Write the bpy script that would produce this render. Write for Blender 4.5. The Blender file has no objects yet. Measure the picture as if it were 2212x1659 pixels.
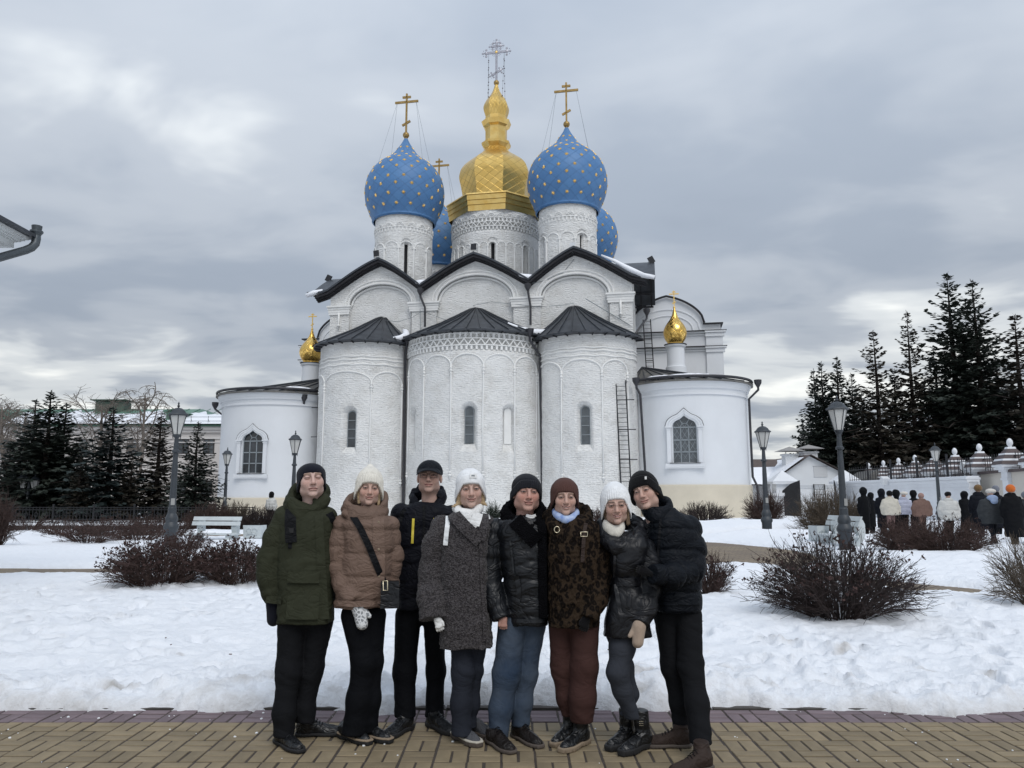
import bpy, bmesh, math, random
import numpy as np
from mathutils import Vector, Matrix
from mathutils.bvhtree import BVHTree

scene = bpy.context.scene
COL = scene.collection
rng = random.Random(7)
R_ = math.radians

# ------------------------------------------------------------------ camera
F = 1661.0                      # focal length in units of a 2212 px wide picture
PIT = R_(8.25)
EYE = 1.585
CP, SP = math.cos(PIT), math.sin(PIT)
cam_d = bpy.data.cameras.new("camera")
cam_d.sensor_width = 36.0
cam_d.lens = 36.0 * F / 2212.0
cam_d.clip_start = 0.1
cam_d.clip_end = 4000.0
cam = bpy.data.objects.new("camera", cam_d)
cam.location = (0, 0, EYE)
cam.rotation_euler = (R_(90) + PIT, 0, 0)
COL.objects.link(cam)
scene.camera = cam

# ------------------------------------------------------------------ world
SUN_EL, SUN_AZ = R_(50), R_(160)     # azimuth clockwise from +Y: behind the camera, a little right
world = bpy.data.worlds.new("World")
scene.world = world
world.use_nodes = True
nt = world.node_tree
for n in list(nt.nodes):
    nt.nodes.remove(n)
def WN(t, **kw):
    n = nt.nodes.new(t)
    for k, v in kw.items():
        setattr(n, k, v)
    return n
def WL(a, b):
    nt.links.new(a, b)
def wmath(op, a, b=None, c=None):
    n = WN('ShaderNodeMath', operation=op)
    for i, v in enumerate((a, b, c)):
        if v is None:
            continue
        if isinstance(v, (int, float)):
            n.inputs[i].default_value = v
        else:
            WL(v, n.inputs[i])
    return n.outputs[0]
out = WN('ShaderNodeOutputWorld')
bg = WN('ShaderNodeBackground')
bg.inputs['Strength'].default_value = 0.1
WL(bg.outputs[0], out.inputs[0])
sky = WN('ShaderNodeTexSky', sky_type='NISHITA')
sky.sun_disc = False
sky.sun_elevation = SUN_EL
sky.sun_rotation = SUN_AZ
sky.altitude = 80
sky.dust_density = 2.0
tc = WN('ShaderNodeTexCoord')
sx = WN('ShaderNodeSeparateXYZ')
WL(tc.outputs['Generated'], sx.inputs[0])
zc = wmath('MAXIMUM', sx.outputs[2], 0.0)
den = wmath('ADD', zc, 0.16)
px = wmath('DIVIDE', sx.outputs[0], den)
py = wmath('DIVIDE', sx.outputs[1], den)
cmb = WN('ShaderNodeCombineXYZ')
WL(px, cmb.inputs[0]); WL(py, cmb.inputs[1])
cmb.inputs[2].default_value = 3.7
def cloud_noise(scale, detail, rough, dist, off):
    mp = WN('ShaderNodeMapping')
    mp.inputs['Location'].default_value = off
    mp.inputs['Scale'].default_value = (1.0, 1.35, 1.0)
    mp.inputs['Rotation'].default_value = (0, 0, R_(24))
    WL(cmb.outputs[0], mp.inputs[0])
    n = WN('ShaderNodeTexNoise')
    n.inputs['Scale'].default_value = scale
    n.inputs['Detail'].default_value = detail
    n.inputs['Roughness'].default_value = rough
    n.inputs['Distortion'].default_value = dist
    WL(mp.outputs[0], n.inputs['Vector'])
    return n.outputs[0]
n1 = cloud_noise(0.75, 5.0, 0.5, 0.25, (3.1, 1.7, 0))
n2 = cloud_noise(2.1, 4.0, 0.48, 0.35, (7.3, 2.2, 0))
lo = wmath('SUBTRACT', 1.0, zc)                       # 1 at the horizon, 0 at the zenith
lo2 = wmath('POWER', lo, 4.0)
mixn = wmath('ADD', wmath('MULTIPLY', n1, 0.62), wmath('MULTIPLY', n2, 0.38))
# thin cloud near the horizon lets more light through
# and breaks are seen edge-on there; overhead the layer is closed
lo3 = wmath('POWER', lo, 3.0)
thin = wmath('ADD', wmath('MULTIPLY_ADD', wmath('SUBTRACT', mixn, 0.47), wmath('MULTIPLY_ADD', lo3, 1.0, 0.28), 0.47), wmath('MULTIPLY', lo2, 0.15))
ramp = WN('ShaderNodeValToRGB')
cr = ramp.color_ramp
cr.interpolation = 'EASE'
cr.elements[0].position = 0.34
cr.elements[0].color = (0.215, 0.252, 0.312, 1)
cr.elements[1].position = 0.47
cr.elements[1].color = (0.285, 0.327, 0.390, 1)
for p, c in ((0.54, (0.375, 0.412, 0.465)), (0.60, (0.60, 0.63, 0.65)), (0.68, (0.92, 0.93, 0.90))):
    e = cr.elements.new(p)
    e.color = (*c, 1)
WL(thin, ramp.inputs[0])
# overcast sky: brightest overhead
ov = wmath('MULTIPLY', wmath('ADD', wmath('MULTIPLY', zc, 1.35), 0.85), 10.0)
vm = WN('ShaderNodeVectorMath', operation='SCALE')
WL(ramp.outputs[0], vm.inputs[0]); WL(ov, vm.inputs['Scale'])
cov = WN('ShaderNodeMapRange')
cov.inputs['From Min'].default_value = 0.66
cov.inputs['From Max'].default_value = 0.80
cov.inputs['To Min'].default_value = 0.97
cov.inputs['To Max'].default_value = 0.55
WL(thin, cov.inputs[0])
mx = WN('ShaderNodeMix', data_type='RGBA')
WL(cov.outputs[0], mx.inputs[0])
WL(sky.outputs[0], mx.inputs[6]); WL(vm.outputs[0], mx.inputs[7])
WL(mx.outputs[2], bg.inputs['Color'])

# ------------------------------------------------------------------ sun (veiled by cloud)
sun_d = bpy.data.lights.new("sun", 'SUN')
sun_d.energy = 1.35
sun_d.angle = R_(35)
sun_d.color = (1.0, 0.965, 0.92)
sun = bpy.data.objects.new("sun", sun_d)
sdir = Vector((math.sin(SUN_AZ) * math.cos(SUN_EL), math.cos(SUN_AZ) * math.cos(SUN_EL), math.sin(SUN_EL)))
sun.rotation_euler = (-sdir).to_track_quat('-Z', 'Y').to_euler()
sun.location = (0, -20, 60)
COL.objects.link(sun)

vs = scene.view_settings
vs.view_transform = 'Standard'
vs.look = 'None'
vs.exposure = 0.15
vs.gamma = 1.0
vs.use_curve_mapping = False
scene.render.resolution_x, scene.render.resolution_y = 1024, 768

# ------------------------------------------------------------------ picture coordinates -> place
def ray(x, y):
    a = (x - 1106.0) / F
    b = -(y - 829.5) / F
    return Vector((a, CP - b * SP, SP + b * CP))
def at(x, y, Y):
    d = ray(x, y)
    t = Y / d.y
    return Vector((d.x * t, Y, EYE + d.z * t))
def gnd(x, y, z=0.0):
    d = ray(x, y)
    t = (z - EYE) / d.z
    return Vector((d.x * t, d.y * t, z))
def px_per_m(Y, z=1.0):
    return F / (Y * CP + (z - EYE) * SP)

# cathedral frame: u along the east front, w into the building
PHI = R_(10.5)
CO = Vector((-2.7512, 57.0, 0.0))
CU = Vector((math.cos(PHI), -math.sin(PHI), 0))
CW = Vector((math.sin(PHI), math.cos(PHI), 0))
def CH(x, y, w):
    """picture point on the plane w=const, as (u, w, z) in the cathedral frame"""
    d = ray(x, y)
    k = d.dot(CW)
    t = (w + CO.dot(CW)) / k
    p = Vector((d.x * t, d.y * t, 0)) - CO
    return Vector((p.dot(CU), w, EYE + d.z * t))

# ------------------------------------------------------------------ noise
_tab = np.random.RandomState(11).rand(256, 256).astype(np.float32)
_tab3 = np.random.RandomState(12).rand(64, 64, 64).astype(np.float32)
def vn2(x, y):
    x = np.asarray(x, np.float32); y = np.asarray(y, np.float32)
    xi = np.floor(x).astype(int); yi = np.floor(y).astype(int)
    fx = x - xi; fy = y - yi
    fx = fx * fx * (3 - 2 * fx); fy = fy * fy * (3 - 2 * fy)
    a = _tab[xi & 255, yi & 255]; b = _tab[(xi + 1) & 255, yi & 255]
    c = _tab[xi & 255, (yi + 1) & 255]; d = _tab[(xi + 1) & 255, (yi + 1) & 255]
    return (a + (b - a) * fx) * (1 - fy) + (c + (d - c) * fx) * fy
def fbm2(x, y, o=4, g=0.5):
    s = 0; a = 1.0; t = 0
    for i in range(o):
        s = s + a * vn2(x * 2 ** i + 17.3 * i, y * 2 ** i + 9.1 * i); t += a; a *= g
    return s / t
def vn3(x, y, z):
    xi = np.floor(x).astype(int); yi = np.floor(y).astype(int); zi = np.floor(z).astype(int)
    fx = x - xi; fy = y - yi; fz = z - zi
    fx = fx * fx * (3 - 2 * fx); fy = fy * fy * (3 - 2 * fy); fz = fz * fz * (3 - 2 * fz)
    def T(i, j, k): return _tab3[(xi + i) & 63, (yi + j) & 63, (zi + k) & 63]
    a = T(0,0,0) * (1 - fx) + T(1,0,0) * fx; b = T(0,1,0) * (1 - fx) + T(1,1,0) * fx
    c = T(0,0,1) * (1 - fx) + T(1,0,1) * fx; d = T(0,1,1) * (1 - fx) + T(1,1,1) * fx
    return (a * (1 - fy) + b * fy) * (1 - fz) + (c * (1 - fy) + d * fy) * fz
def sstep(a, b, x):
    t = np.clip((x - a) / (b - a), 0, 1)
    return t * t * (3 - 2 * t)

# ------------------------------------------------------------------ materials
MATS = {}
def mat(name, col, rough=0.7, metal=0.0, var=0.0, vscale=3.0, bump=0.0, bscale=40.0, bdist=0.01,
        col2=None, spec=0.4, rnd=0.0, sheen=0.0, emit=None, alpha=None, trans=0.0, detail=4.0, sub=0.0):
    """plain procedural material: colour with noise variation, noise bump, per-object variation"""
    if name in MATS:
        return MATS[name]
    m = bpy.data.materials.new(name)
    m.use_nodes = True
    t = m.node_tree
    b = t.nodes['Principled BSDF']
    b.inputs['Base Color'].default_value = (*col, 1)
    b.inputs['Roughness'].default_value = rough
    b.inputs['Metallic'].default_value = metal
    b.inputs['Specular IOR Level'].default_value = spec
    if sheen:
        b.inputs['Sheen Weight'].default_value = sheen
        b.inputs['Sheen Roughness'].default_value = 0.6
    if trans:
        b.inputs['Transmission Weight'].default_value = trans
    if sub:
        b.inputs['Subsurface Weight'].default_value = sub
        b.inputs['Subsurface Radius'].default_value = (0.012, 0.005, 0.003)
        b.inputs['Subsurface Scale'].default_value = 0.6
    tcn = t.nodes.new('ShaderNodeTexCoord')
    src = None
    if var or col2:
        nz = t.nodes.new('ShaderNodeTexNoise')
        nz.inputs['Scale'].default_value = vscale
        nz.inputs['Detail'].default_value = detail
        nz.inputs['Roughness'].default_value = 0.6
        t.links.new(tcn.outputs['Object'], nz.inputs['Vector'])
        mr = t.nodes.new('ShaderNodeMapRange')
        mr.inputs['From Min'].default_value = 0.3; mr.inputs['From Max'].default_value = 0.7
        t.links.new(nz.outputs[0], mr.inputs[0])
        mxn = t.nodes.new('ShaderNodeMix'); mxn.data_type = 'RGBA'
        t.links.new(mr.outputs[0], mxn.inputs[0])
        ca = col
        cb = col2 if col2 else tuple(min(1, c * (1 + var)) for c in col)
        if not col2:
            ca = tuple(c * (1 - var) for c in col)
        mxn.inputs[6].default_value = (*ca, 1); mxn.inputs[7].default_value = (*cb, 1)
        src = mxn.outputs[2]
    if rnd:
        oi = t.nodes.new('ShaderNodeObjectInfo')
        hv = t.nodes.new('ShaderNodeHueSaturation')
        mr2 = t.nodes.new('ShaderNodeMapRange')
        mr2.inputs['To Min'].default_value = 1 - rnd; mr2.inputs['To Max'].default_value = 1 + rnd
        t.links.new(oi.outputs['Random'], mr2.inputs[0])
        t.links.new(mr2.outputs[0], hv.inputs['Value'])
        if src: t.links.new(src, hv.inputs['Color'])
        else: hv.inputs['Color'].default_value = (*col, 1)
        src = hv.outputs[0]
    if src:
        t.links.new(src, b.inputs['Base Color'])
    if bump:
        nb = t.nodes.new('ShaderNodeTexNoise')
        nb.inputs['Scale'].default_value = bscale
        nb.inputs['Detail'].default_value = 3.0
        t.links.new(tcn.outputs['Object'], nb.inputs['Vector'])
        bp = t.nodes.new('ShaderNodeBump')
        bp.inputs['Strength'].default_value = bump
        bp.inputs['Distance'].default_value = bdist
        t.links.new(nb.outputs[0], bp.inputs['Height'])
        t.links.new(bp.outputs[0], b.inputs['Normal'])
    if emit:
        b.inputs['Emission Color'].default_value = (*emit[0], 1)
        b.inputs['Emission Strength'].default_value = emit[1]
    MATS[name] = m
    return m
def nodes_of(m):
    t = m.node_tree
    return t, t.nodes['Principled BSDF']

# ------------------------------------------------------------------ meshes
class MB:
    """collects shapes; build() links them as ONE mesh object"""
    def __init__(self):
        self.v = []; self.f = []; self.uv = None
    def add(self, vs, fs):
        o = len(self.v)
        self.v += [tuple(p) for p in vs]
        self.f += [tuple(i + o for i in q) for q in fs]
        return self
    def box(self, x0, x1, y0, y1, z0, z1):
        return self.add([(x0,y0,z0),(x1,y0,z0),(x1,y1,z0),(x0,y1,z0),(x0,y0,z1),(x1,y0,z1),(x1,y1,z1),(x0,y1,z1)],
                        [(0,3,2,1),(4,5,6,7),(0,1,5,4),(1,2,6,5),(2,3,7,6),(3,0,4,7)])
    def obox(self, c, ax, ay, az):
        """box from centre and three half-axis vectors"""
        c, ax, ay, az = map(Vector, (c, ax, ay, az))
        p = [c + ax*i + ay*j + az*k for k in (-1,1) for j in (-1,1) for i in (-1,1)]
        return self.add(p, [(0,2,3,1),(4,5,7,6),(0,1,5,4),(1,3,7,5),(3,2,6,7),(2,0,4,6)])
    def bar(self, a, b, w, h=None, up=(0,0,1)):
        """rectangular bar from a to b"""
        a, b = Vector(a), Vector(b)
        h = h or w
        d = b - a
        L = d.length
        if L < 1e-6: return self
        d /= L
        upv = Vector(up)
        if abs(d.dot(upv)) > 0.98: upv = Vector((0,1,0))
        s = d.cross(upv).normalized(); t = s.cross(d)
        return self.obox((a+b)/2, d*L/2, s*w/2, t*h/2)
    def tube(self, pts, r, n=6, cap=True, closed=False):
        pts = [Vector(p) for p in pts]
        m = len(pts)
        rr = r if isinstance(r, (list, tuple)) else [r]*m
        o = len(self.v)
        prev = None
        for i, p in enumerate(pts):
            if closed: d = pts[(i+1)%m] - pts[i-1]
            else: d = pts[min(i+1,m-1)] - pts[max(i-1,0)]
            d = d.normalized() if d.length > 1e-9 else Vector((0,0,1))
            if prev is None:
                ref = Vector((0,0,1)) if abs(d.z) < 0.9 else Vector((0,1,0))
                s = d.cross(ref).normalized()
            else:
                s = (prev - d*prev.dot(d))
                s = s.normalized() if s.length > 1e-6 else d.orthogonal().normalized()
            prev = s
            t = d.cross(s)
            for k in range(n):
                a = 2*math.pi*k/n
                self.v.append(tuple(p + s*(math.cos(a)*rr[i]) + t*(math.sin(a)*rr[i])))
        rng_ = m if closed else m-1
        for i in range(rng_):
            j = (i+1) % m
            for k in range(n):
                k2 = (k+1) % n
                self.f.append((o+i*n+k, o+i*n+k2, o+j*n+k2, o+j*n+k))
        if cap and not closed:
            self.f.append(tuple(o+k for k in range(n))[::-1])
            self.f.append(tuple(o+(m-1)*n+k for k in range(n)))
        return self
    def lathe(self, prof, n=24, c=(0,0,0), a0=0.0, a1=2*math.pi, rot=0.0):
        """prof: list of (r, z)"""
        full = abs(a1-a0-2*math.pi) < 1e-6
        m = n if full else n+1
        o = len(self.v)
        for r, z in prof:
            for k in range(m):
                a = a0 + (a1-a0)*k/n + rot
                self.v.append((c[0]+r*math.cos(a), c[1]+r*math.sin(a), c[2]+z))
        for i in range(len(prof)-1):
            for k in range(n):
                k2 = (k+1) % m
                self.f.append((o+i*m+k, o+i*m+k2, o+(i+1)*m+k2, o+(i+1)*m+k))
        return self
    def prism(self, poly, ext, base=None):
        """polygon (list of 3D points) extruded by vector ext"""
        n = len(poly)
        ext = Vector(ext)
        a = [Vector(p) for p in poly]; b = [p+ext for p in a]
        return self.add(a+b, [tuple(range(n))[::-1], tuple(range(n, 2*n))] + [(i,(i+1)%n,(i+1)%n+n,i+n) for i in range(n)])
    def ball(self, c, r, n=10, m=6, s=(1,1,1)):
        prof = [(max(1e-4, r*math.sin(math.pi*i/m)), -r*math.cos(math.pi*i/m)) for i in range(m+1)]
        o = len(self.v)
        self.lathe(prof, n)
        for i in range(o, len(self.v)):
            x,y,z = self.v[i]
            self.v[i] = (c[0]+x*s[0], c[1]+y*s[1], c[2]+z*s[2])
        return self
    def mesh(self, name, material, smooth=False, uvf=None):
        me = bpy.data.meshes.new(name)
        me.from_pydata(self.v, [], self.f)
        fin(me, material, smooth, uvf)
        return me
    def build(self, name, material, parent=None, smooth=False, world=True, uvf=None, fix=True):
        me = self.mesh(name, material, smooth, uvf)
        if fix: normals(me)
        return obj(name, me, parent, world)

def normals(me):
    bm = bmesh.new(); bm.from_mesh(me)
    bmesh.ops.recalc_face_normals(bm, faces=bm.faces)
    bm.to_mesh(me); bm.free()
def fin(me, material, smooth=False, uvf=None):
    for mm in (material if isinstance(material, (list, tuple)) else [material]):
        me.materials.append(mm)
    if smooth:
        me.shade_smooth() if hasattr(me, 'shade_smooth') else me.polygons.foreach_set('use_smooth', [True]*len(me.polygons))
        if isinstance(smooth, float):
            me.set_sharp_from_angle(angle=smooth)
    if uvf:
        n = len(me.vertices)
        co = np.empty(n*3, np.float32); me.vertices.foreach_get('co', co); co = co.reshape(-1,3)
        uv = uvf(co)
        li = np.empty(len(me.loops), np.int32); me.loops.foreach_get('vertex_index', li)
        lay = me.uv_layers.new(name='UVMap')
        lay.data.foreach_set('uv', uv[li].astype(np.float32).ravel())
    me.update()
def np_mesh(name, v, q, material, smooth=True, uv=None, col=None):
    """fast mesh from arrays (verts N x 3, faces M x 4 or M x 3)"""
    v = np.ascontiguousarray(v, np.float32); q = np.ascontiguousarray(q, np.int32)
    me = bpy.data.meshes.new(name)
    k = q.shape[1]
    me.vertices.add(len(v)); me.vertices.foreach_set('co', v.ravel())
    me.loops.add(q.size); me.loops.foreach_set('vertex_index', q.ravel())
    me.polygons.add(len(q)); me.polygons.foreach_set('loop_start', np.arange(0, q.size, k, dtype=np.int32))
    if smooth: me.polygons.foreach_set('use_smooth', np.ones(len(q), bool))
    for mm in (material if isinstance(material, (list, tuple)) else [material]):
        me.materials.append(mm)
    if uv is not None:
        lay = me.uv_layers.new(name='UVMap')
        lay.data.foreach_set('uv', uv[q.ravel()].astype(np.float32).ravel())
    if col is not None:
        ca = me.color_attributes.new('Col', 'FLOAT_COLOR', 'POINT')
        ca.data.foreach_set('color', np.c_[col, np.ones(len(col))].astype(np.float32).ravel())
    me.update(calc_edges=True)
    return me
def shift(me, d):
    n = len(me.vertices)
    co = np.empty(n*3, np.float32); me.vertices.foreach_get('co', co)
    co = co.reshape(-1,3) - np.array(d, np.float32)
    me.vertices.foreach_set('co', co.ravel()); me.update()
ROOTLOC = {}
def obj(name, me, parent=None, world=True):
    """world=True: mesh points are given in place coordinates and moved to the parent's origin"""
    o = bpy.data.objects.new(name, me)
    COL.objects.link(o)
    if parent:
        if world:
            shift(me, ROOTLOC.get(parent.name, Vector((0,0,0))))
        o.parent = parent
        ROOTLOC[o.name] = ROOTLOC.get(parent.name, Vector((0,0,0)))
    else:
        ROOTLOC[o.name] = Vector((0,0,0))
    return o
def tag(o, label=None, cat=None, group=None, kind=None):
    if label: o['label'] = label
    if cat: o['category'] = cat
    if group: o['group'] = group
    if kind: o['kind'] = kind
    return o
def thing(name, label, cat, loc=(0,0,0), rz=0.0, group=None):
    o = bpy.data.objects.new(name, None)
    COL.objects.link(o)
    o.empty_display_size = 0.2
    o.location = loc; o.rotation_euler = (0,0,rz)
    ROOTLOC[o.name] = Vector(loc)
    return tag(o, label, cat, group)
def solo(name, mb, material, label, cat, loc, group=None, smooth=False):
    """a thing that is one mesh; its origin is moved to loc"""
    o = mb.build(name, material, None, smooth)
    shift(o.data, loc); o.location = loc
    return tag(o, label, cat, group)
def copy_tree(o, parent=None):
    c = o.copy(); COL.objects.link(c); c.parent = parent
    ROOTLOC[c.name] = ROOTLOC.get(o.name, Vector((0,0,0)))
    for ch in list(o.children):
        copy_tree(ch, c)
    return c
def inst(name, me, parent, m):
    """a piece that shares mesh data, placed by a local matrix"""
    o = bpy.data.objects.new(name, me)
    COL.objects.link(o)
    o.parent = parent
    o.matrix_local = m
    ROOTLOC[o.name] = Vector((0,0,0))
    return o
# ------------------------------------------------------------------ shared materials
def wash_brick():
    """whitewashed uneven brickwork: courses show only as soft relief"""
    m = mat('whitewashed_brick', (0.72, 0.72, 0.70), 0.9)
    t, b = nodes_of(m)
    N = t.nodes.new; L = t.links.new
    uv = N('ShaderNodeUVMap'); uv.uv_map = 'UVMap'
    nz = N('ShaderNodeTexNoise'); nz.inputs['Scale'].default_value = 2.2; nz.inputs['Detail'].default_value = 4
    L(uv.outputs[0], nz.inputs['Vector'])
    sc = N('ShaderNodeVectorMath'); sc.operation = 'SCALE'; sc.inputs['Scale'].default_value = 0.26
    L(nz.outputs['Color'], sc.inputs[0])
    ad = N('ShaderNodeVectorMath'); ad.operation = 'ADD'
    L(uv.outputs[0], ad.inputs[0]); L(sc.outputs[0], ad.inputs[1])
    br = N('ShaderNodeTexBrick')
    br.inputs['Scale'].default_value = 1.0
    br.inputs['Brick Width'].default_value = 0.42; br.inputs['Row Height'].default_value = 0.15
    br.inputs['Mortar Size'].default_value = 0.022; br.inputs['Mortar Smooth'].default_value = 1.0
    br.inputs['Color1'].default_value = (1,1,1,1); br.inputs['Color2'].default_value = (0.62,0.62,0.62,1)
    br.inputs['Mortar'].default_value = (0.38,0.38,0.38,1)
    L(ad.outputs[0], br.inputs['Vector'])
    n2 = N('ShaderNodeTexNoise'); n2.inputs['Scale'].default_value = 7.0; n2.inputs['Detail'].default_value = 5
    mp = N('ShaderNodeMapping'); mp.inputs['Scale'].default_value = (0.55, 1.6, 1)
    L(uv.outputs[0], mp.inputs[0]); L(mp.outputs[0], n2.inputs['Vector'])
    mask = N('ShaderNodeTexNoise'); mask.inputs['Scale'].default_value = 0.35; mask.inputs['Detail'].default_value = 3
    L(uv.outputs[0], mask.inputs['Vector'])
    mk = N('ShaderNodeMapRange'); mk.inputs['From Min'].default_value = 0.35; mk.inputs['From Max'].default_value = 0.6
    mk.inputs['To Min'].default_value = 0.05; mk.inputs['To Max'].default_value = 0.62
    L(mask.outputs[0], mk.inputs[0])
    mu = N('ShaderNodeMath'); mu.operation = 'MULTIPLY'; L(br.outputs['Color'], mu.inputs[0]); L(mk.outputs[0], mu.inputs[1])
    sm = N('ShaderNodeMath'); sm.operation = 'MULTIPLY_ADD'; sm.inputs[1].default_value = 1.5
    L(n2.outputs[0], sm.inputs[0]); L(mu.outputs[0], sm.inputs[2])
    bp = N('ShaderNodeBump'); bp.inputs['Strength'].default_value = 0.9; bp.inputs['Distance'].default_value = 0.10
    L(sm.outputs[0], bp.inputs['Height']); L(bp.outputs[0], b.inputs['Normal'])
    n3 = N('ShaderNodeTexNoise'); n3.inputs['Scale'].default_value = 0.8; n3.inputs['Detail'].default_value = 7; n3.inputs['Roughness'].default_value = 0.65
    L(uv.outputs[0], n3.inputs['Vector'])
    rp = N('ShaderNodeValToRGB'); c = rp.color_ramp
    c.elements[0].position = 0.27; c.elements[0].color = (0.62, 0.61, 0.585, 1)
    c.elements[1].position = 0.5; c.elements[1].color = (0.76, 0.76, 0.745, 1)
    e = c.elements.new(0.75); e.color = (0.80, 0.80, 0.79, 1)
    L(n3.outputs[0], rp.inputs[0])
    # flaked joints: narrow darker specks
    n4 = N('ShaderNodeTexNoise'); n4.inputs['Scale'].default_value = 5.0; n4.inputs['Detail'].default_value = 4
    mp4 = N('ShaderNodeMapping'); mp4.inputs['Scale'].default_value = (0.45, 2.6, 1)
    L(uv.outputs[0], mp4.inputs[0]); L(mp4.outputs[0], n4.inputs['Vector'])
    r4 = N('ShaderNodeMapRange'); r4.inputs['From Min'].default_value = 0.69; r4.inputs['From Max'].default_value = 0.76
    r4.inputs['To Max'].default_value = 0.45
    L(n4.outputs[0], r4.inputs[0])
    mx = N('ShaderNodeMix'); mx.data_type = 'RGBA'
    L(r4.outputs[0], mx.inputs[0]); L(rp.outputs[0], mx.inputs[6]); mx.inputs[7].default_value = (0.40, 0.37, 0.33, 1)
    L(mx.outputs[2], b.inputs['Base Color'])
    return m
M_WASH = wash_brick()
M_TRIM = mat('white_lime_trim', (0.76, 0.76, 0.745), 0.85, var=0.05, vscale=1.2, bump=0.35, bscale=6, bdist=0.05)
M_PLASTER = mat('white_plaster', (0.70, 0.72, 0.745), 0.85, var=0.035, vscale=0.5, bump=0.15, bscale=14, bdist=0.01)
M_BEIGE = mat('beige_plinth_plaster', (0.62, 0.56, 0.45), 0.9, var=0.06, vscale=0.8, bump=0.15, bscale=12, bdist=0.01)
M_ROOF = mat('dark_sheet_metal', (0.052, 0.058, 0.068), 0.45, metal=0.3, var=0.35, vscale=1.3, bump=0.15, bscale=3, bdist=0.03)
M_ROOF_OLD = mat('weathered_sheet_metal', (0.10, 0.102, 0.105), 0.5, metal=0.3, col2=(0.20, 0.19, 0.17), vscale=2.2, bump=0.2, bscale=4, bdist=0.03)
M_TIMBER = mat('dark_eaves_timber', (0.022, 0.022, 0.026), 0.7, var=0.4, vscale=4)
M_IRON = mat('black_iron', (0.018, 0.019, 0.023), 0.5, var=0.2, vscale=5)
M_PIPE = mat('dark_drainpipe', (0.030, 0.030, 0.036), 0.45, var=0.25, vscale=3, spec=0.5)
M_SNOWROOF = mat('roof_snow', (0.84, 0.86, 0.90), 0.7, var=0.03, vscale=4, bump=0.4, bscale=8, bdist=0.04)
M_GLASS = mat('dark_window_glass', (0.03, 0.036, 0.044), 0.12, var=0.5, vscale=1.5, spec=0.6)
M_GLASS_LT = mat('curtained_window_glass', (0.075, 0.088, 0.10), 0.15, var=0.35, vscale=1.2, spec=0.6)
M_FRAME_GREY = mat('grey_window_frame', (0.25, 0.28, 0.30), 0.6, var=0.1)
M_FRAME_WHITE = mat('white_window_frame', (0.62, 0.64, 0.66), 0.6, var=0.06)
M_FRAME_DARK = mat('dark_window_frame', (0.06, 0.055, 0.055), 0.6)
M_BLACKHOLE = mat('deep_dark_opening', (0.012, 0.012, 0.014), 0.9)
M_GOLD_STAR = mat('gilt_star', (0.90, 0.62, 0.20), 0.45, metal=0.55, var=0.1, vscale=3)
M_GOLD_DULL = mat('dull_gilt_cross', (0.36, 0.24, 0.09), 0.45, metal=0.7, var=0.25, vscale=3)
M_SILVER = mat('pale_silver_cross', (0.40, 0.40, 0.44), 0.4, metal=0.5, var=0.15, vscale=6)
M_BEAD = mat('dark_red_bead', (0.06, 0.03, 0.045), 0.4)
M_STONE_FENCE = mat('fence_white_paint', (0.72, 0.74, 0.77), 0.8, var=0.05, vscale=1.0, bump=0.2, bscale=8, bdist=0.02)
M_CREAM = mat('cream_plaster', (0.62, 0.58, 0.52), 0.85, var=0.04, vscale=0.6)
M_BROWN_TILE = mat('brown_cap_metal', (0.075, 0.055, 0.055), 0.6, var=0.2, vscale=4)

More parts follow.
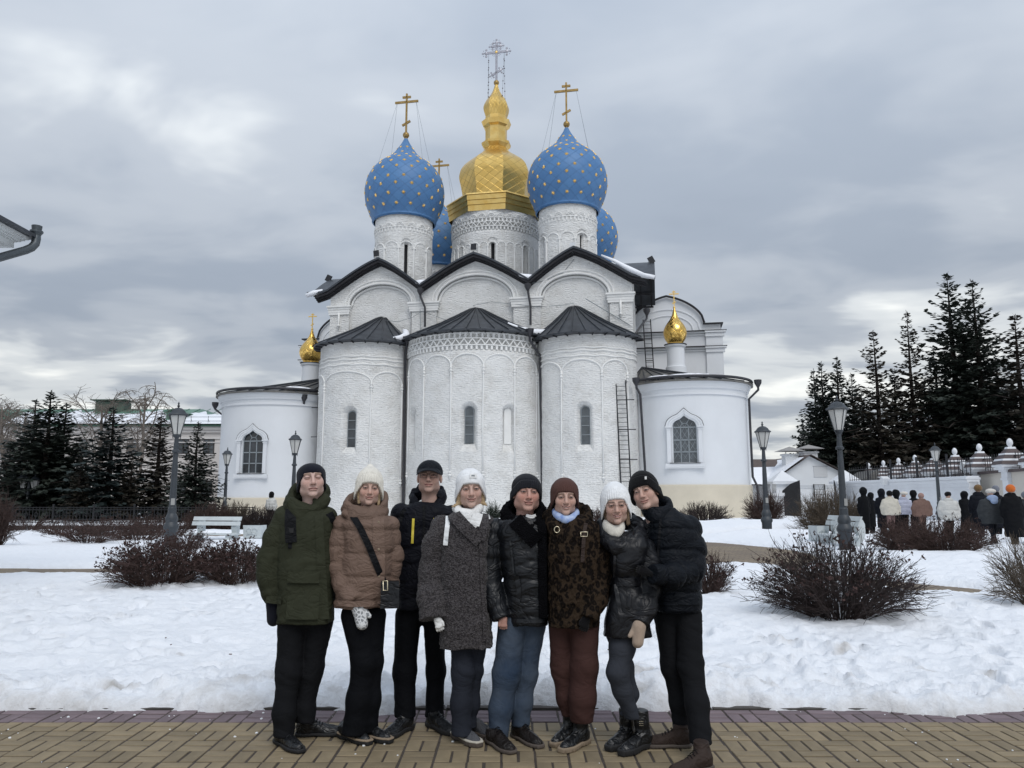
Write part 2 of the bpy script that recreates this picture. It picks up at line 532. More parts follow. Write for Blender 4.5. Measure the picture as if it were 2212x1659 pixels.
def diamond_metal(name, c1, c2, line, rough, metal, scale, dark):
    """sheet metal laid as diamond shingles: fine seams in colour and relief"""
    m = mat(name, c1, rough, metal=metal)
    t, b = nodes_of(m); N = t.nodes.new; L = t.links.new
    uv = N('ShaderNodeUVMap'); uv.uv_map = 'UVMap'
    s = N('ShaderNodeSeparateXYZ'); L(uv.outputs[0], s.inputs[0])
    def mth(op, a, bb=None, c=None):
        n = N('ShaderNodeMath'); n.operation = op
        for i, v in enumerate((a, bb, c)):
            if v is None: continue
            if isinstance(v, (int, float)): n.inputs[i].default_value = v
            else: L(v, n.inputs[i])
        return n.outputs[0]
    p = mth('MULTIPLY', mth('ADD', s.outputs[0], s.outputs[1]), scale)
    q = mth('MULTIPLY', mth('SUBTRACT', s.outputs[0], s.outputs[1]), scale)
    fp = mth('FRACT', p); fq = mth('FRACT', q)
    d = mth('MINIMUM', mth('MINIMUM', fp, mth('SUBTRACT', 1.0, fp)), mth('MINIMUM', fq, mth('SUBTRACT', 1.0, fq)))
    ln = N('ShaderNodeMapRange'); ln.inputs['From Min'].default_value = 0.0; ln.inputs['From Max'].default_value = line
    ln.inputs['To Min'].default_value = 1.0; ln.inputs['To Max'].default_value = 0.0
    L(d, ln.inputs[0])
    cell = N('ShaderNodeTexWhiteNoise'); cell.noise_dimensions = '2D'
    cb = N('ShaderNodeCombineXYZ'); L(mth('FLOOR', p), cb.inputs[0]); L(mth('FLOOR', q), cb.inputs[1])
    L(cb.outputs[0], cell.inputs['Vector'])
    nz = N('ShaderNodeTexNoise'); nz.inputs['Scale'].default_value = 0.7; nz.inputs['Detail'].default_value = 5
    L(uv.outputs[0], nz.inputs['Vector'])
    fac = mth('ADD', mth('MULTIPLY', cell.outputs['Value'], 0.4), mth('MULTIPLY', nz.outputs[0], 0.6))
    mx = N('ShaderNodeMix'); mx.data_type = 'RGBA'; L(fac, mx.inputs[0])
    mx.inputs[6].default_value = (*c1, 1); mx.inputs[7].default_value = (*c2, 1)
    m2 = N('ShaderNodeMix'); m2.data_type = 'RGBA'
    L(mth('MULTIPLY', ln.outputs[0], dark), m2.inputs[0]); L(mx.outputs[2], m2.inputs[6])
    m2.inputs[7].default_value = (*[c * 0.35 for c in c1], 1)
    L(m2.outputs[2], b.inputs['Base Color'])
    bp = N('ShaderNodeBump'); bp.inputs['Strength'].default_value = 0.5; bp.inputs['Distance'].default_value = 0.05
    hgt = mth('ADD', mth('MULTIPLY', ln.outputs[0], -0.5), mth('ADD', mth('MULTIPLY', cell.outputs['Value'], 0.15), mth('MULTIPLY', nz.outputs[0], 0.5)))
    L(hgt, bp.inputs['Height']); L(bp.outputs[0], b.inputs['Normal'])
    return m
M_BLUE = diamond_metal('blue_dome_shingles', (0.060, 0.160, 0.345), (0.092, 0.225, 0.44), 0.035, 0.5, 0.0, 1.15, 0.55)
M_GOLD = diamond_metal('gilt_shingles', (0.66, 0.42, 0.11), (0.86, 0.61, 0.22), 0.05, 0.34, 1.0, 1.5, 0.65)
M_GOLD_S = diamond_metal('gilt_cupola_shingles', (0.70, 0.40, 0.07), (0.95, 0.66, 0.22), 0.05, 0.2, 1.0, 2.6, 0.5)
M_GOLD_PLAIN = mat('gilt_sheet', (0.72, 0.46, 0.13), 0.38, metal=1.0, col2=(0.85, 0.62, 0.24), vscale=1.5, bump=0.5, bscale=2.2, bdist=0.05)

def snow_mat():
    m = mat('snow', (0.86, 0.88, 0.92), 0.75)
    t, b = nodes_of(m); N = t.nodes.new; L = t.links.new
    tcn = N('ShaderNodeTexCoord')
    # grit and thaw dirt: brown blotches, plus a dirty rim given by the 'Col' attribute (amount of dirt)
    at_ = N('ShaderNodeAttribute'); at_.attribute_name = 'Col'
    sp = N('ShaderNodeSeparateColor'); L(at_.outputs['Color'], sp.inputs[0])
    n1 = N('ShaderNodeTexNoise'); n1.inputs['Scale'].default_value = 9.0; n1.inputs['Detail'].default_value = 6; n1.inputs['Roughness'].default_value = 0.7
    L(tcn.outputs['Object'], n1.inputs['Vector'])
    ml = N('ShaderNodeMath'); ml.operation = 'MULTIPLY_ADD'; ml.inputs[1].default_value = 0.9; ml.inputs[2].default_value = -0.62
    L(n1.outputs[0], ml.inputs[0])
    ad = N('ShaderNodeMath'); ad.operation = 'ADD'; L(ml.outputs[0], ad.inputs[0]); L(sp.outputs[0], ad.inputs[1])
    r = N('ShaderNodeMapRange'); r.inputs['From Min'].default_value = 0.0; r.inputs['From Max'].default_value = 0.75; r.inputs['To Max'].default_value = 0.75
    L(ad.outputs[0], r.inputs[0])
    mx = N('ShaderNodeMix'); mx.data_type = 'RGBA'; L(r.outputs[0], mx.inputs[0])
    mx.inputs[6].default_value = (0.85, 0.875, 0.915, 1); mx.inputs[7].default_value = (0.33, 0.29, 0.24, 1)
    L(mx.outputs[2], b.inputs['Base Color'])
    n2 = N('ShaderNodeTexNoise'); n2.inputs['Scale'].default_value = 30.0; n2.inputs['Detail'].default_value = 7; n2.inputs['Roughness'].default_value = 0.72
    L(tcn.outputs['Object'], n2.inputs['Vector'])
    n3 = N('ShaderNodeTexNoise'); n3.inputs['Scale'].default_value = 5.0; n3.inputs['Detail'].default_value = 3
    L(tcn.outputs['Object'], n3.inputs['Vector'])
    am = N('ShaderNodeMath'); am.operation = 'MULTIPLY_ADD'; am.inputs[1].default_value = 3.0
    L(n3.outputs[0], am.inputs[0]); L(n2.outputs[0], am.inputs[2])
    bp = N('ShaderNodeBump'); bp.inputs['Strength'].default_value = 0.7; bp.inputs['Distance'].default_value = 0.03
    L(am.outputs[0], bp.inputs['Height']); L(bp.outputs[0], b.inputs['Normal'])
    b.inputs['Subsurface Weight'].default_value = 0.0
    return m
M_SNOW = snow_mat()
def path_mat():
    """distant path pavers, too small to pick apart"""
    m = mat('path_pavers', (0.24, 0.19, 0.12), 0.8)
    t, b = nodes_of(m); N = t.nodes.new; L = t.links.new
    tcn = N('ShaderNodeTexCoord')
    br = N('ShaderNodeTexBrick'); br.inputs['Scale'].default_value = 1.0
    br.inputs['Brick Width'].default_value = 0.4; br.inputs['Row Height'].default_value = 0.2
    br.inputs['Mortar Size'].default_value = 0.012; br.inputs['Color1'].default_value = (0.27, 0.215, 0.145, 1)
    br.inputs['Color2'].default_value = (0.21, 0.17, 0.12, 1); br.inputs['Mortar'].default_value = (0.07, 0.055, 0.045, 1)
    L(tcn.outputs['Object'], br.inputs['Vector'])
    nz = N('ShaderNodeTexNoise'); nz.inputs['Scale'].default_value = 0.5; nz.inputs['Detail'].default_value = 5
    L(tcn.outputs['Object'], nz.inputs['Vector'])
    mr = N('ShaderNodeMapRange'); mr.inputs['From Min'].default_value = 0.35; mr.inputs['From Max'].default_value = 0.7; mr.inputs['To Max'].default_value = 0.6
    L(nz.outputs[0], mr.inputs[0])
    mx = N('ShaderNodeMix'); mx.data_type = 'RGBA'; L(mr.outputs[0], mx.inputs[0]); L(br.outputs['Color'], mx.inputs[6])
    mx.inputs[7].default_value = (0.14, 0.11, 0.095, 1)
    L(mx.outputs[2], b.inputs['Base Color'])
    return m
M_PATH = path_mat()
M_ASPHALT = mat('wet_asphalt', (0.045, 0.042, 0.042), 0.4, var=0.3, vscale=0.6)
M_PAVER = mat('ochre_paver', (0.215, 0.170, 0.105), 0.75, var=0.16, vscale=7, bump=0.3, bscale=120, bdist=0.003, rnd=0.16, detail=6)
M_PAVER_MAUVE = mat('mauve_paver', (0.165, 0.125, 0.135), 0.75, var=0.16, vscale=7, bump=0.3, bscale=120, bdist=0.003, rnd=0.16, detail=6)
M_JOINT = mat('damp_joint_sand', (0.06, 0.048, 0.04), 0.9, var=0.3, vscale=10)
M_KERB = mat('dark_kerb_stone', (0.065, 0.058, 0.052), 0.85, var=0.3, vscale=6, rnd=0.1)
# ------------------------------------------------------------------ ground, paths, snow
def seg_d(X, Y, pts):
    d = np.full(np.shape(X), 1e9, np.float32)
    for (x0, y0), (x1, y1) in zip(pts[:-1], pts[1:]):
        dx, dy = x1-x0, y1-y0
        t = np.clip(((X-x0)*dx + (Y-y0)*dy) / (dx*dx+dy*dy), 0, 1)
        d = np.minimum(d, np.hypot(X-x0-t*dx, Y-y0-t*dy))
    return d
FRONT_Y = 6.10
def front_edge(X):
    return FRONT_Y - 0.07 + 0.20*(fbm2(X*0.9+3.3, X*0+5.0, 3)-0.5) + 0.13*(fbm2(X*4.5, X*0+1.0, 3, .65)-0.5) \
        - 0.16*np.exp(-((X+0.95)/0.22)**2) - 0.12*np.exp(-((X-3.25)/0.35)**2)
def bare(X, Y):
    """distance to the nearest snow edge: > 0 on snow, < 0 on cleared paving"""
    w = 0.35*(fbm2(X*0.8+2, Y*0.8, 3)-0.5)
    d = Y - front_edge(X)
    d = np.minimum(d, seg_d(X, Y, [(-60,18.0),(-11,16.45),(-7,16.5),(-2,17.6),(2,18.5)]) - 0.85 + w)
    d = np.minimum(d, seg_d(X, Y, [(5.2,17),(6.3,14.7),(7.1,13.4),(8.15,12.0),(10,10.2),(15,8.2)]) - 0.72 + w)
    d = np.minimum(d, (np.sqrt(((X-2.6)/5.6)**2 + ((Y-22.3)/6.9)**2) - 1)*5.6 + w*1.6)
    d = np.minimum(d, np.maximum(np.abs(Y-31.0) - 1.5, np.abs(X) - 15) + w)
    d = np.minimum(d, np.maximum(np.abs(Y-38.2) - 3.6, X + 8) + w)
    return d
_fp = random.Random(5)
PRINTS = [(_fp.uniform(-8.5, -1.2), _fp.uniform(6.9, 13.5), _fp.uniform(0.07, 0.16), _fp.uniform(0.05, 0.10), _fp.uniform(0, 3.14), _fp.uniform(0.025, 0.065)) for _ in range(170)] + \
         [(_fp.uniform(-1, 7.0), _fp.uniform(6.5, 8.8), _fp.uniform(0.07, 0.15), _fp.uniform(0.05, 0.10), _fp.uniform(0, 3.14), _fp.uniform(0.025, 0.065)) for _ in range(120)] + \
         [(_fp.uniform(4.5, 8.5), _fp.uniform(9, 11.5), 0.13, 0.08, _fp.uniform(0, 3.14), 0.03) for _ in range(22)]
MOUNDS = [(9.9, 29.4, 2.6, 1.3, 0.32), (13.5, 33.8, 5.0, 1.4, 0.42), (16.5, 36.0, 3.0, 1.6, 0.40), (9.0, 35.0, 4.0, 1.2, 0.28), (12, 25.2, 3.0, 1.6, 0.22),
          (-3.2, 14.2, 3.5, 1.6, 0.12), (4.6, 15.1, 1.6, 1.0, 0.16), (4.3, 10.2, 2.6, 1.3, 0.14), (9.5, 17.2, 3.0, 1.8, 0.25), (12.5, 20.5, 2.2, 1.2, 0.22),
          (-5, 8.4, 5, 1.3, 0.06), (18, 24, 4, 2, 0.3), (-20, 24, 5, 3, 0.25), (22, 40, 6, 3, 0.2), (-14.5, 21.0, 5, 1.6, 0.10)]
def snow_h(X, Y, fine=True):
    X = np.asarray(X, np.float32); Y = np.asarray(Y, np.float32)
    d = bare(X, Y)
    h = 0.105 + 0.12*(fbm2(X*0.45, Y*0.45, 3)-0.45) + 0.05*(fbm2(X*1.7+9, Y*1.7, 3)-0.5)
    for mx_, my_, rx, ry, a in MOUNDS:
        h = h + a*np.exp(-((X-mx_)/rx)**2 - ((Y-my_)/ry)**2)
    if fine:
        near = np.clip(1.6 - (Y-6)/9.0, 0.25, 1.0)
        h = h + near*(0.13*(fbm2(X*2.6+4, Y*3.6+8, 4, 0.55)-0.5) + 0.050*(fbm2(X*9, Y*12, 3)-0.5))
        bank = np.exp(-((Y-FRONT_Y-0.30)/0.42)**2)
        h = h + bank*(0.05*(fbm2(X*24, Y*24, 2)-.5) + 0.16*(fbm2(X*2.6+1, Y*4.0+2, 4, 0.6)-0.45) + 0.09*(fbm2(X*9+5, Y*9, 3, .6)-0.5))
        for (fx, fy, a, b, th, dp) in PRINTS:
            m = (np.abs(X-fx) < 0.35) & (np.abs(Y-fy) < 0.35)
            if not m.any(): continue
            xx = X[m]-fx; yy = Y[m]-fy
            q = ((xx*math.cos(th)+yy*math.sin(th))/a)**2 + ((-xx*math.sin(th)+yy*math.cos(th))/b)**2
            h[m] += -dp*1.6*np.exp(-q*q) + dp*0.5*np.exp(-(np.sqrt(q)-1.5)**2*5)
    edge = 0.12 + 0.14*fbm2(X*3+7, Y*3, 2) + 0.30*sstep(8, 20, Y)
    k = sstep(-0.02, 1.0, d/edge)
    k = np.sqrt(np.clip(k, 0, 1))
    return np.where(d > -0.02*edge, h*k + 0.004, -0.05) - 0.02*(1-sstep(0, 0.4, d/edge))
def gz(x, y):
    return float(snow_h(np.array([x], np.float32), np.array([y], np.float32), False)[0])
def gz0(x, y):
    return max(0.0, gz(x, y))

def build_ground():
    g = MB().add([(-1500,-300,-0.09),(1500,-300,-0.09),(1500,3000,-0.09),(-1500,3000,-0.09)], [(0,1,2,3)])
    tag(g.build('ground', mat('far_snow_ground', (0.80,0.82,0.86), 0.8, var=0.05, vscale=0.1)), kind='structure')
    p = MB().add([(-48,6.16,-0.006),(48,6.16,-0.006),(48,75,-0.006),(-48,75,-0.006)], [(0,1,2,3)])
    tag(p.build('path', M_PATH), kind='structure')
    r = MB().add([(-48,34.4,0.0),(-7.5,34.4,0.0),(-8.5,42.0,0.0),(-48,42.0,0.0)], [(0,1,2,3)])
    tag(r.build('road', M_ASPHALT), kind='structure')
    # snow
    nr, nc = 430, 640
    Yr = 5.66 * (66/5.66) ** (np.arange(nr)/(nr-1))
    s = np.linspace(-1, 1, nc)
    X = (s[None,:]*(0.78*Yr[:,None] + 1.6)).astype(np.float32); Y = np.repeat(Yr[:,None], nc, 1).astype(np.float32)
    Z = snow_h(X, Y)
    d = bare(X, Y)
    dirt = 0.46*np.exp(-np.clip(Y-front_edge(X), 0, None)/0.22) * (0.5+fbm2(X*1.5, Y*1.5, 3))
    dirt += 0.16*np.exp(-np.clip(d, 0, None)/0.25)*(fbm2(X*2+3, Y*2, 3))
    for bx, by, br, ba in [(1.13,6.55,0.20,0.75),(1.05,6.95,0.14,0.5),(2.75,7.9,0.16,0.62),(3.15,7.62,0.12,0.5),(-3.05,7.35,0.07,0.6),(-2.15,6.35,0.12,0.45),(-3.15,6.36,0.10,0.6),
                           (1.9,7.6,0.10,0.3),(5.6,7.6,0.10,0.45),(4.0,6.75,0.10,0.45),(4.6,6.55,0.12,0.5),(-4.3,6.4,0.10,0.35),(-1.15,6.75,0.2,0.35),(-0.1,6.5,0.2,0.35),(-1.6,7.0,0.12,0.3),(7.2,12.6+1.3,0.5,0.3),(0.55,6.4,0.2,0.4),(2.6,6.5,0.2,0.35)]:
        dirt += ba*np.exp(-(((X-bx)/br)**2 + ((Y-by)/(br*0.6))**2))
    rd = random.Random(21)
    for k in range(90):
        by = 6.15 + abs(rd.gauss(0, .9)); bx = rd.uniform(-.75, .75)*by; br = rd.uniform(.03, .13); ba = rd.uniform(.15, .5)
        m_ = (np.abs(X-bx) < .4) & (np.abs(Y-by) < .3)
        dirt[m_] += ba*np.exp(-(((X[m_]-bx)/br)**2 + ((Y[m_]-by)/(br*.6))**2))
    v = np.stack([X, Y, Z], -1).reshape(-1, 3)
    idx = np.arange(nr*nc).reshape(nr, nc)
    q = np.stack([idx[:-1,:-1], idx[:-1,1:], idx[1:,1:], idx[1:,:-1]], -1).reshape(-1, 4)
    zz = v[:,2][q].max(1)
    q = q[zz > -0.045]
    me = np_mesh('snow', v, q, M_SNOW, True, col=np.repeat(np.clip(dirt,0,1).reshape(-1,1), 3, 1))
    tag(obj('snow', me), kind='structure')

def paver_mesh(name, L, W, mat_, T=0.05, c=0.005):
    x, y = L/2, W/2
    v = [(-x,-y,-T),(x,-y,-T),(x,y,-T),(-x,y,-T),(-x,-y,-c),(x,-y,-c),(x,y,-c),(-x,y,-c),(-x+c,-y+c,0),(x-c,-y+c,0),(x-c,y-c,0),(-x+c,y-c,0)]
    f = [(0,1,5,4),(1,2,6,5),(2,3,7,6),(3,0,4,7),(4,5,9,8),(5,6,10,9),(6,7,11,10),(7,4,8,11),(8,9,10,11)]
    me = bpy.data.meshes.new(name); me.from_pydata(v, [], f); me.materials.append(mat_); me.update()
    return me
def basket(x0, x1, y0, y1, s=0.205):
    """2 x 2 basket weave: (cx, cy, rot) of each paver"""
    out_ = []
    j = 0
    y = y0
    while y < y1 - 1e-6:
        i = 0
        x = x0
        while x < x1:
            cx, cy = x+s/2, y+s/2
            if (i+j) % 2 == 0:
                out_ += [(cx, cy-s/4, 0), (cx, cy+s/4, 0)]
            else:
                out_ += [(cx-s/4, cy, 1), (cx+s/4, cy, 1)]
            x += s; i += 1
        y += s; j += 1
    return out_
def place_m(cx, cy, rot, r):
    return Matrix.Translation((cx + r.uniform(-.0025,.0025), cy + r.uniform(-.0025,.0025), r.uniform(-.0018, .0022))) @ \
        Matrix.Rotation(rot*math.pi/2 + r.uniform(-.02,.02), 4, 'Z') @ Matrix.Rotation(r.uniform(-.010,.010), 4, 'X') @ Matrix.Rotation(r.uniform(-.006,.006), 4, 'Y')
def build_paving():
    r = random.Random(3)
    y_split = 5.72
    s = 0.205
    base = MB().box(-13, 13, 1.2, y_split, -0.12, -0.0055)
    pav = base.build('pavement', M_JOINT); tag(pav, kind='structure')
    pme = paver_mesh('paver', 0.190, 0.0875, M_PAVER, c=.003)
    nrow = 6
    allp = basket(-13*1.0+0.02, 13, y_split - s*22, y_split)
    def score(p):
        x, y = p[0], p[1]
        if abs(x) > 0.69*y*1.0 + 0.05: return -1
        if y < 4.62: return -1
        return 100 - y
    order = sorted(allp, key=lambda p: -score(p))
    chosen = order[:300]
    cs = set((round(p[0],4), round(p[1],4)) for p in chosen)
    for p in chosen:
        inst('paver', pme, pav, place_m(*p, r))
    tmpl = [Vector(v.co) for v in pme.vertices]; fs = [tuple(q.vertices) for q in pme.polygons]
    rest = MB()
    for p in allp:
        if (round(p[0],4), round(p[1],4)) in cs: continue
        m = place_m(*p, r)
        rest.add([m @ v for v in tmpl], fs)
    o = rest.build('pavers', M_PAVER, pav, fix=False); tag(o, kind='stuff')
    # mauve border, one and a half modules deep, then the kerb
    bb = MB().box(-13, 13, y_split+0.001, 6.158, -0.115, -0.0055)
    bor = bb.build('pavement_border', M_JOINT); tag(bor, kind='structure')
    mme = paver_mesh('paver', 0.190, 0.0875, M_PAVER_MAUVE, c=.003)
    bp = basket(-5.2, 5.2, y_split, y_split + s*1.0) 
    bp += [(-5.2 + s/2 + k*s, y_split + s + 0.0515, 0) for k in range(int(10.4/s))]
    vis = [p for p in bp if abs(p[0]) < 0.70*p[1]]
    for p in vis[:300]:
        inst('paver', mme, bor, place_m(*p, r))
    kme = MB().box(-0.49, 0.49, -0.035, 0.035, -0.1, 0.012).mesh('kerb_stone', M_KERB)
    kb = MB().box(-13, 13, 6.052, 6.158, -0.14, -0.06).build('kerb', M_JOINT); tag(kb, kind='structure')
    for k in range(-9, 10):
        inst('kerb_stone', kme, kb, Matrix.Translation((k*1.0 + r.uniform(-.003,.003), 6.072, r.uniform(-.004,.004))))
    # grit of ice on the pavers
    ice = mat('ice_crumb', (0.80,0.82,0.84), 0.4)
    g = MB()
    for k in range(60):
        y = r.uniform(4.75, 6.0); x = r.uniform(-0.68, 0.68)*y
        a = r.choice((0.004, 0.005, 0.007, 0.011))
        g.ball((x, y, a*0.4), a, 5, 3, (1, r.uniform(.6,1.3), 0.6))
    tag(g.build('ice_crumbs', ice), 'small crumbs of ice scattered over the ochre pavers', 'ice', kind='stuff')
build_ground()
build_paving()
# ------------------------------------------------------------------ cathedral (local frame u, w, z)
cath = thing('cathedral', 'white five-domed cathedral with blue starred domes, gilt central dome and three apses', 'cathedral', CO, -PHI)
def cb(mb, name, m, parent=None, smooth=False, uvf=None, fix=True):
    return mb.build(name, m, parent or cath, smooth, False, uvf, fix)
UVP = lambda co: np.c_[co[:,0]+co[:,1], co[:,2]]
HW = 11.77      # half width of the main block
DEPTH = 16.6
BAYS = [(-11.77, -7.65, -4.25), (-4.25, -0.05, 4.15), (4.15, 7.55, 11.77)]
SB = [(0.0, 4.1, 8.3), (8.3, 12.4, 16.6)]
def keel(t):
    """0 at the foot, 1 at the crest: ogee gable line"""
    t = np.clip(t, 0, 1)
    return 0.72*np.sin(t*math.pi/2)**1.0 + 0.28*t**2.2
def prof_u(u):
    u = np.asarray(u, float)
    z = np.full(u.shape, 17.45)
    for a, c, b in BAYS:
        left = (u >= a) & (u <= c); right = (u > c) & (u <= b)
        za = 17.62 if a > -11 else 17.55
        zb = 17.62 if b < 11 else 17.55
        z = np.where(left, za + (19.9-za)*keel((u-a)/(c-a)), z)
        z = np.where(right, zb + (19.9-zb)*keel((b-u)/(b-c)), z)
    over = np.abs(u) > HW
    z = np.where(over, 17.55 - (np.abs(u)-HW)*0.30, z)
    return z
def prof_w(w):
    w = np.asarray(w, float)
    z = np.full(w.shape, 17.4)
    for a, c, b in SB:
        z = np.where((w >= a) & (w <= c), 17.5 + 2.3*keel((w-a)/(c-a)), z)
        z = np.where((w > c) & (w <= b), 17.5 + 2.3*keel((b-w)/(b-c)), z)
    return z

def grid_solid(us, ws, zt, th, name, m, parent=None):
    """roof sheet of thickness th over a (u, w) grid"""
    A, B = len(us), len(ws)
    U, W_ = np.meshgrid(us, ws, indexing='ij')
    top = np.stack([U, W_, zt], -1).reshape(-1, 3)
    bot = np.stack([U, W_, zt - th], -1).reshape(-1, 3)
    i = np.arange(A*B).reshape(A, B)
    q = np.stack([i[:-1,:-1], i[1:,:-1], i[1:,1:], i[:-1,1:]], -1).reshape(-1, 4)
    q2 = q[:, ::-1] + A*B
    ring = np.concatenate([i[:,0], i[-1,1:], i[-2::-1,-1], i[0,-2:0:-1]])
    nx = np.roll(ring, -1)
    side = np.stack([ring, ring + A*B, nx + A*B, nx], -1)
    me = np_mesh(name, np.r_[top, bot], np.r_[q, q2, side], m, True)
    me.set_sharp_from_angle(angle=R_(28))
    return obj(name, me, parent or cath, False)

# ---- main roof: crossing barrel gables
us = np.unique(np.r_[np.linspace(-13.45, 13.45, 130), [b for bb in BAYS for b in bb]])
ws = np.unique(np.r_[np.linspace(-0.75, 17.2, 80), [b for bb in SB for b in bb]])
UU, WW = np.meshgrid(us, ws, indexing='ij')
zr = np.maximum(prof_u(UU), np.where(np.abs(UU) > 7.7, prof_w(WW), 0))
main_roof = grid_solid(us, ws, zr, 0.16, 'roof', M_ROOF)
tag(main_roof, 'dark sheet metal roof of keel gables')
# eaves timber band under the roof edge, front
tb = MB()
for k in range(len(us)-1):
    for (w0, dz, h) in ((-0.62, 0.165, 0.20), (-0.36, 0.30, 0.16), (-0.14, 0.42, 0.12)):
        a = float(prof_u(us[k])) - dz; b = float(prof_u(us[k+1])) - dz
        if abs(us[k]) > 12.9 or abs(us[k+1]) > 12.9: continue
        tb.add([(us[k], w0, a-h), (us[k+1], w0, b-h), (us[k+1], w0, b), (us[k], w0, a), (us[k], w0+0.3, a-h), (us[k+1], w0+0.3, b-h)], [(0,1,2,3), (0,4,5,1)])
cb(tb, 'eaves', M_TIMBER, fix=False)
for s in (-1, 1):
    e = MB()
    for w in np.arange(0.2, 16.4, 1.36):
        z = float(prof_w(np.array([w]))[0]) - 0.30
        e.bar((s*11.8, w, z), (s*13.3, w, z-0.02), 0.10, 0.14)
    for w0, w1 in zip(np.arange(0.0, 16.0, 0.4), np.arange(0.4, 16.4, 0.4)):
        z0 = float(prof_w(np.array([w0]))[0]) - 0.26; z1 = float(prof_w(np.array([w1]))[0]) - 0.26
        for uu in (12.3, 13.15):
            e.bar((s*uu, w0, z0), (s*uu, w1, z1), 0.12, 0.10)
    cb(e, 'eaves', M_TIMBER, fix=False)

# ---- main walls
us2 = np.unique(np.r_[np.linspace(-HW, HW, 240), [b for bb in BAYS for b in bb]])
ARCH = [(-7.66, 2.55, 1.62), (-0.1, 3.0, 1.95), (7.52, 2.55, 1.62)]     # centre, half width, rise
Z_SPR = 16.32
def arch_z(u):
    for c, a, rise in ARCH:
        if abs(u-c) < a:
            return Z_SPR + rise*math.sqrt(max(0, 1-((u-c)/a)**2))
    return 10.0
fw = MB()       # proud layer of the front: piers and spandrels round the blind arches
bw = MB()       # recessed lunettes and the rest
for u0, u1 in zip(us2[:-1], us2[1:]):
    t0, t1 = float(prof_u(u0))-0.14, float(prof_u(u1))-0.14
    um = (u0+u1)/2
    inside = any(abs(um-c) < a for c, a, _ in ARCH)
    b0 = arch_z(u0) if inside else 10.0; b1 = arch_z(u1) if inside else 10.0
    if inside and b0 < 11: b0 = Z_SPR
    if inside and b1 < 11: b1 = Z_SPR
    fw.add([(u0,0,b0),(u1,0,b1),(u1,0,t1),(u0,0,t0),(u0,0.3,b0),(u1,0.3,b1)], [(0,1,2,3),(0,4,5,1)])
    bw.add([(u0,0.3,0),(u1,0.3,0),(u1,0.3,t1),(u0,0.3,t0)], [(0,1,2,3)])
for c, a, _ in ARCH:
    for s in (-1, 1):
        fw.add([(c+s*a,0,10),(c+s*a,0.3,10),(c+s*a,0.3,Z_SPR),(c+s*a,0,Z_SPR)], [(0,1,2,3)])
cb(fw, 'front_wall', M_WASH, uvf=UVP)
for s in (-1, 1):
    wz = np.unique(np.r_[np.linspace(0, DEPTH, 90), [0, 4.1, 8.3, 12.4, 16.6]])
    for w0, w1 in zip(wz[:-1], wz[1:]):
        t0, t1 = float(prof_w(w0))-0.14, float(prof_w(w1))-0.14
        bw.add([(s*HW,w0,0),(s*HW,w1,0),(s*HW,w1,t1),(s*HW,w0,t0)], [(0,1,2,3)])
bw.add([(-HW,DEPTH,0),(HW,DEPTH,0),(HW,DEPTH,18),(-HW,DEPTH,18)], [(0,1,2,3)])
cb(bw, 'wall', M_WASH, uvf=UVP)
# archivolts, imposts
def ell(c, a, rise, w, n=40, z=Z_SPR):
    return [(c - a*math.cos(math.pi*k/n), w, z + rise*math.sin(math.pi*k/n)) for k in range(n+1)]
for c, a, rise in ARCH:
    m = MB()
    m.tube(ell(c, a+0.05, rise+0.05, -0.01), 0.10, 6)
    m.tube(ell(c, a+0.34, rise+0.32, -0.0), 0.085, 6)
    m.tube(ell(c, a-0.16, rise-0.15, 0.24), 0.10, 6)
    cb(m, 'archivolt', M_TRIM, smooth=True)
PIERS = [(-11.77, -10.25), (-5.15, -3.05), (2.85, 4.95), (10.05, 11.77)]
for a, b in PIERS:
    m = MB()
    m.box(a-0.08, b+0.08, -0.10, 0.3, 15.62, 15.80)
    m.box(a-0.16, b+0.16, -0.16, 0.3, 16.02, 16.20)
    m.box(a-0.22, b+0.22, -0.24, 0.3, 16.20, 16.34)
    m.box(a-0.12, b+0.12, -0.12, 0.3, 15.80, 16.02)
    cb(m, 'impost', M_TRIM)
for uu in (-11.0, 10.9):
    m = MB(); m.tube([(uu, -0.08, 15.75), (uu, -0.1, 14.9), (uu, -0.1, 14.45)], [0.10, 0.07, 0.05], 6); m.ball((uu, -0.1, 14.75), 0.12, 8, 5)
    cb(m, 'pendant', M_TRIM, smooth=True)

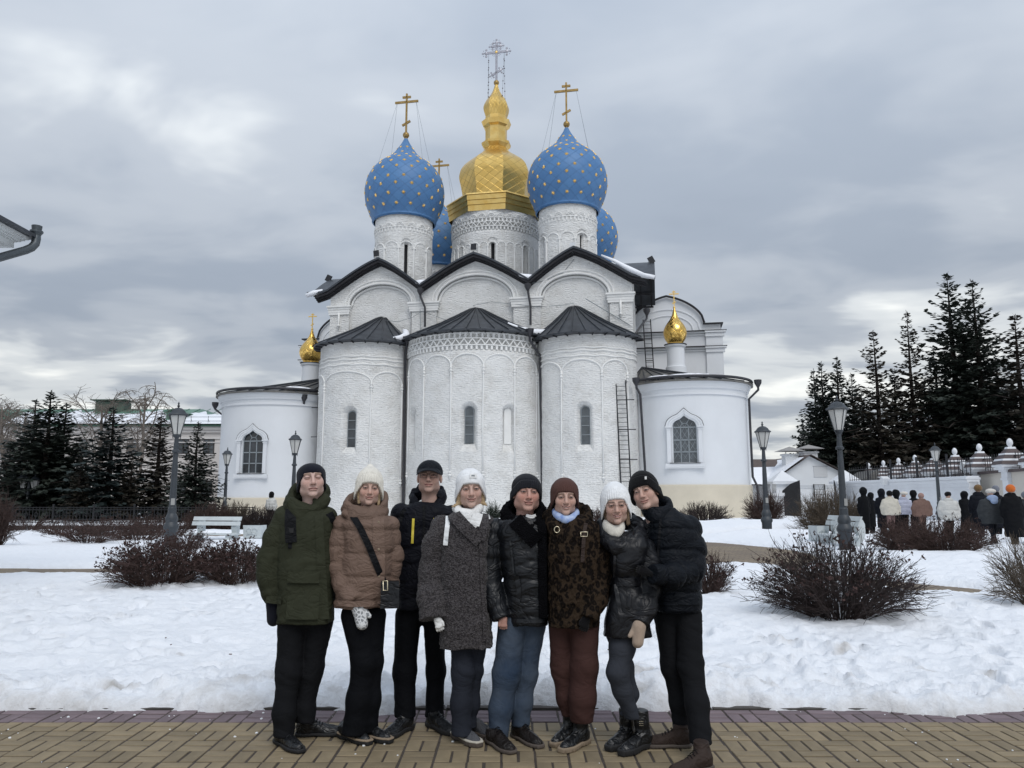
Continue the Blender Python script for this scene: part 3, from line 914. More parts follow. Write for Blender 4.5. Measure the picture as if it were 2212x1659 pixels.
# ---- apses
class Apse: pass
def apse(cu, cw, R, a0, a1, ztop, wins, seed, recess=None):
    """wins: (angle, half width, sill z, spring z, depth)"""
    A = Apse(); A.cu, A.cw, A.R, A.a0, A.a1, A.z = cu, cw, R, a0, a1, ztop
    base_a = np.linspace(a0, a1, int((a1-a0)*R/0.14))
    base_z = np.linspace(-0.3, ztop, int((ztop+0.3)/0.14))
    ex_a = [np.arange(w[0]-(w[1]+0.1)/R, w[0]+(w[1]+0.1)/R, 0.035/R) for w in wins]
    ex_z = [np.arange(wins[0][2]-0.1, wins[0][3]+wins[0][1]+0.15, 0.045)] if wins else []
    av = np.unique(np.round(np.concatenate([base_a]+ex_a), 4)); zv = np.unique(np.round(np.concatenate([base_z]+ex_z), 4))
    av = av[(av >= a0) & (av <= a1)]
    AA, ZZ = np.meshgrid(av, zv, indexing='ij')
    r = np.full(AA.shape, R, np.float32)
    r = r + 0.05*(fbm2(AA*R*1.4+seed, ZZ*1.4, 3)-0.5) + 0.035*(fbm2(AA*R*4+seed, ZZ*7, 3)-0.5)*(0.3+fbm2(AA*R*0.5+seed, ZZ*0.5, 2))
    r = r + 0.10*sstep(2.0, 0.0, ZZ)
    if recess: r = r - 0.14*sstep(recess[0]-.03, recess[0]+.03, ZZ)*sstep(recess[1]+.03, recess[1]-.03, ZZ)
    for (aw, hw, zs, zp, dp) in wins:
        x = (AA-aw)*R
        side = np.where(ZZ > zp, hw-np.hypot(x, ZZ-zp), hw-np.abs(x))
        dep = np.minimum(dp*sstep(0.0, 0.30, side+0.02), np.clip((ZZ-zs)/0.55, 0, 1)*dp)
        dep = np.where((side > 0) & (ZZ > zs), np.maximum(dep, 0.05), 0)
        r = r - dep
    v = np.stack([cu + r*np.sin(AA), cw - r*np.cos(AA), ZZ], -1).reshape(-1, 3)
    uv = np.stack([AA*R + seed, ZZ], -1).reshape(-1, 2)
    i = np.arange(AA.size).reshape(AA.shape)
    q = np.stack([i[:-1,:-1], i[1:,:-1], i[1:,1:], i[:-1,1:]], -1).reshape(-1, 4)
    o = obj('apse_wall', np_mesh('apse_wall', v, q, M_WASH, True, uv=uv), cath, False)
    A.wall = o
    A.P = lambda a, z, d=0.0: (cu + (R+d)*math.sin(a), cw - (R+d)*math.cos(a), z)
    return A
def slit_window(A, ang, zs, zt, hw, dep, parent, glass=M_GLASS_LT, name='window'):
    """arched slit: dark bars and one pane per opening"""
    def P(x, z, d=0.0):
        c = Vector(A.P(ang, 0, -dep + d)); t = Vector((math.cos(ang), math.sin(ang), 0))
        return c + t*x + Vector((0,0,z))
    zp = zt - hw
    outl = [(-hw, zs), (hw, zs)] + [(hw*math.cos(math.pi*k/10), zp + hw*math.sin(math.pi*k/10)) for k in range(11)]
    f = MB()
    ring = [P(x, z) for x, z in outl]
    f.tube(ring, 0.035, 4, closed=True)
    nb = 4
    for k in range(1, nb):
        z = zs + (zp-zs)*k/(nb-0.4)
        f.bar(P(-hw, z), P(hw, z), 0.035, 0.04)
    fr = cb(f, name, M_FRAME_GREY, parent)
    zz = [zs + (zp-zs)*k/(nb-0.4) for k in range(nb)] + [zt]
    for k in range(nb):
        g = MB(); z0, z1 = zz[k], zz[k+1]
        if k < nb-1:
            g.prism([P(-hw, z0, -0.02), P(hw, z0, -0.02), P(hw, z1, -0.02), P(-hw, z1, -0.02)], (P(0,0,-0.05)-P(0,0,-0.02)))
        else:
            poly = [P(-hw, z0, -0.02), P(hw, z0, -0.02)] + [P(hw*math.cos(math.pi*j/8), zp + hw*math.sin(math.pi*j/8), -0.02) for j in range(9)]
            g.prism(poly, (P(0,0,-0.05)-P(0,0,-0.02)))
        cb(g, 'pane', glass, fr)
    return fr
RC, RS = 5.35, 3.78
apC = apse(0.05, 0.62, RC, -1.22, 1.22, 13.05, [(0.115, 0.62, 4.55, 7.30, 0.46), (-0.83, 0.60, 4.5, 7.25, 0.42), (0.66, 0.60, 4.5, 7.25, 0.42)], 0.0, (11.58, 13.0))
apL = apse(-8.30, -0.25, 3.66, -1.45, 1.30, 12.80, [(-0.02+0.02, 0.60, 4.5, 7.35, 0.46)], 31.0)
apR = apse(8.40, -0.25, 3.62, -1.30, 1.45, 12.75, [(0.02, 0.60, 4.5, 7.30, 0.46)], 57.0)
slit_window(apC, 0.115, 5.12, 7.66, 0.30, 0.40, cath)
slit_window(apL, 0.02, 5.02, 7.60, 0.30, 0.40, cath, M_GLASS)
slit_window(apR, 0.04, 5.02, 7.60, 0.30, 0.40, cath)
for an in (-0.83, 0.66):
    m = MB(); A = apC
    c = Vector(A.P(an, 0, -0.39)); t = Vector((math.cos(an), math.sin(an), 0))
    pl = [c + t*x + Vector((0,0,z)) for x, z in [(-.28,5.1),(.28,5.1)] + [(.28*math.cos(math.pi*k/8), 7.3+.28*math.sin(math.pi*k/8)) for k in range(9)]]
    m.prism(pl, Vector((math.sin(an)*-1, math.cos(an), 0))*-0.03)
    cb(m, 'blind_panel', M_TRIM)
def arcade(A, bounds, z_spr, z_bot, rise=0.85, r=0.062):
    """blind arcade: half-round arches on thin colonnettes with bead capitals"""
    for a0, a1 in zip(bounds[:-1], bounds[1:]):
        m = MB(); n = 18
        m.tube([A.P(a0 + (a1-a0)*(1-math.cos(math.pi*k/n))/2, z_spr + rise*math.sin(math.pi*k/n), 0.02) for k in range(n+1)], r, 6)
        cb(m, 'arch', M_TRIM, smooth=True)
    for a in bounds:
        m = MB()
        jit = rng.uniform(-.01, .01)
        m.tube([A.P(a, z_spr+0.12, 0.03), A.P(a, z_spr-0.25, 0.04), A.P(a+jit, z_spr-4, 0.03), A.P(a, z_bot, 0.04)], [r*1.2, r, r*0.9, r], 7)
        for zz, rr in ((z_spr-0.10, 1.9), (z_spr-0.30, 2.3), (z_spr-0.52, 1.9), (z_bot+0.45, 1.9), (z_bot+0.25, 2.3)):
            m.ball(A.P(a, zz, 0.03), r*rr, 8, 4, (1,1,0.62))
        cb(m, 'colonnette', M_TRIM, smooth=True)
cs = [-0.98, -0.555, -0.125, 0.30, 0.725, 1.13]
arcade(apC, cs, 10.45, 2.7)
arcade(apL, [-1.30, -0.68, 0.06-0.02+0.32-0.36+0.0, 0.72, 1.2][:2] + [0.42, 1.08], 9.35+0.25, 2.2)
arcade(apR, [-1.15, -0.42, 0.36, 0.95], 9.95, 2.5)
def bands(A, zs, r=0.05, d=0.02):
    for z in zs:
        m = MB(); n = 48
        m.tube([A.P(A.a0 + (A.a1-A.a0)*k/n, z + 0.03*math.sin(k*0.9), d) for k in range(n+1)], r, 5)
        cb(m, 'string_course', M_TRIM, smooth=True)
bands(apL, [11.55, 11.30, 10.95], 0.055); bands(apR, [11.62, 11.40, 11.05], 0.055)
def cog_band(A, z0, z1, step, wd, a0, a1, dep=0.04):
    m = MB(); a = a0
    while a < a1:
        j = step/A.R
        m.add([A.P(a-wd/A.R/2, z0, dep), A.P(a+wd/A.R/2, z0, dep), A.P(a+wd/A.R/2, z1, dep), A.P(a-wd/A.R/2, z1, dep),
               A.P(a-wd/A.R/2, z0, -.16), A.P(a+wd/A.R/2, z0, -.16), A.P(a+wd/A.R/2, z1, -.16), A.P(a-wd/A.R/2, z1, -.16)],
              [(0,1,2,3),(0,3,7,4),(1,5,6,2),(3,2,6,7),(0,4,5,1)])
        a += j
    return m
def zig_band(A, z0, z1, step, a0, a1, t=0.055, dep=0.07):
    m = MB(); a = a0; up = True; j = step/A.R
    while a < a1:
        p, q = (z0, z1) if up else (z1, z0)
        n = Vector((math.sin(a+j/2), -math.cos(a+j/2), 0))
        m.bar(A.P(a, p, dep-0.05), A.P(a+j, q, dep-0.05), t*1.5, 0.12, up=n)
        a += j; up = not up
    return m
def ring(A, z, h, dep, a0, a1, n=40):
    m = MB()
    for k in range(n):
        p, q = a0+(a1-a0)*k/n, a0+(a1-a0)*(k+1)/n
        m.add([A.P(p,z,dep),A.P(q,z,dep),A.P(q,z+h,dep),A.P(p,z+h,dep),A.P(p,z,-.16),A.P(q,z,-.16),A.P(q,z+h,-.16),A.P(p,z+h,-.16)], [(0,1,2,3),(0,4,5,1),(3,2,6,7)])
    return m
def frieze(A, z, s, a0, a1, parent=None):
    """cogs, zigzag, cogs; z top, s overall height"""
    k = s/1.15
    for mb_, nm in ((cog_band(A, z-0.30*k, z, 0.40*k, 0.15*k, a0, a1), 'cog_course'), (zig_band(A, z-0.80*k, z-0.38*k, 0.30*k, a0, a1, 0.05*k), 'zigzag_course'),
                    (cog_band(A, z-1.15*k, z-0.86*k, 0.36*k, 0.15*k, a0, a1), 'cog_course')):
        tag(cb(mb_, nm, M_TRIM, parent), kind='stuff')
    for dz in (0.0, -0.38, -0.86):
        cb(ring(A, z+dz*k, 0.07*k, 0.08, a0, a1), 'string_course', M_TRIM, parent)
frieze(apC, 12.72, 1.12, -1.1, 1.1)
tag(cb(cog_band(apC, 12.78, 13.02, 0.42, 0.16, -1.1, 1.1, 0.03), 'cog_course', M_TRIM), kind='stuff')

# ---- apse roofs: fan of metal sheets with standing seams
def apse_roof(A, apex_u, apex_z, ridge, over=0.55, drop=0.0, nse=11, snow=None):
    a0, a1 = A.a0-0.05, A.a1+0.05
    m = MB(); n = 40
    def top(k):
        t = k/n
        return (apex_u - ridge + 2*ridge*t, 0.28, apex_z - abs(t-0.5)*0.25)
    def eave(k):
        a = a0 + (a1-a0)*k/n
        p = A.P(a, A.z-0.10, over); return (p[0], min(p[1], 0.28), A.z-0.10 - drop*abs(k/n-0.5))
    for k in range(n):
        p0, p1, e0, e1 = map(Vector, (top(k), top(k+1), eave(k), eave(k+1)))
        s = 0.46
        m0 = p0.lerp(e0, s) - Vector((0,0,0.10)); m1 = p1.lerp(e1, s) - Vector((0,0,0.10))
        m.add([p0, p1, m1, m0, e1, e0, e1-Vector((0,0,0.09)), e0-Vector((0,0,0.09)),
               Vector(A.P(a0+(a1-a0)*k/n, A.z-0.22, 0.0)), Vector(A.P(a0+(a1-a0)*(k+1)/n, A.z-0.22, 0.0))],
              [(0,3,2,1),(3,5,4,2),(5,7,6,4),(7,8,9,6)])
    ro = cb(m, 'apse_roof', M_ROOF, smooth=R_(25))
    for j in range(1, nse):
        k = n*j/nse
        t = MB(); p, e = Vector(top(k)), Vector(eave(k)); mid = p.lerp(e, 0.46) - Vector((0,0,0.10))
        up = Vector((0,0,0.045))
        t.bar(p+up, mid+up, 0.05, 0.09); t.bar(mid+up, e+up, 0.05, 0.09)
        cb(t, 'seam', M_ROOF, ro)
    # brackets under the edge
    t = MB()
    for j in range(0, 12):
        a = a0 + (a1-a0)*(j+0.5)/12
        t.bar(A.P(a, A.z-0.25, 0.0), A.P(a, A.z-0.20, over-0.05), 0.07, 0.10)
    cb(t, 'roof_bracket', M_TIMBER, ro)
    return ro
rC = apse_roof(apC, -0.1, 15.75, 0.55, nse=15)
rL = apse_roof(apL, -7.65, 15.35, 0.5, nse=11)
rR = apse_roof(apR, 7.45, 15.55, 0.5, nse=12)
# snow lying in the valleys
def snow_lump(name, pts, r, parent):
    m = MB(); m.tube(pts, r, 8)
    me = m.mesh(name, M_SNOWROOF, True)
    for v in me.vertices: v.co.z = v.co.z*1.0 + 0.05*rng.uniform(-1,1)
    return obj(name, me, parent, False)
snow_lump('roof_snow', [(-5.6,-2.6,13.0),(-5.15,-2.3,13.08),(-4.95,-1.6,13.35),(-5.2,-0.9,13.8),(-5.6,-0.4,14.1)], [0.10,0.25,0.30,0.25,0.08], rL)
snow_lump('roof_snow', [(2.9,-2.2,13.9),(3.7,-1.9,13.5),(4.7,-1.7,13.2),(5.4,-1.6,13.2),(6.1,-1.3,13.45)], [0.05,0.2,0.32,0.32,0.06], rC)
snow_lump('roof_snow', [(-4.7,-0.5,17.85),(-4.25,-0.55,17.72),(-3.8,-0.5,17.85)], [0.12,0.26,0.1], main_roof)
snow_lump('roof_snow', [(2.9,-0.5,18.35),(3.5,-0.5,17.95),(4.15,-0.55,17.72),(4.7,-0.4,17.85)], [0.04,0.16,0.26,0.06], main_roof)
snow_lump('roof_snow', [(9.6,-0.62,19.1),(10.6,-0.66,18.55),(11.6,-0.7,17.9),(12.6,-0.72,17.4),(13.4,-0.75,17.15)], [0.05,0.14,0.18,0.2,0.15], main_roof)
snow_lump('roof_snow', [(-13.5,-0.72,17.12),(-12.9,-0.7,17.3),(-12.2,-0.6,17.52)], [0.14,0.2,0.05], main_roof)

# ---- drums, domes
def dome_uv(me, cu, cw, rmax):
    n = len(me.vertices)
    co = np.empty(n*3, np.float32); me.vertices.foreach_get('co', co); co = co.reshape(-1,3)
    lay = me.uv_layers.new(name='UVMap')
    for p in me.polygons:
        c = sum((me.vertices[i].co for i in p.vertices), Vector())/len(p.vertices)
        ac = math.atan2(c.x-cu, -(c.y-cw))
        for li in p.loop_indices:
            v = me.vertices[me.loops[li].vertex_index].co
            a = math.atan2(v.x-cu, -(v.y-cw))
            if a-ac > math.pi: a -= 2*math.pi
            if ac-a > math.pi: a += 2*math.pi
            lay.data[li].uv = (a*rmax*0.8, v.z*1.0)
PROF = [(2.52,-0.10),(2.66,0.02),(2.62,0.10),(2.80,0.5),(3.05,1.03),(3.22,1.55),(3.30,2.1),(3.31,2.5),(3.22,3.1),(3.0,3.7),(2.62,4.25),(2.12,4.72),(1.62,5.07),(1.22,5.4),(0.9,5.75),(0.62,6.15),(0.38,6.5),(0.22,6.8),(0.15,6.95)]
def smooth_prof(p, m=4):
    """Catmull-Rom through the profile"""
    out_ = []
    for i in range(len(p)-1):
        p0 = Vector(p[max(i-1,0)]); p1 = Vector(p[i]); p2 = Vector(p[i+1]); p3 = Vector(p[min(i+2,len(p)-1)])
        for k in range(m):
            t = k/m
            out_.append(tuple(0.5*((2*p1) + (p2-p0)*t + (2*p0-5*p1+4*p2-p3)*t*t + (3*p1-p0-3*p2+p3)*t**3)))
    out_.append(p[-1])
    return out_
def star_mesh():
    m = MB(); n = 8
    v = [(0,0,0.07)]; f = []
    for k in range(2*n):
        r = 0.20 if k % 2 == 0 else 0.085
        a = math.pi*k/n
        v.append((r*math.cos(a), r*math.sin(a), 0.0))
    for k in range(2*n):
        f.append((0, 1+k, 1+(k+1) % (2*n)))
    return MB().add(v, f).mesh('star', M_GOLD_STAR)
STAR = star_mesh()
def cross_on(name, cu, cw, z0, h, m, parent, facing=0.0, guy_r=2.4, guy_dz=-2.0, thick=1.0):
    """three-barred cross with ball foot and guy wires; z0 = ball centre"""
    b = MB()
    ct, st = math.cos(facing), math.sin(facing)
    def P(x, z): return (cu + x*ct, cw + x*st, z)
    k = h/3.5
    t = 0.13*k*thick
    b.bar(P(0, z0), P(0, z0+h), t, t, up=(0,1,0))
    b.bar(P(-0.95*k, z0+h*0.80), P(0.95*k, z0+h*0.80), t, t*1.25)
    b.bar(P(-0.34*k, z0+h*0.915), P(0.34*k, z0+h*0.915), t, t*1.2)
    b.bar(P(-0.33*k, z0+h*0.235), P(0.33*k, z0+h*0.335), t, t*1.2)
    o = cb(b, name, m, parent)
    bl = MB(); bl.ball((cu, cw, z0), 0.26*k, 14, 8); bl.tube([(cu,cw,z0-0.75*k),(cu,cw,z0)], [0.2*k,0.1*k], 8)
    cb(bl, 'ball', m, o, smooth=True)
    if guy_r:
        for sx, sy in ((-1,-1),(-1,1),(1,-1),(1,1)):
            g = MB(); g.tube([P(sx*0.78*k, z0+h*0.80), (cu+sx*guy_r, cw+sy*guy_r*0.7, z0+guy_dz)], 0.011, 4)
            cb(g, 'guy_wire', M_FRAME_GREY, o)
    return o
class Cyl: pass
def drum(cu, cw, R, z0, z1, nslit, rot, blind_z, wins_z, wide=False):
    A = Apse(); A.cu, A.cw, A.R, A.a0, A.a1, A.z = cu, cw, R, -math.pi, math.pi, z1
    A.P = lambda a, z, d=0.0: (cu + (R+d)*math.sin(a), cw - (R+d)*math.cos(a), z)
    slits = [rot + 2*math.pi*k/nslit for k in range(nslit)]
    hw = 0.17
    base_a = np.linspace(-1.9, 1.9, int(3.8*R/0.13)); base_z = np.linspace(z0, z1, int((z1-z0)/0.12))
    ex = [np.arange(s-(hw+0.5)/R, s+(hw+0.5)/R, 0.045/R) for s in slits if -1.8 < (s+math.pi) % (2*math.pi)-math.pi < 1.8]
    ex = [((e+math.pi) % (2*math.pi)-math.pi) for e in ex]
    av = np.unique(np.round(np.concatenate([base_a]+ex), 4)); av = av[np.abs(av) <= 1.9]
    zv = np.unique(np.round(np.r_[base_z, np.arange(wins_z[1]-0.4, wins_z[1]+0.5, 0.05)], 3))
    AA, ZZ = np.meshgrid(av, zv, indexing='ij')
    r = np.full(AA.shape, R, np.float32) + 0.05*(fbm2(AA*R*3+cu, ZZ*4, 4)-0.5)
    if wide: r = r - 0.14*sstep(23.36, 23.42, ZZ)*sstep(24.46, 24.40, ZZ)
    for s in slits:
        x = ((AA-s+math.pi) % (2*math.pi)-math.pi)*R
        zp = wins_z[1]-hw
        side = np.where(ZZ > zp, hw-np.hypot(x, ZZ-zp), hw-np.abs(x))
        r = r - np.where(side > 0, 0.5, 0)
        ow = hw+0.24
        so = np.where(ZZ > zp+0.1, ow-np.hypot(x, ZZ-zp-0.1), ow-np.abs(x))
        r = r - np.where(so > 0, 0.09, 0)
    v = np.stack([cu + r*np.sin(AA), cw - r*np.cos(AA), ZZ], -1).reshape(-1, 3)
    uv = np.stack([AA*R + cu*3, ZZ], -1).reshape(-1, 2)
    i = np.arange(AA.size).reshape(AA.shape)
    q = np.stack([i[:-1,:-1], i[1:,:-1], i[1:,1:], i[:-1,1:]], -1).reshape(-1, 4)
    o = obj('drum', np_mesh('drum', v, q, M_WASH, True, uv=uv), cath, False)
    bk = MB(); bk.lathe([(R, z0), (R, z1)], 24, (cu, cw, 0), a0=math.pi/2-(math.pi-1.9), a1=math.pi/2+(math.pi-1.9)); cb(bk, 'drum_back', M_WASH, o, smooth=True, uvf=UVP)
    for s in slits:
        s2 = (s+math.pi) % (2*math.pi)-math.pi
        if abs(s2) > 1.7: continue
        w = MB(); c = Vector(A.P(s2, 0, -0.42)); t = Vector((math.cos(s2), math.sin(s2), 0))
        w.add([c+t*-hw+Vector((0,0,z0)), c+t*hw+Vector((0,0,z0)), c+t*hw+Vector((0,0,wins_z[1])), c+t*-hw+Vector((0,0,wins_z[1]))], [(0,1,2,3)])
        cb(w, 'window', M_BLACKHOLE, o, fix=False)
    # blind arcade
    na = nslit*3 if not wide else nslit*4
    for k in range(na):
        a0 = rot + 2*math.pi*(k-0.5)/na; a1 = rot + 2*math.pi*(k+0.5)/na
        am = ((a0+a1)/2+math.pi) % (2*math.pi)-math.pi
        if abs(am) > 1.75: continue
        da = (a1-a0)/2
        m = MB(); n = 12
        m.tube([A.P(am-da*0.92*math.cos(math.pi*j/n), blind_z + da*R*0.85*math.sin(math.pi*j/n), 0.0) for j in range(n+1)], 0.055, 5)
        m.bar(A.P(am-da, blind_z-0.05, 0.02), A.P(am-da, z0, 0.02), 0.12, 0.10)
        m.bar(A.P(am-da*1.25, blind_z-0.03, 0.03), A.P(am-da*0.75, blind_z-0.03, 0.03), 0.12, 0.08)
        cb(m, 'blind_arch', M_TRIM, o, smooth=R_(40))
    return A, o
def scallops(A, z, n, rr, parent):
    for k in range(n):
        a = -1.75 + 3.5*k/(n-1)
        m = MB()
        for q, dd in ((1.0, 0.05), (0.66, 0.02)):
            m.tube([A.P(a-rr*q/A.R*math.cos(math.pi*j/10), z + rr*q*math.sin(math.pi*j/10), dd) for j in range(11)], 0.05, 5)
        cb(m, 'kokoshnik', M_TRIM, parent, smooth=True)
def blue_dome(cu, cw, zb, sc, parent_cross, zc, hc, stars=True, rmin=-1.75, rmax=1.75):
    pr = [(r*sc, zb + z*sc*1.075) for r, z in smooth_prof(PROF, 3)]
    m = MB(); m.lathe(pr, 64, (cu, cw, 0))
    me = m.mesh('dome', M_BLUE, True); normals(me); dome_uv(me, cu, cw, 3.3*sc)
    d = obj('dome', me, cath, False)
    if stars:
        rows = [0.62, 1.35, 2.05, 2.75, 3.42, 4.02, 4.52, 4.95, 5.45, 5.95]
        for ri, z in enumerate(rows):
            # radius and slope at this height
            k = min(range(1, len(pr)-1), key=lambda i: abs(pr[i][1]-(zb+z*sc*1.075)))
            r0 = pr[k][0]; dr = pr[k+1][0]-pr[k-1][0]; dz = pr[k+1][1]-pr[k-1][1]
            nrm_r, nrm_z = dz, -dr
            L = math.hypot(nrm_r, nrm_z)
            nrm_r /= L; nrm_z /= L
            ns = 16 if z < 4.6 else (12 if z < 5.2 else 8)
            for j in range(ns):
                a = 2*math.pi*(j + 0.5*(ri % 2))/ns + 0.1
                a = (a+math.pi) % (2*math.pi)-math.pi
                if not (rmin < a < rmax): continue
                nv = Vector((nrm_r*math.sin(a), -nrm_r*math.cos(a), nrm_z))
                zt = Vector((0,0,1)); xt = zt.cross(nv).normalized(); yt = nv.cross(xt)
                M = Matrix((xt, yt, nv)).transposed().to_4x4()
                M.translation = Vector((cu + r0*math.sin(a), cw - r0*math.cos(a), pr[k][1])) + nv*0.008
                S = sc*(0.92 if z < 4.6 else 0.75)*rng.uniform(.92, 1.05)
                inst('star', STAR, d, M @ Matrix.Diagonal((S, S, S, 1)))
    cross_on('cross', cu, cw, zc, hc, M_GOLD_DULL, parent_cross or d, guy_r=1.9*sc, guy_dz=-2.9*sc)
    return d
def corner_drum(cu, cw, zb, sc=1.0, rot=0.5, front=True, rmin=-1.75, rmax=1.75):
    A, o = drum(cu, cw, 2.36*sc, 16.8, zb+0.15, 4, rot, zb-2.82, (17.5, zb-2.4))
    scallops(A, zb-1.0, 10, 0.27, o)
    tag(cb(cog_band(A, zb-1.38, zb-1.10, 0.30, 0.10, -1.75, 1.75, 0.05), 'cog_course', M_TRIM, o), kind='stuff')
    cb(ring(A, zb-1.10, 0.07, 0.07, -1.75, 1.75), 'string_course', M_TRIM, o)
    return blue_dome(cu, cw, zb, sc, None, zb+7.8*sc, 3.75*sc, True, rmin, rmax)
corner_drum(-6.92, 3.2, 23.97, 1.0, 0.42)
corner_drum(6.72, 3.2, 23.92, 0.97, 0.62)
corner_drum(-6.88, 13.2, 22.85, 0.98, 0.5, rmin=-0.2, rmax=1.3)
corner_drum(6.95, 13.2, 22.6, 1.0, 0.5, rmin=0.4, rmax=1.7)

# centre
A0, d0 = drum(-0.12, 8.0, 3.82, 16.8, 25.6, 8, 0.13, 22.0, (17.5, 22.35), True)
scallops(A0, 24.46, 18, 0.30, d0)
frieze(A0, 24.38, 0.98, -1.7, 1.7, d0)
DRUMTILT = 0.0
def octo(prof, name, m, rot=0.3927, parent=None):
    mb = MB(); mb.lathe(prof, 8, (-0.12, 8.0, 0), rot=rot)
    me = mb.mesh(name, m, False); normals(me); dome_uv(me, -0.12, 8.0, 2.8)
    bm = bmesh.new(); bm.from_mesh(me); bm.to_mesh(me); bm.free()
    return obj(name, me, parent or cath, False)
gs = MB(); gs.lathe([(4.15,25.05),(4.16,25.2),(4.17,25.55),(4.24,25.58),(4.25,25.95),(4.32,25.98),(4.33,26.38),(4.42,26.42),(4.38,26.55),(3.0,26.95)], 8, (-0.12,8.0,0), rot=0.3927)
me = gs.mesh('dome_skirt', M_GOLD_PLAIN); normals(me)
skirt = obj('dome_skirt', me, cath, False)
onion = octo(smooth_prof([(2.92,26.9),(3.0,27.6),(3.14,28.4),(3.28,29.0),(3.28,29.45),(3.10,30.05),(2.68,30.6),(2.05,31.1),(1.5,31.5),(1.15,31.9),(1.0,32.2)], 3), 'dome', M_GOLD)
tag(onion, 'gilt faceted onion dome over the middle')
octo([(1.0,32.1),(1.30,32.4),(1.34,32.62),(0.98,32.75),(0.98,34.05),(1.20,34.2),(1.36,34.62),(1.02,34.75),(0.98,35.1)], 'dome_neck', M_GOLD_PLAIN)
on2 = octo(smooth_prof([(0.95,35.05),(1.05,35.4),(1.16,35.8),(1.14,36.2),(0.88,36.75),(0.58,37.2),(0.36,37.6),(0.22,38.0),(0.13,38.35)], 3), 'cupola', M_GOLD)
# big openwork cross
cz0, cz1 = 38.55, 42.75
m = MB(); C0 = (-0.12, 8.0)
def PC(x, z): return (C0[0]+x, C0[1], z)
def trefoil(m, x, z, dx, dz, s):
    nx, nz = -dz, dx
    m.ball(PC(x, z), 0.17*s, 8, 4, (1,.5,1))
    for (p, q) in ((1,0),(0,1),(0,-1)):
        ex, ez = x + (dx*p+nx*q)*0.30*s, z + (dz*p+nz*q)*0.30*s
        m.bar(PC(x, z), PC(ex, ez), 0.08*s); m.ball(PC(ex, ez), 0.11*s, 6, 4, (1,.5,1))
    for q in (-1, 1):
        m.ball(PC(x+(dx+nx*q)*0.24*s, z+(dz+nz*q)*0.24*s), 0.045*s, 6, 4)
m.bar(PC(0, cz0), PC(0, cz1-0.3), 0.19, 0.14, up=(0,1,0)); trefoil(m, 0, cz1-0.35, 0, 1, 1.0)
zb_ = cz0 + 2.92
m.bar(PC(-0.9, zb_), PC(0.9, zb_), 0.14, 0.19); trefoil(m, -0.95, zb_, -1, 0, 1.05); trefoil(m, 0.95, zb_, 1, 0, 1.05)
m.bar(PC(-0.36, zb_+0.6), PC(0.36, zb_+0.6), 0.14, 0.17); trefoil(m, -0.38, zb_+0.6, -1, 0, 0.9); trefoil(m, 0.38, zb_+0.6, 1, 0, 0.9)
m.bar(PC(-0.35, cz0+0.75), PC(0.35, cz0+1.13), 0.14, 0.17); trefoil(m, -0.37, cz0+0.74, -.9, -.45, 0.85); trefoil(m, 0.37, cz0+1.14, .9, .45, 0.85)
for k in range(16):
    a = 2*math.pi*(k+.5)/16
    m.bar(PC(.16*math.cos(a), zb_+.16*math.sin(a)), PC(.40*math.cos(a), zb_+.40*math.sin(a)), 0.025); m.ball(PC(.42*math.cos(a), zb_+.42*math.sin(a)), 0.04, 6, 4)
bigx = cb(m, 'cross', M_SILVER)
b = MB(); b.ball((C0[0],C0[1],cz0-0.05), 0.25, 14, 8); cb(b, 'ball', M_GOLD_DULL, bigx, smooth=True)
b = MB(); b.ball((C0[0],C0[1]-0.06,zb_), 0.13, 10, 6, (1,.6,1)); cb(b, 'boss', M_GOLD_STAR, bigx, smooth=True)
for sx in (-1, 1):
    for dx in (0.0, 0.14):
        p0 = Vector(PC(sx*0.72, zb_)); p1 = Vector((C0[0]+sx*(0.62+dx*1.2)+0.0, C0[1]-0.4+dx*3, 36.7))
        c = MB(); c.tube([p0, p1], 0.014, 4)
        ch = cb(c, 'chain', M_FRAME_GREY, bigx)
        for k in range(6):
            bb = MB(); bb.ball(p0.lerp(p1, 0.16+0.155*k+dx*.2), 0.055, 6, 4); c2 = bb
            ch.data  # beads ride on the chain
            cb(bb, 'bead', M_BEAD, bigx)

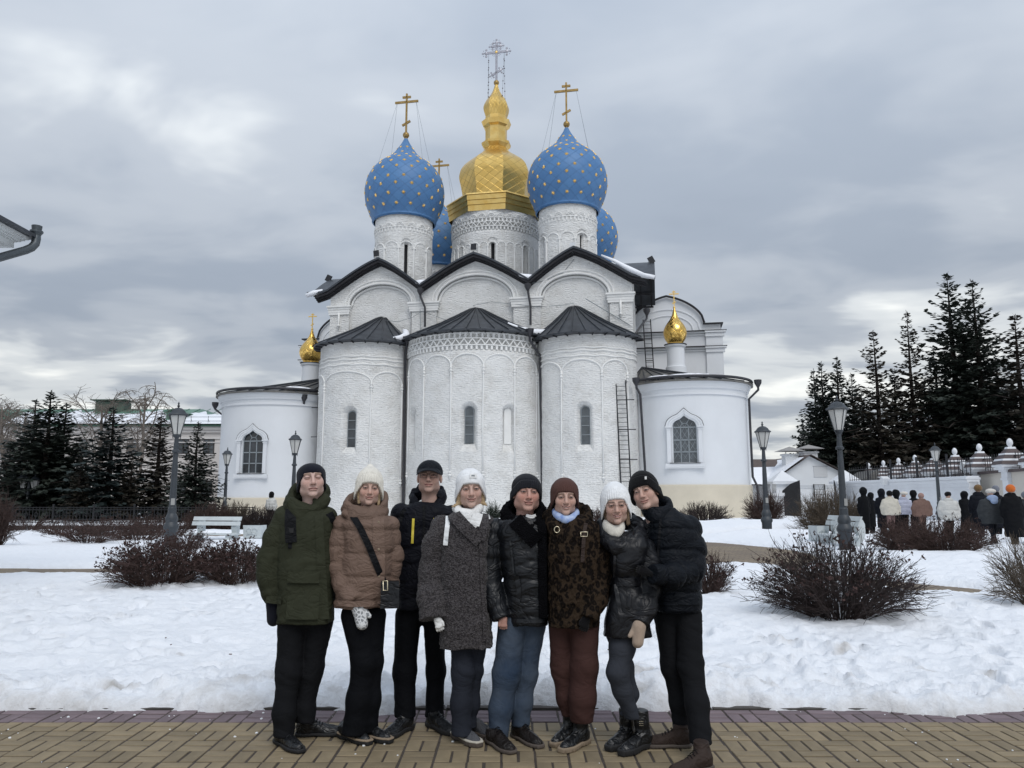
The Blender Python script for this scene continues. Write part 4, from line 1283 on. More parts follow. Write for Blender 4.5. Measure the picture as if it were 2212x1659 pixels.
# ---- side chapels
RA = 4.15
def chapel(s, zp, zt):
    """rounded side chapel; s = -1 left, +1 right; zp plinth top, zt cornice top"""
    RA = 4.42 if s < 0 else 4.15
    cu, cw = (-16.42 if s < 0 else 15.5), 1.55
    A = Apse(); A.cu, A.cw, A.R, A.z = cu, cw, RA, zt
    A.a0, A.a1 = (-1.62, 1.35) if s < 0 else (-1.35, 1.62)
    A.P = lambda a, z, d=0.0: (cu + (RA+d)*math.sin(a), cw - (RA+d)*math.cos(a), z)
    n = 60
    aw = (0.03 if s < 0 else -0.10)
    whw, wz0, wsp, wz1 = 0.80, 3.2 if s < 0 else 3.75, 0, 0
    wz1 = wz0 + 3.2; wsp = wz1 - whw
    av = np.unique(np.r_[np.linspace(A.a0, A.a1, n), np.arange(aw-0.9/RA, aw+0.9/RA, 0.04/RA)]); zv = np.unique(np.r_[np.arange(zp, zt-0.0, 0.4), zt, np.arange(wz0-.1, wz1+.15, 0.05)])
    AA, ZZ = np.meshgrid(av, zv, indexing='ij')
    x = (AA-aw)*RA
    side = np.where(ZZ > wsp, whw-np.hypot(x, ZZ-wsp), whw-np.abs(x))
    r = RA - np.where((side > 0) & (ZZ > wz0), 0.28, 0.0)
    v = np.stack([cu + r*np.sin(AA), cw - r*np.cos(AA), ZZ], -1).reshape(-1, 3)
    i = np.arange(AA.size).reshape(AA.shape)
    q = np.stack([i[:-1,:-1], i[1:,:-1], i[1:,1:], i[:-1,1:]], -1).reshape(-1, 4)
    me = np_mesh('chapel_wall', v, q, M_PLASTER, True); me.set_sharp_from_angle(angle=R_(35))
    o = obj('chapel_wall', me, cath, False)
    # straight flanks back to the main block
    f = MB()
    for a in (A.a0, A.a1):
        p = A.P(a, 0)
        f.box(p[0]-0.15, p[0]+0.15, p[1]-0.02, 10.4, 0, zt)
    cb(f, 'flank_wall', M_PLASTER)
    # plinth
    p = MB(); p.lathe([(RA+0.16,-0.3),(RA+0.16,zp-0.04),(RA+0.10,zp),(RA-0.05,zp+0.01)], 48, (cu,cw,0), a0=-math.pi/2+A.a0, a1=-math.pi/2+A.a1)
    if s > 0: p.box(cu+RA-0.2, cu+RA+0.16, cw, 10.4, -0.3, zp)
    else: p.box(cu-RA-0.16, cu-RA+0.2, cw, 10.4, -0.3, zp)
    cb(p, 'plinth', M_BEIGE, smooth=R_(30))
    # cornice: stepped mouldings
    c = MB(); c.lathe([(RA+0.0,zt-0.95),(RA+0.10,zt-0.93),(RA+0.10,zt-0.80),(RA+0.05,zt-0.78),(RA+0.07,zt-0.55),(RA+0.18,zt-0.50),(RA+0.20,zt-0.38),(RA+0.30,zt-0.22),(RA+0.34,zt-0.05),(RA,zt)], 60, (cu,cw,0), a0=-math.pi/2+A.a0, a1=-math.pi/2+A.a1)
    cb(c, 'cornice', M_PLASTER, smooth=R_(25))
    # window with surround
    def P(xx, z, d=0.0):
        cc = Vector(A.P(aw, 0, d)); t = Vector((math.cos(aw), math.sin(aw), 0))
        return cc + t*xx + Vector((0,0,z))
    nrm = Vector((math.sin(aw), -math.cos(aw), 0))
    fr = MB()
    outl = [(-whw, wz0), (whw, wz0)] + [(whw*math.cos(math.pi*k/14), wsp+whw*math.sin(math.pi*k/14)) for k in range(15)]
    fr.tube([P(xx, z, -0.20) for xx, z in outl], 0.06, 4, closed=True)
    for xx in (-whw/3, whw/3): fr.bar(P(xx, wz0, -.2), P(xx, wsp+.0, -.2), 0.07, 0.06, up=nrm)
    for z in (wz0+(wsp-wz0)*.31, wz0+(wsp-wz0)*.645, wsp+.0): fr.bar(P(-whw, z, -.2), P(whw, z, -.2), 0.06, 0.08)
    for a in (60, 120): fr.bar(P(.26*math.cos(R_(a)), wsp+.26*math.sin(R_(a)), -.2), P(whw*math.cos(R_(a)), wsp+whw*math.sin(R_(a)), -.2), 0.05, 0.06)
    fr.tube([P(.26*math.cos(math.pi*k/10), wsp+.02+.26*math.sin(math.pi*k/10), -.2) for k in range(11)], 0.03, 4)
    fo = cb(fr, 'window', M_FRAME_GREY)
    gm = M_GLASS if s < 0 else M_GLASS_LT
    zz = [wz0, wz0+(wsp-wz0)*.31, wz0+(wsp-wz0)*.645, wsp]
    for k in range(3):
        for j in range(3):
            g = MB(); x0, x1 = -whw+2*whw/3*j, -whw+2*whw/3*(j+1)
            g.prism([P(x0,zz[k],-.23),P(x1,zz[k],-.23),P(x1,zz[k+1],-.23),P(x0,zz[k+1],-.23)], nrm*-.02); cb(g, 'pane', gm, fo)
    g = MB(); g.prism([P(-whw,wsp,-.23),P(whw,wsp,-.23)] + [P(whw*math.cos(math.pi*k/12), wsp+whw*math.sin(math.pi*k/12), -.23) for k in range(13)], nrm*-.02); cb(g, 'pane', gm, fo)
    if s > 0:   # lattice seen behind the right-hand window
        g = MB()
        for k in range(-3, 4):
            for sg in (-1, 1):
                xa = k*0.33
                pts = [(xa + sg*t, wz0 + (t+0.9)*1.55) for t in np.linspace(-.9, .9, 12)]
                pts = [(x_, z_) for x_, z_ in pts if abs(x_) < whw-.04 and wz0+.05 < z_ < wsp+.45]
                if len(pts) > 1: g.tube([P(x_, z_, -.222) for x_, z_ in pts], 0.014, 4)
        cb(g, 'lattice', M_FRAME_GREY, fo)
    sr = MB()
    def keelpts(a, rise, z0_, n=24):
        pts = []
        for k in range(n+1):
            t = -1+2*k/n
            zz_ = math.sqrt(max(0, 1-t*t))*0.78 + 0.34*max(0, 1-abs(t)*2.2)**1.6
            pts.append((t*a, z0_ + rise*zz_))
        return pts
    for a_, rise, d, rr in ((whw+.40, 1.02, .02, .10), (whw+.22, .86, .03, .09), (whw+.07, .74, .0, .07)):
        sr.tube([P(xx, z, d) for xx, z in keelpts(a_, rise, wsp+.05)], rr, 6)
    # fill of the ogee surround
    o1 = keelpts(whw+.44, 1.04, wsp+.05); i1 = [(whw*1.02*math.cos(math.pi-math.pi*k/24), wsp+whw*1.02*math.sin(math.pi*k/24)) for k in range(25)]
    for k in range(24):
        sr.add([P(*o1[k], .05), P(*o1[k+1], .05), P(*i1[k+1], .05), P(*i1[k], .05)], [(0,1,2,3)])
    for sd in (-1, 1):
        sr.obox(P(sd*(whw+.24), (wz0+wsp)/2, .03), nrm*.07, (P(1,0)-P(0,0))*.13, Vector((0,0,(wsp-wz0)/2)))
        sr.obox(P(sd*(whw+.24), wsp+.02, .06), nrm*.12, (P(1,0)-P(0,0))*.22, Vector((0,0,.05)))
        sr.obox(P(sd*(whw+.24), wsp-.12, .04), nrm*.09, (P(1,0)-P(0,0))*.17, Vector((0,0,.05)))
    sr.obox(P(0, wz0-.16, .05), nrm*.10, (P(1,0)-P(0,0))*(whw+.5), Vector((0,0,.12)))
    sr.obox(P(0, wz0-.33, .08), nrm*.06, (P(1,0)-P(0,0))*(whw+.54), Vector((0,0,.035)))
    cb(sr, 'window_surround', M_PLASTER, smooth=R_(30))
    tr = MB(); tr.tube([P(xx, z, .05) for xx, z in keelpts(whw+.47, 1.08, wsp+.07)], 0.035, 5)
    tr.obox(P(0, wz0-.02, .06), nrm*.14, (P(1,0)-P(0,0))*(whw+.2), Vector((0,0,.02)))
    cb(tr, 'flashing', M_TIMBER, fo)
    # roof: low cone rising to the main block
    ax = Vector((s*12.3, 2.6, zt+1.85))
    m = MB(); n = 40; a0, a1 = A.a0-.02, A.a1+.02
    def ev(k, d=.50, z=0): return Vector(A.P(a0+(a1-a0)*k/n, zt+.05+z, d))
    for k in range(n):
        m.add([ev(k), ev(k+1), ax, ev(k,z=-.1), ev(k+1,z=-.1), Vector(A.P(a0+(a1-a0)*k/n, zt-.04, .1)), Vector(A.P(a0+(a1-a0)*(k+1)/n, zt-.04, .1))], [(0,1,2),(3,4,1,0),(5,6,4,3)])
    e0, e1 = ev(0), ev(n)
    m.add([e0, ax, (e0.x, 10.4, zt+.05), (s*12.3, 10.4, zt+1.85)], [(0,1,3,2)])
    m.add([e1, ax, (e1.x, 10.4, zt+.05), (s*12.3, 10.4, zt+1.85)], [(0,1,3,2)])
    ro = cb(m, 'chapel_roof', M_ROOF_OLD, smooth=R_(20))
    for j in range(1, 13):
        t = MB(); k = n*j/13
        t.bar(ax+Vector((0,0,.03)), ev(k)+Vector((0,0,.03)), 0.05, 0.09); cb(t, 'seam', M_ROOF, ro)
    gt = MB(); gt.tube([ev(k, .42, .22) for k in range(0, n+1)], 0.10, 6); cb(gt, 'gutter', M_PIPE, ro, smooth=True)
    # cupola
    qu, qw = s*14.85, 3.4
    zd = 12.45 if s < 0 else 12.95
    d = MB(); d.lathe([(0.78,9.6),(0.78,zd-1.75),(0.70,zd-1.7),(0.66,zd-1.5),(0.66,zd-.25),(0.76,zd-.18),(0.80,zd-.05),(0.72,zd)], 28, (qu,qw,0)); dr = cb(d, 'cupola_drum', M_PLASTER, smooth=R_(30))
    e = MB(); e.lathe([(0.84,zd-.03),(0.86,zd+.02),(0.6,zd+.05)], 28, (qu,qw,0)); cb(e, 'flashing', M_TIMBER, dr)
    pr = smooth_prof([(0.66,zd+.03),(0.66,zd+.15),(0.86,zd+.42),(0.98,zd+.75),(1.0,zd+1.0),(0.92,zd+1.3),(0.72,zd+1.62),(0.47,zd+1.92),(0.29,zd+2.2),(0.17,zd+2.5),(0.10,zd+2.75),(0.06,zd+2.9)], 3)
    g = MB(); sc = 0.97 if s < 0 else 0.88
    g.lathe([(r*sc, z) for r, z in pr], 40, (qu,qw,0)); me = g.mesh('cupola', M_GOLD_S, True); normals(me); dome_uv(me, qu, qw, 1.0)
    co = obj('cupola', me, cath, False)
    cross_on('cross', qu, qw, zd+2.92, 1.35, M_GOLD_STAR, co, guy_r=0, thick=1.3)
    return A, ro, ev
chL, roL, evL = chapel(-1, 1.42, 9.25)
chR, roR, evR = chapel(1, 2.30, 9.30)
snow_lump('roof_snow', [evR(k, .2, .28) for k in range(9, 24)], [0.04]+[0.12]*13+[0.04], roR)
snow_lump('roof_snow', [evL(k, .2, .28) for k in range(29, 36)], [0.05]+[0.14]*5+[0.05], roL)
# tall side blocks behind the chapels
for s in (-1, 1):
    m = MB(); w0 = 10.4
    gp = [(11.2, 16.0)] + [(14.4 + 3.1*t, 16.05 + 2.45*(math.sqrt(max(0, 1-t*t))*0.72 + 0.28*(1-abs(t)))) for t in np.linspace(-1, 1, 33)] + [(17.6, 16.0), (18.85, 15.98), (18.85, 0), (11.2, 0)]
    m.prism([(s*u, w0, z) for u, z in gp], (0, 6.5, 0)); cb(m, 'side_block_wall', M_PLASTER)
    t = MB()
    for (a, rise, d) in ((2.75, 1.95, .0), (2.2, 1.4, .0)):
        t.tube([(s*(14.4 + a*q), w0-d, 16.0-.55 + rise*(math.sqrt(max(0,1-q*q)))) for q in np.linspace(-1, 1, 33)], 0.07, 5)
    for z in (15.45, 14.1): 
        t.box(min(s*11.5, s*19.0), max(s*11.5, s*19.0), w0-.12, w0+.1, z-.42, z-.30); t.box(min(s*11.5, s*19.1), max(s*11.5, s*19.1), w0-.22, w0+.1, z-.25, z-.08)
        t.box(min(s*17.5, s*19.25), max(s*17.5, s*19.25), w0-.42, w0+.1, z-.22, z-.07); t.box(min(s*17.55, s*19.12), max(s*17.55, s*19.12), w0-.3, w0+.1, z-.55, z-.24)
    t.box(min(s*17.6, s*18.98), max(s*17.6, s*18.98), w0-.18, w0+.1, 0, 15.4)
    cb(t, 'side_block_mouldings', M_PLASTER, smooth=R_(30))
    t = MB()
    t.tube([(s*u, w0-.2, z+.06) for u, z in gp[1:34]], 0.10, 5); t.box(min(s*17.4, s*19.05), max(s*17.4, s*19.05), w0-.3, w0+6.6, 15.98, 16.08)
    for z in (15.45, 14.1): t.box(min(s*11.5, s*19.3), max(s*11.5, s*19.3), w0-.46, w0+.1, z-.065, z-.03)
    cb(t, 'side_block_roof_edge', M_TIMBER)

# ---- drainpipes, ladders, floodlights, cables
def pipe(name, pts, r=0.085, hopper=True, m=M_PIPE):
    b = MB(); b.tube(pts, r, 8)
    if hopper:
        p = Vector(pts[0]); b.lathe([(r,-.35),(r*2.9,-.05),(r*3.1,.18),(r*2.7,.18)], 8, tuple(p))
    return cb(b, name, m, smooth=R_(40))
pipe('drainpipe', [CH(908,628,-.5), CH(908,640,-.45), CH(918,664,-.35), CH(918,706,-.35)])
pipe('drainpipe', [CH(1140,618,-.5), CH(1141,632,-.45), CH(1146,662,-.35), CH(1146,702,-.35)])
jl = CH(879,733,-2.3); jr = CH(1144,716,-3.0)
pipe('drainpipe', [jl, CH(878.5,745,-2.25), CH(875,768,-2.0), CH(873.5,900,-2.0), (CH(873,1000,-2.0)[0], -2.0, 0.1)], .10)
pipe('drainpipe', [jr, CH(1145,736,-2.9), CH(1166,768,-2.15), CH(1169,900,-2.1), (CH(1171,1000,-2.1)[0], -2.1, 0.1)], .10)
pipe('drainpipe', [CH(657,858,-1.5), CH(657,868,-1.45), CH(655,882,-1.15), CH(653,1000,-1.15), (CH(652,1060,-1.15)[0], -1.15, 0.1)])
pipe('drainpipe', [CH(465,874,-.6), CH(465,884,-.6), CH(485,900,-.4), CH(482,1060,-.4), (CH(478,1060,-.4)[0], -.4, .2)])
pipe('drainpipe', [CH(1374,822,-2.6), CH(1375,838,-2.6), CH(1383,852,-2.55), CH(1393,1008,-2.55), (CH(1396,1060,-2.55)[0], -2.55, .1)])
pipe('drainpipe', [CH(1637,826,-.2), CH(1638,842,-.2), CH(1618,862,.2), CH(1622,950,.2), CH(1626,1030,.2), CH(1636,1050,.0), (CH(1638,1090,.0)[0], 0, .1)])
pipe('drainpipe', [CH(1397,672,3), CH(1397,688,3), CH(1383,706,.6), CH(1372,722,.3), CH(1372,800,.3)])
def ladder(x0, y0, x1, y1, w, wid, rungs, hook=True, arms=None, zbot=None):
    """ladder between two picture points on the plane w"""
    p, q = CH(x0, y0, w), CH(x1, y1, w)
    b = MB(); t = Vector((wid/2, 0, 0))
    for s in (-1, 1):
        pts = [q + t*s, p + t*s]
        if hook:
            pts += [p + t*s + Vector((0, .08+.3*(1-math.cos(a)), .3*math.sin(a))) for a in np.linspace(.3, 2.6, 6)]
        b.tube(pts, 0.045, 6)
    o = cb(b, 'ladder', M_IRON)
    for k in range(rungs):
        c = q.lerp(p, (k+.5)/rungs)
        r = MB(); r.tube([c - t, c + t], 0.018, 5); cb(r, 'rung', M_IRON, o)
    for k, sd in (arms or []):
        c = q.lerp(p, k); r = MB(); r.bar(c - t*1.0, c + t*sd*2.6 if sd else c + t, 0.06); r.bar(c - t, c + t, .06); cb(r, 'ladder_arm', M_IRON, o)
    return o
ladder(697, 838, 692, 1075, -0.95, 0.66, 24, True, [(.82,-1),(.55,-1),(.28,-1)])
ladder(1341, 830, 1352, 1045, -3.1, 0.66, 22, True, [(.84,1),(.54,1),(.24,1)])
ladder(1397, 690, 1404, 795, 9.9, 0.62, 13, False, [(.6,0),(.15,0)])
def flood(x, y, w, lean, white=False):
    p = CH(x, y, w); b = MB()
    b.obox(p + Vector((0,-.05,.42)), Vector((.20,0,lean*.04)), Vector((0,.09,.02)), Vector((-lean*.05,0,.24)))
    o = cb(b, 'floodlight', M_FRAME_WHITE if white else M_IRON)
    t = MB(); t.tube([p+Vector((-.22,0,.35)), p+Vector((-.22,0,.12)), p+Vector((.22,0,.12)), p+Vector((.22,0,.35))], .02, 5); t.tube([p-Vector((0,0,.1)), p+Vector((0,0,.14))], .03, 5)
    cb(t, 'bracket', M_FRAME_GREY, o)
flood(813, 559, -.4, .5); flood(1023, 545, -.4, -.2); flood(1237, 543, -.4, 0, True); flood(710, 612, 3.5, -2.5); flood(1407, 573, 3.5, 2.5)
def cable(pts, r=.018):
    b = MB(); b.tube(pts, r, 4); cb(b, 'cable', M_FRAME_GREY)
cable([CH(1022,660,-.1), CH(1060,652,-.1), CH(1110,657,-.1), CH(1160,662,-.12), CH(1210,660,-.1), CH(1240,655,-.1)])
cable([CH(812,690,-.06), CH(860,695,-.06), CH(890,686,-.3), CH(912,672,-.35), CH(960,690,-.1), CH(1010,703,-.1)])
cable([CH(906,625,-.1), CH(909,715,-.1)]); cable([CH(1240,560,-.05), CH(1215,590,-.05), CH(1170,608,-.05), CH(1150,612,-.3)]); cable([CH(1265,645,-.05), CH(1310,672,-.08), CH(1362,703,-.08)], .03)
# ------------------------------------------------------------------ street lamps
M_LAMPIRON = mat('dark_grey_lamp_iron', (0.035, 0.042, 0.050), 0.5, var=0.15, vscale=6, spec=0.5)
M_MILK = mat('milky_lamp_glass', (0.55, 0.55, 0.53), 0.35, var=0.06, vscale=3)
def lamp_parts(root, h=4.4, twin=False):
    k = 0.98
    b = MB(); b.lathe([(0.225,-0.2),(0.225,0.10),(0.18,0.14),(0.185,0.55),(0.22,0.62),(0.22,0.68),(0.18,0.75),(0.16,0.80),(0.18,0.86),(0.175,0.93),(0.14,1.02),(0.12,1.05),(0.12,1.22),(0.10,1.25)], 12)
    cbp = b.build('base', M_LAMPIRON, root, R_(30), False)
    c = MB(); zt = h-0.98
    c.lathe([(0.10,1.22),(0.095,1.6),(0.085,2.4),(0.075,zt-.75),(0.07,zt-.55),(0.115,zt-.53),(0.115,zt-.48),(0.075,zt-.44),(0.06,zt-.1),(0.10,zt-.05),(0.13,zt+.0)], 12)
    c.build('post', M_LAMPIRON, root, R_(30), False)
    p = MB(); p.box(-.055,.055,-.118,-.112,1.30,1.50); p.build('number_plate', mat('lamp_number_plate',(0.30,0.30,0.29),0.6), root, False, False)
    heads = [(-0.33, 0.0), (0.33, -0.12)] if twin else [(0.0, 0.0)]
    for hx, dz in heads:
        if twin:
            t = MB(); t.tube([(0,0,zt-.35),(hx*.6,0,zt-.3+dz),(hx,0,zt-.05+dz)], .03, 6); t.build('arm', M_LAMPIRON, root, True, False)
        z0 = zt+.0+dz; z1 = zt+.60+dz; r0, r1 = 0.115, 0.265
        f = MB()
        for q in range(6):
            a = math.pi/6 + q*math.pi/3
            f.tube([(hx+r0*math.cos(a), r0*math.sin(a), z0), (hx+r1*math.cos(a), r1*math.sin(a), z1)], .014, 4)
        for r, z in ((r0, z0), (r1, z1)):
            f.tube([(hx+r*math.cos(math.pi/6+q*math.pi/3), r*math.sin(math.pi/6+q*math.pi/3), z) for q in range(6)], .016, 4, closed=True)
        f.tube([(hx-.10,0,z0-.12),(hx-.12,0,z0)], .012, 4); f.tube([(hx+.10,0,z0-.12),(hx+.12,0,z0)], .012, 4)
        lo_ = f.build('lantern', M_LAMPIRON, root, False, False)
        for q in range(6):
            a0 = math.pi/6 + q*math.pi/3; a1 = a0+math.pi/3
            g = MB(); s = .975
            P4 = [(hx+r0*s*math.cos(a0), r0*s*math.sin(a0), z0), (hx+r0*s*math.cos(a1), r0*s*math.sin(a1), z0), (hx+r1*s*math.cos(a1), r1*s*math.sin(a1), z1), (hx+r1*s*math.cos(a0), r1*s*math.sin(a0), z1)]
            am = (a0+a1)/2
            g.prism(P4, (-.01*math.cos(am), -.01*math.sin(am), 0)); g.build('pane', M_MILK, lo_, False, False)
        c = MB(); c.lathe([(0.285,z1-.02),(0.325,z1+.0),(0.315,z1+.03),(0.25,z1+.07),(0.20,z1+.15),(0.12,z1+.21),(0.03,z1+.235),(0.02,z1+.25),(0.045,z1+.27),(0.045,z1+.30),(0.018,z1+.32),(0.035,z1+.36),(0.0,z1+.43)], 6 if not twin else 6, (hx,0,0), rot=math.pi/6)
        c.build('cap', M_LAMPIRON, root, R_(40), False)
def lamp(x, topy, Y, label, rz, twin=False, h=4.4):
    X = at(x, 1100, Y).x
    t = thing('street_lamp', label, 'street lamp', (X, Y, 0.0), rz, 'lantern lamps in the cathedral garden')
    lamp_parts(t, h, twin)
    return t
lamp(1822, 855, 21.9, 'dark lantern lamp beside the pale bench on the right, nearest of the right lamps', 0.3)
lamp(1655, 917, 29.8, 'dark lantern lamp in a snow mound before the right chapel corner', 0.1)
lamp(372, 870, 23.5, 'tall dark lantern lamp left of the bench, before the spruces', 0.45)
lamp(632, 932, 34.0, 'dark lantern lamp rising just behind the hat of the green parka', 0.2)
lamp(485, 975, 46.0, 'small distant lantern lamp at the left corner of the left chapel', 0.15)
lamp(2030, 960, 42.0, 'slim distant lantern lamp before the white wall behind the crowd', 0.35)
lamp(58, 1035, 47.0, 'short twin-headed lantern lamp among the spruces at far left', 0.1, True, 3.0)

# ------------------------------------------------------------------ benches and planters
M_BENCH = mat('pale_grey_concrete_paint', (0.52, 0.56, 0.57), 0.8, var=0.08, vscale=5, bump=0.2, bscale=30, bdist=0.005)
def bench(loc, rz, label, L=1.75):
    t = thing('park_bench', label, 'bench', loc, rz, 'pale concrete benches by the paths')
    prof = [(-.30,0),(-.26,.40),(-.30,.43),(.10,.43),(.16,.50),(.10,.66),(.16,.86),(.24,.95),(.30,.93),(.36,.80),(.36,.55),(.32,.40),(.20,.25),(.14,.0)]
    for s in (-1, 1):
        m = MB(); x = s*L*.36
        m.prism([(x-.09, y, z) for y, z in prof], (.18,0,0)); m.build('side_support', M_BENCH, t, False, False)
    for (y0, z0, y1, z1) in ((.085,.74,.125,.87),(.155,.90,.205,1.03)):
        m = MB(); m.prism([(-L/2,y0,z0),(-L/2,y1,z1),(-L/2,y1-.05,z1+.0),(-L/2,y0-.05,z0)], (L,0,0)); m.build('back_slat', M_BENCH, t, False, False)
    for y in (-.25,-.09,.07):
        m = MB(); m.box(-L/2,L/2,y-.07,y+.07,.432,.475); m.build('seat_slat', M_BENCH, t, False, False)
    return t
p = at(462, 1175, 26.5); b1 = bench((p.x, 26.5, -.16), R_(-9), 'pale grey slatted bench by the lamp at left, snow on its seat')
sn = MB(); sn.ball((-.18,-.1,.50), .22, 12, 6, (1.3,.6,.3)); sn.build('seat_snow', M_SNOWROOF, b1, True, False)
p = at(1842, 1180, 22.6); bench((p.x, 23.4, -.05), R_(-82), 'pale grey slatted bench behind the dark lamp on the right')
def planter(x, y, Y, w, h, label, rz=0.1):
    p = at(x, y, Y); t = thing('concrete_bin', label, 'litter bin', (p.x, Y, gz0(p.x, Y)-.05), rz, 'pale concrete litter bins')
    m = MB(); m.prism([(-w/2,-.2,.08),(w/2,-.2,.08),(w/2*1.06,-.22,h),(-w/2*1.06,-.22,h)], (0,.42,0)); m.build('bin_body', M_BENCH, t, False, False)
    m = MB(); m.box(-w/2+.05,w/2-.05,-.17,.19,0,.09); m.build('foot', M_BENCH, t, False, False)
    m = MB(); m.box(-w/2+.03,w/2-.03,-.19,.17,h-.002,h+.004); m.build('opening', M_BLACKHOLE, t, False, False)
    m = MB()
    for sx in (-1, 1):
        m.tube([(sx*w*.30*math.cos(a)*.5+sx*w*.16, -.225, h*.62+w*.15*math.sin(a)) for a in np.linspace(0, 5.4, 14)], .014, 5)
    m.tube([(-w*.3,-.225,h*.35),(0,-.225,h*.45),(w*.3,-.225,h*.35)], .014, 5)
    m.build('relief_scroll', M_BENCH, t, True, False)
planter(549, 1178, 27.0, .62, .50, 'pale concrete bin beside the left bench with scroll relief', -.15)
planter(1770, 1178, 24.5, .42, .52, 'small pale concrete bin left of the lamp by the right bench', .3)

# ------------------------------------------------------------------ long two-storey building at left
def left_building():
    Y0 = 76.0
    xl = at(-420, 920, Y0).x; xr = at(560, 920, Y0).x
    ze = at(300, 921, Y0).z; zr_ = at(300, 884, Y0+7).z
    M_W = mat('pale_pink_plaster', (0.60, 0.57, 0.55), 0.85, var=0.04, vscale=0.3)
    M_G = mat('green_sheet_roof', (0.10, 0.20, 0.15), 0.5, var=0.2, vscale=0.6)
    t = thing('long_building', 'long pale two-storey building with snowy green roof behind the spruces', 'building', ((xl+xr)/2, Y0, 0))
    w = MB().box(xl, xr, Y0, Y0+14, -.1, ze); w.build('wall', M_W, t)
    c = MB()
    for z0, z1, d in ((ze-.35,ze-.0,.40),(ze-.62,ze-.37,.22),(ze-1.25,ze-1.12,.10),(ze-1.62,ze-1.54,.06),(ze-4.35,ze-4.15,.14),(ze-4.7,ze-4.6,.08)):
        c.box(xl-d, xr+d, Y0-d, Y0+.2, z0, z1)
    c.build('cornice', mat('pale_cornice_plaster', (0.66,0.64,0.63), .85), t)
    hipx = at(478, 884, Y0+7).x
    roof = MB(); e = .55; zt = zr_
    xr2 = at(520, 915, Y0).x
    roof.add([(xl,Y0-e,ze+.02),(xr2+e,Y0-e,ze+.02),(xr2+e,Y0+14+e,ze+.02),(xl,Y0+14+e,ze+.02),(xl,Y0+7,zt),(hipx-2.0,Y0+7,zt)], [(0,1,5,4),(1,2,5),(2,3,4,5)])
    ro = roof.build('roof', M_G, t)
    ed = MB(); ed.box(xl, xr2+e, Y0-e-.05, Y0-e+.02, ze-.06, ze+.10); ed.build('gutter', mat('dark_green_gutter',(0.03,0.075,0.055),.5), ro)
    # standing seams
    for x in np.arange(max(xl, -58), xr2, 1.15):
        s = MB(); s.bar((x, Y0-e, ze+.06), (x, Y0+7, zt+.04), .05, .06); s.build('seam', M_G, ro)
    # snow on the lower two thirds, ragged top
    n = 150; xs = np.linspace(max(xl,-60), xr2, n)
    v = []; f = []
    for i, x in enumerate(xs):
        tt = .66 + .42*(fbm2(np.array([x*.35]), np.array([3.0]), 3)[0]-.5) + .3*(fbm2(np.array([x*1.6]), np.array([7.0]), 2)[0]-.5)
        for q in (0.02, .3, tt, tt+.02):
            hgt = .16 if q not in (tt+.02,) else 0.0
            v.append((x, Y0-e+(7+e)*q, ze+.02+(zt-ze)*q+hgt))
    for i in range(n-1):
        for q in range(3): f.append((i*4+q, (i+1)*4+q, (i+1)*4+q+1, i*4+q+1))
        f.append((i*4, i*4, (i+1)*4, (i+1)*4)) if False else None
    f = [q for q in f if q]
    MB().add(v, f).build('roof_snow', M_SNOWROOF, ro, True)
    # snow guard rail
    for x in np.arange(max(xl, -56)+.3, xr2, 1.7):
        g = MB(); g.tube([(x, Y0+.15, ze+.2), (x, Y0+.15, ze+1.05)], .022, 4); g.tube([(x, Y0+.15, ze+.75), (x+.0, Y0+.65, ze+.38)], .018, 4); g.build('rail_post', M_IRON, ro)
    for dz in (.55, .95):
        g = MB(); g.tube([(max(xl,-58), Y0+.15, ze+dz), (xr2-1.5, Y0+.15, ze+dz)], .02, 4); g.build('rail', M_IRON, ro)
    # dormers, chimneys
    for (vx, vy, wv, hv) in ((735/2.212*0+737,0,0,0),):
        pass
    for vx in (742, 385, 12):
        x = at(vx*1.0 if vx != 742 else 740, 905, Y0+2).x if False else at({742:735,385:382,12:8}[vx]*1.0, 905, Y0+2).x
        d = MB(); d.prism([(x-.75,Y0+1.2,ze+.75),(x+.75,Y0+1.2,ze+.75),(x+.75,Y0+1.2,ze+1.55),(x,Y0+1.2,ze+1.75),(x-.75,Y0+1.2,ze+1.55)], (0,2.6,0)); dd = d.build('dormer', M_G, ro)
        q = MB(); q.prism([(x-.95,Y0+1.0,ze+1.52),(x,Y0+1.0,ze+1.82),(x+.95,Y0+1.0,ze+1.52),(x+.95,Y0+1.0,ze+1.60),(x,Y0+1.0,ze+1.92),(x-.95,Y0+1.0,ze+1.60)], (0,2.9,0)); q.build('dormer_roof', M_G, dd)
        q = MB(); q.box(x-.45,x+.45,Y0+1.15,Y0+1.21,ze+.85,ze+1.45); q.build('louvre', mat('dark_green_louvre',(0.03,0.06,0.05),.6), dd)
    x = at(245, 880, Y0+7).x
    d = MB(); d.box(x-1.55,x+1.55,Y0+6.2,Y0+7.8,zt-.7,zt+.75); ch = d.build('chimney', mat('green_clad_chimney',(0.075,0.11,0.085),.6), ro)
    d = MB(); d.box(x-1.95,x+1.95,Y0+5.8,Y0+8.2,zt+.85,zt+.95); d.box(x-1.5,x-1.4,Y0+6.3,Y0+6.4,zt+.7,zt+.9); d.box(x+1.4,x+1.5,Y0+6.3,Y0+6.4,zt+.7,zt+.9); d.build('chimney_cap', mat('green_clad_chimney',(0.075,0.11,0.085),.6), ch)
    # windows on both storeys
    wv = 22/1661*Y0*1.0; hv = 27/1661*Y0
    xs = [at(396+55*k, 964, Y0).x for k in range(-9, 3)]
    zc_ = at(396, 964, Y0).z
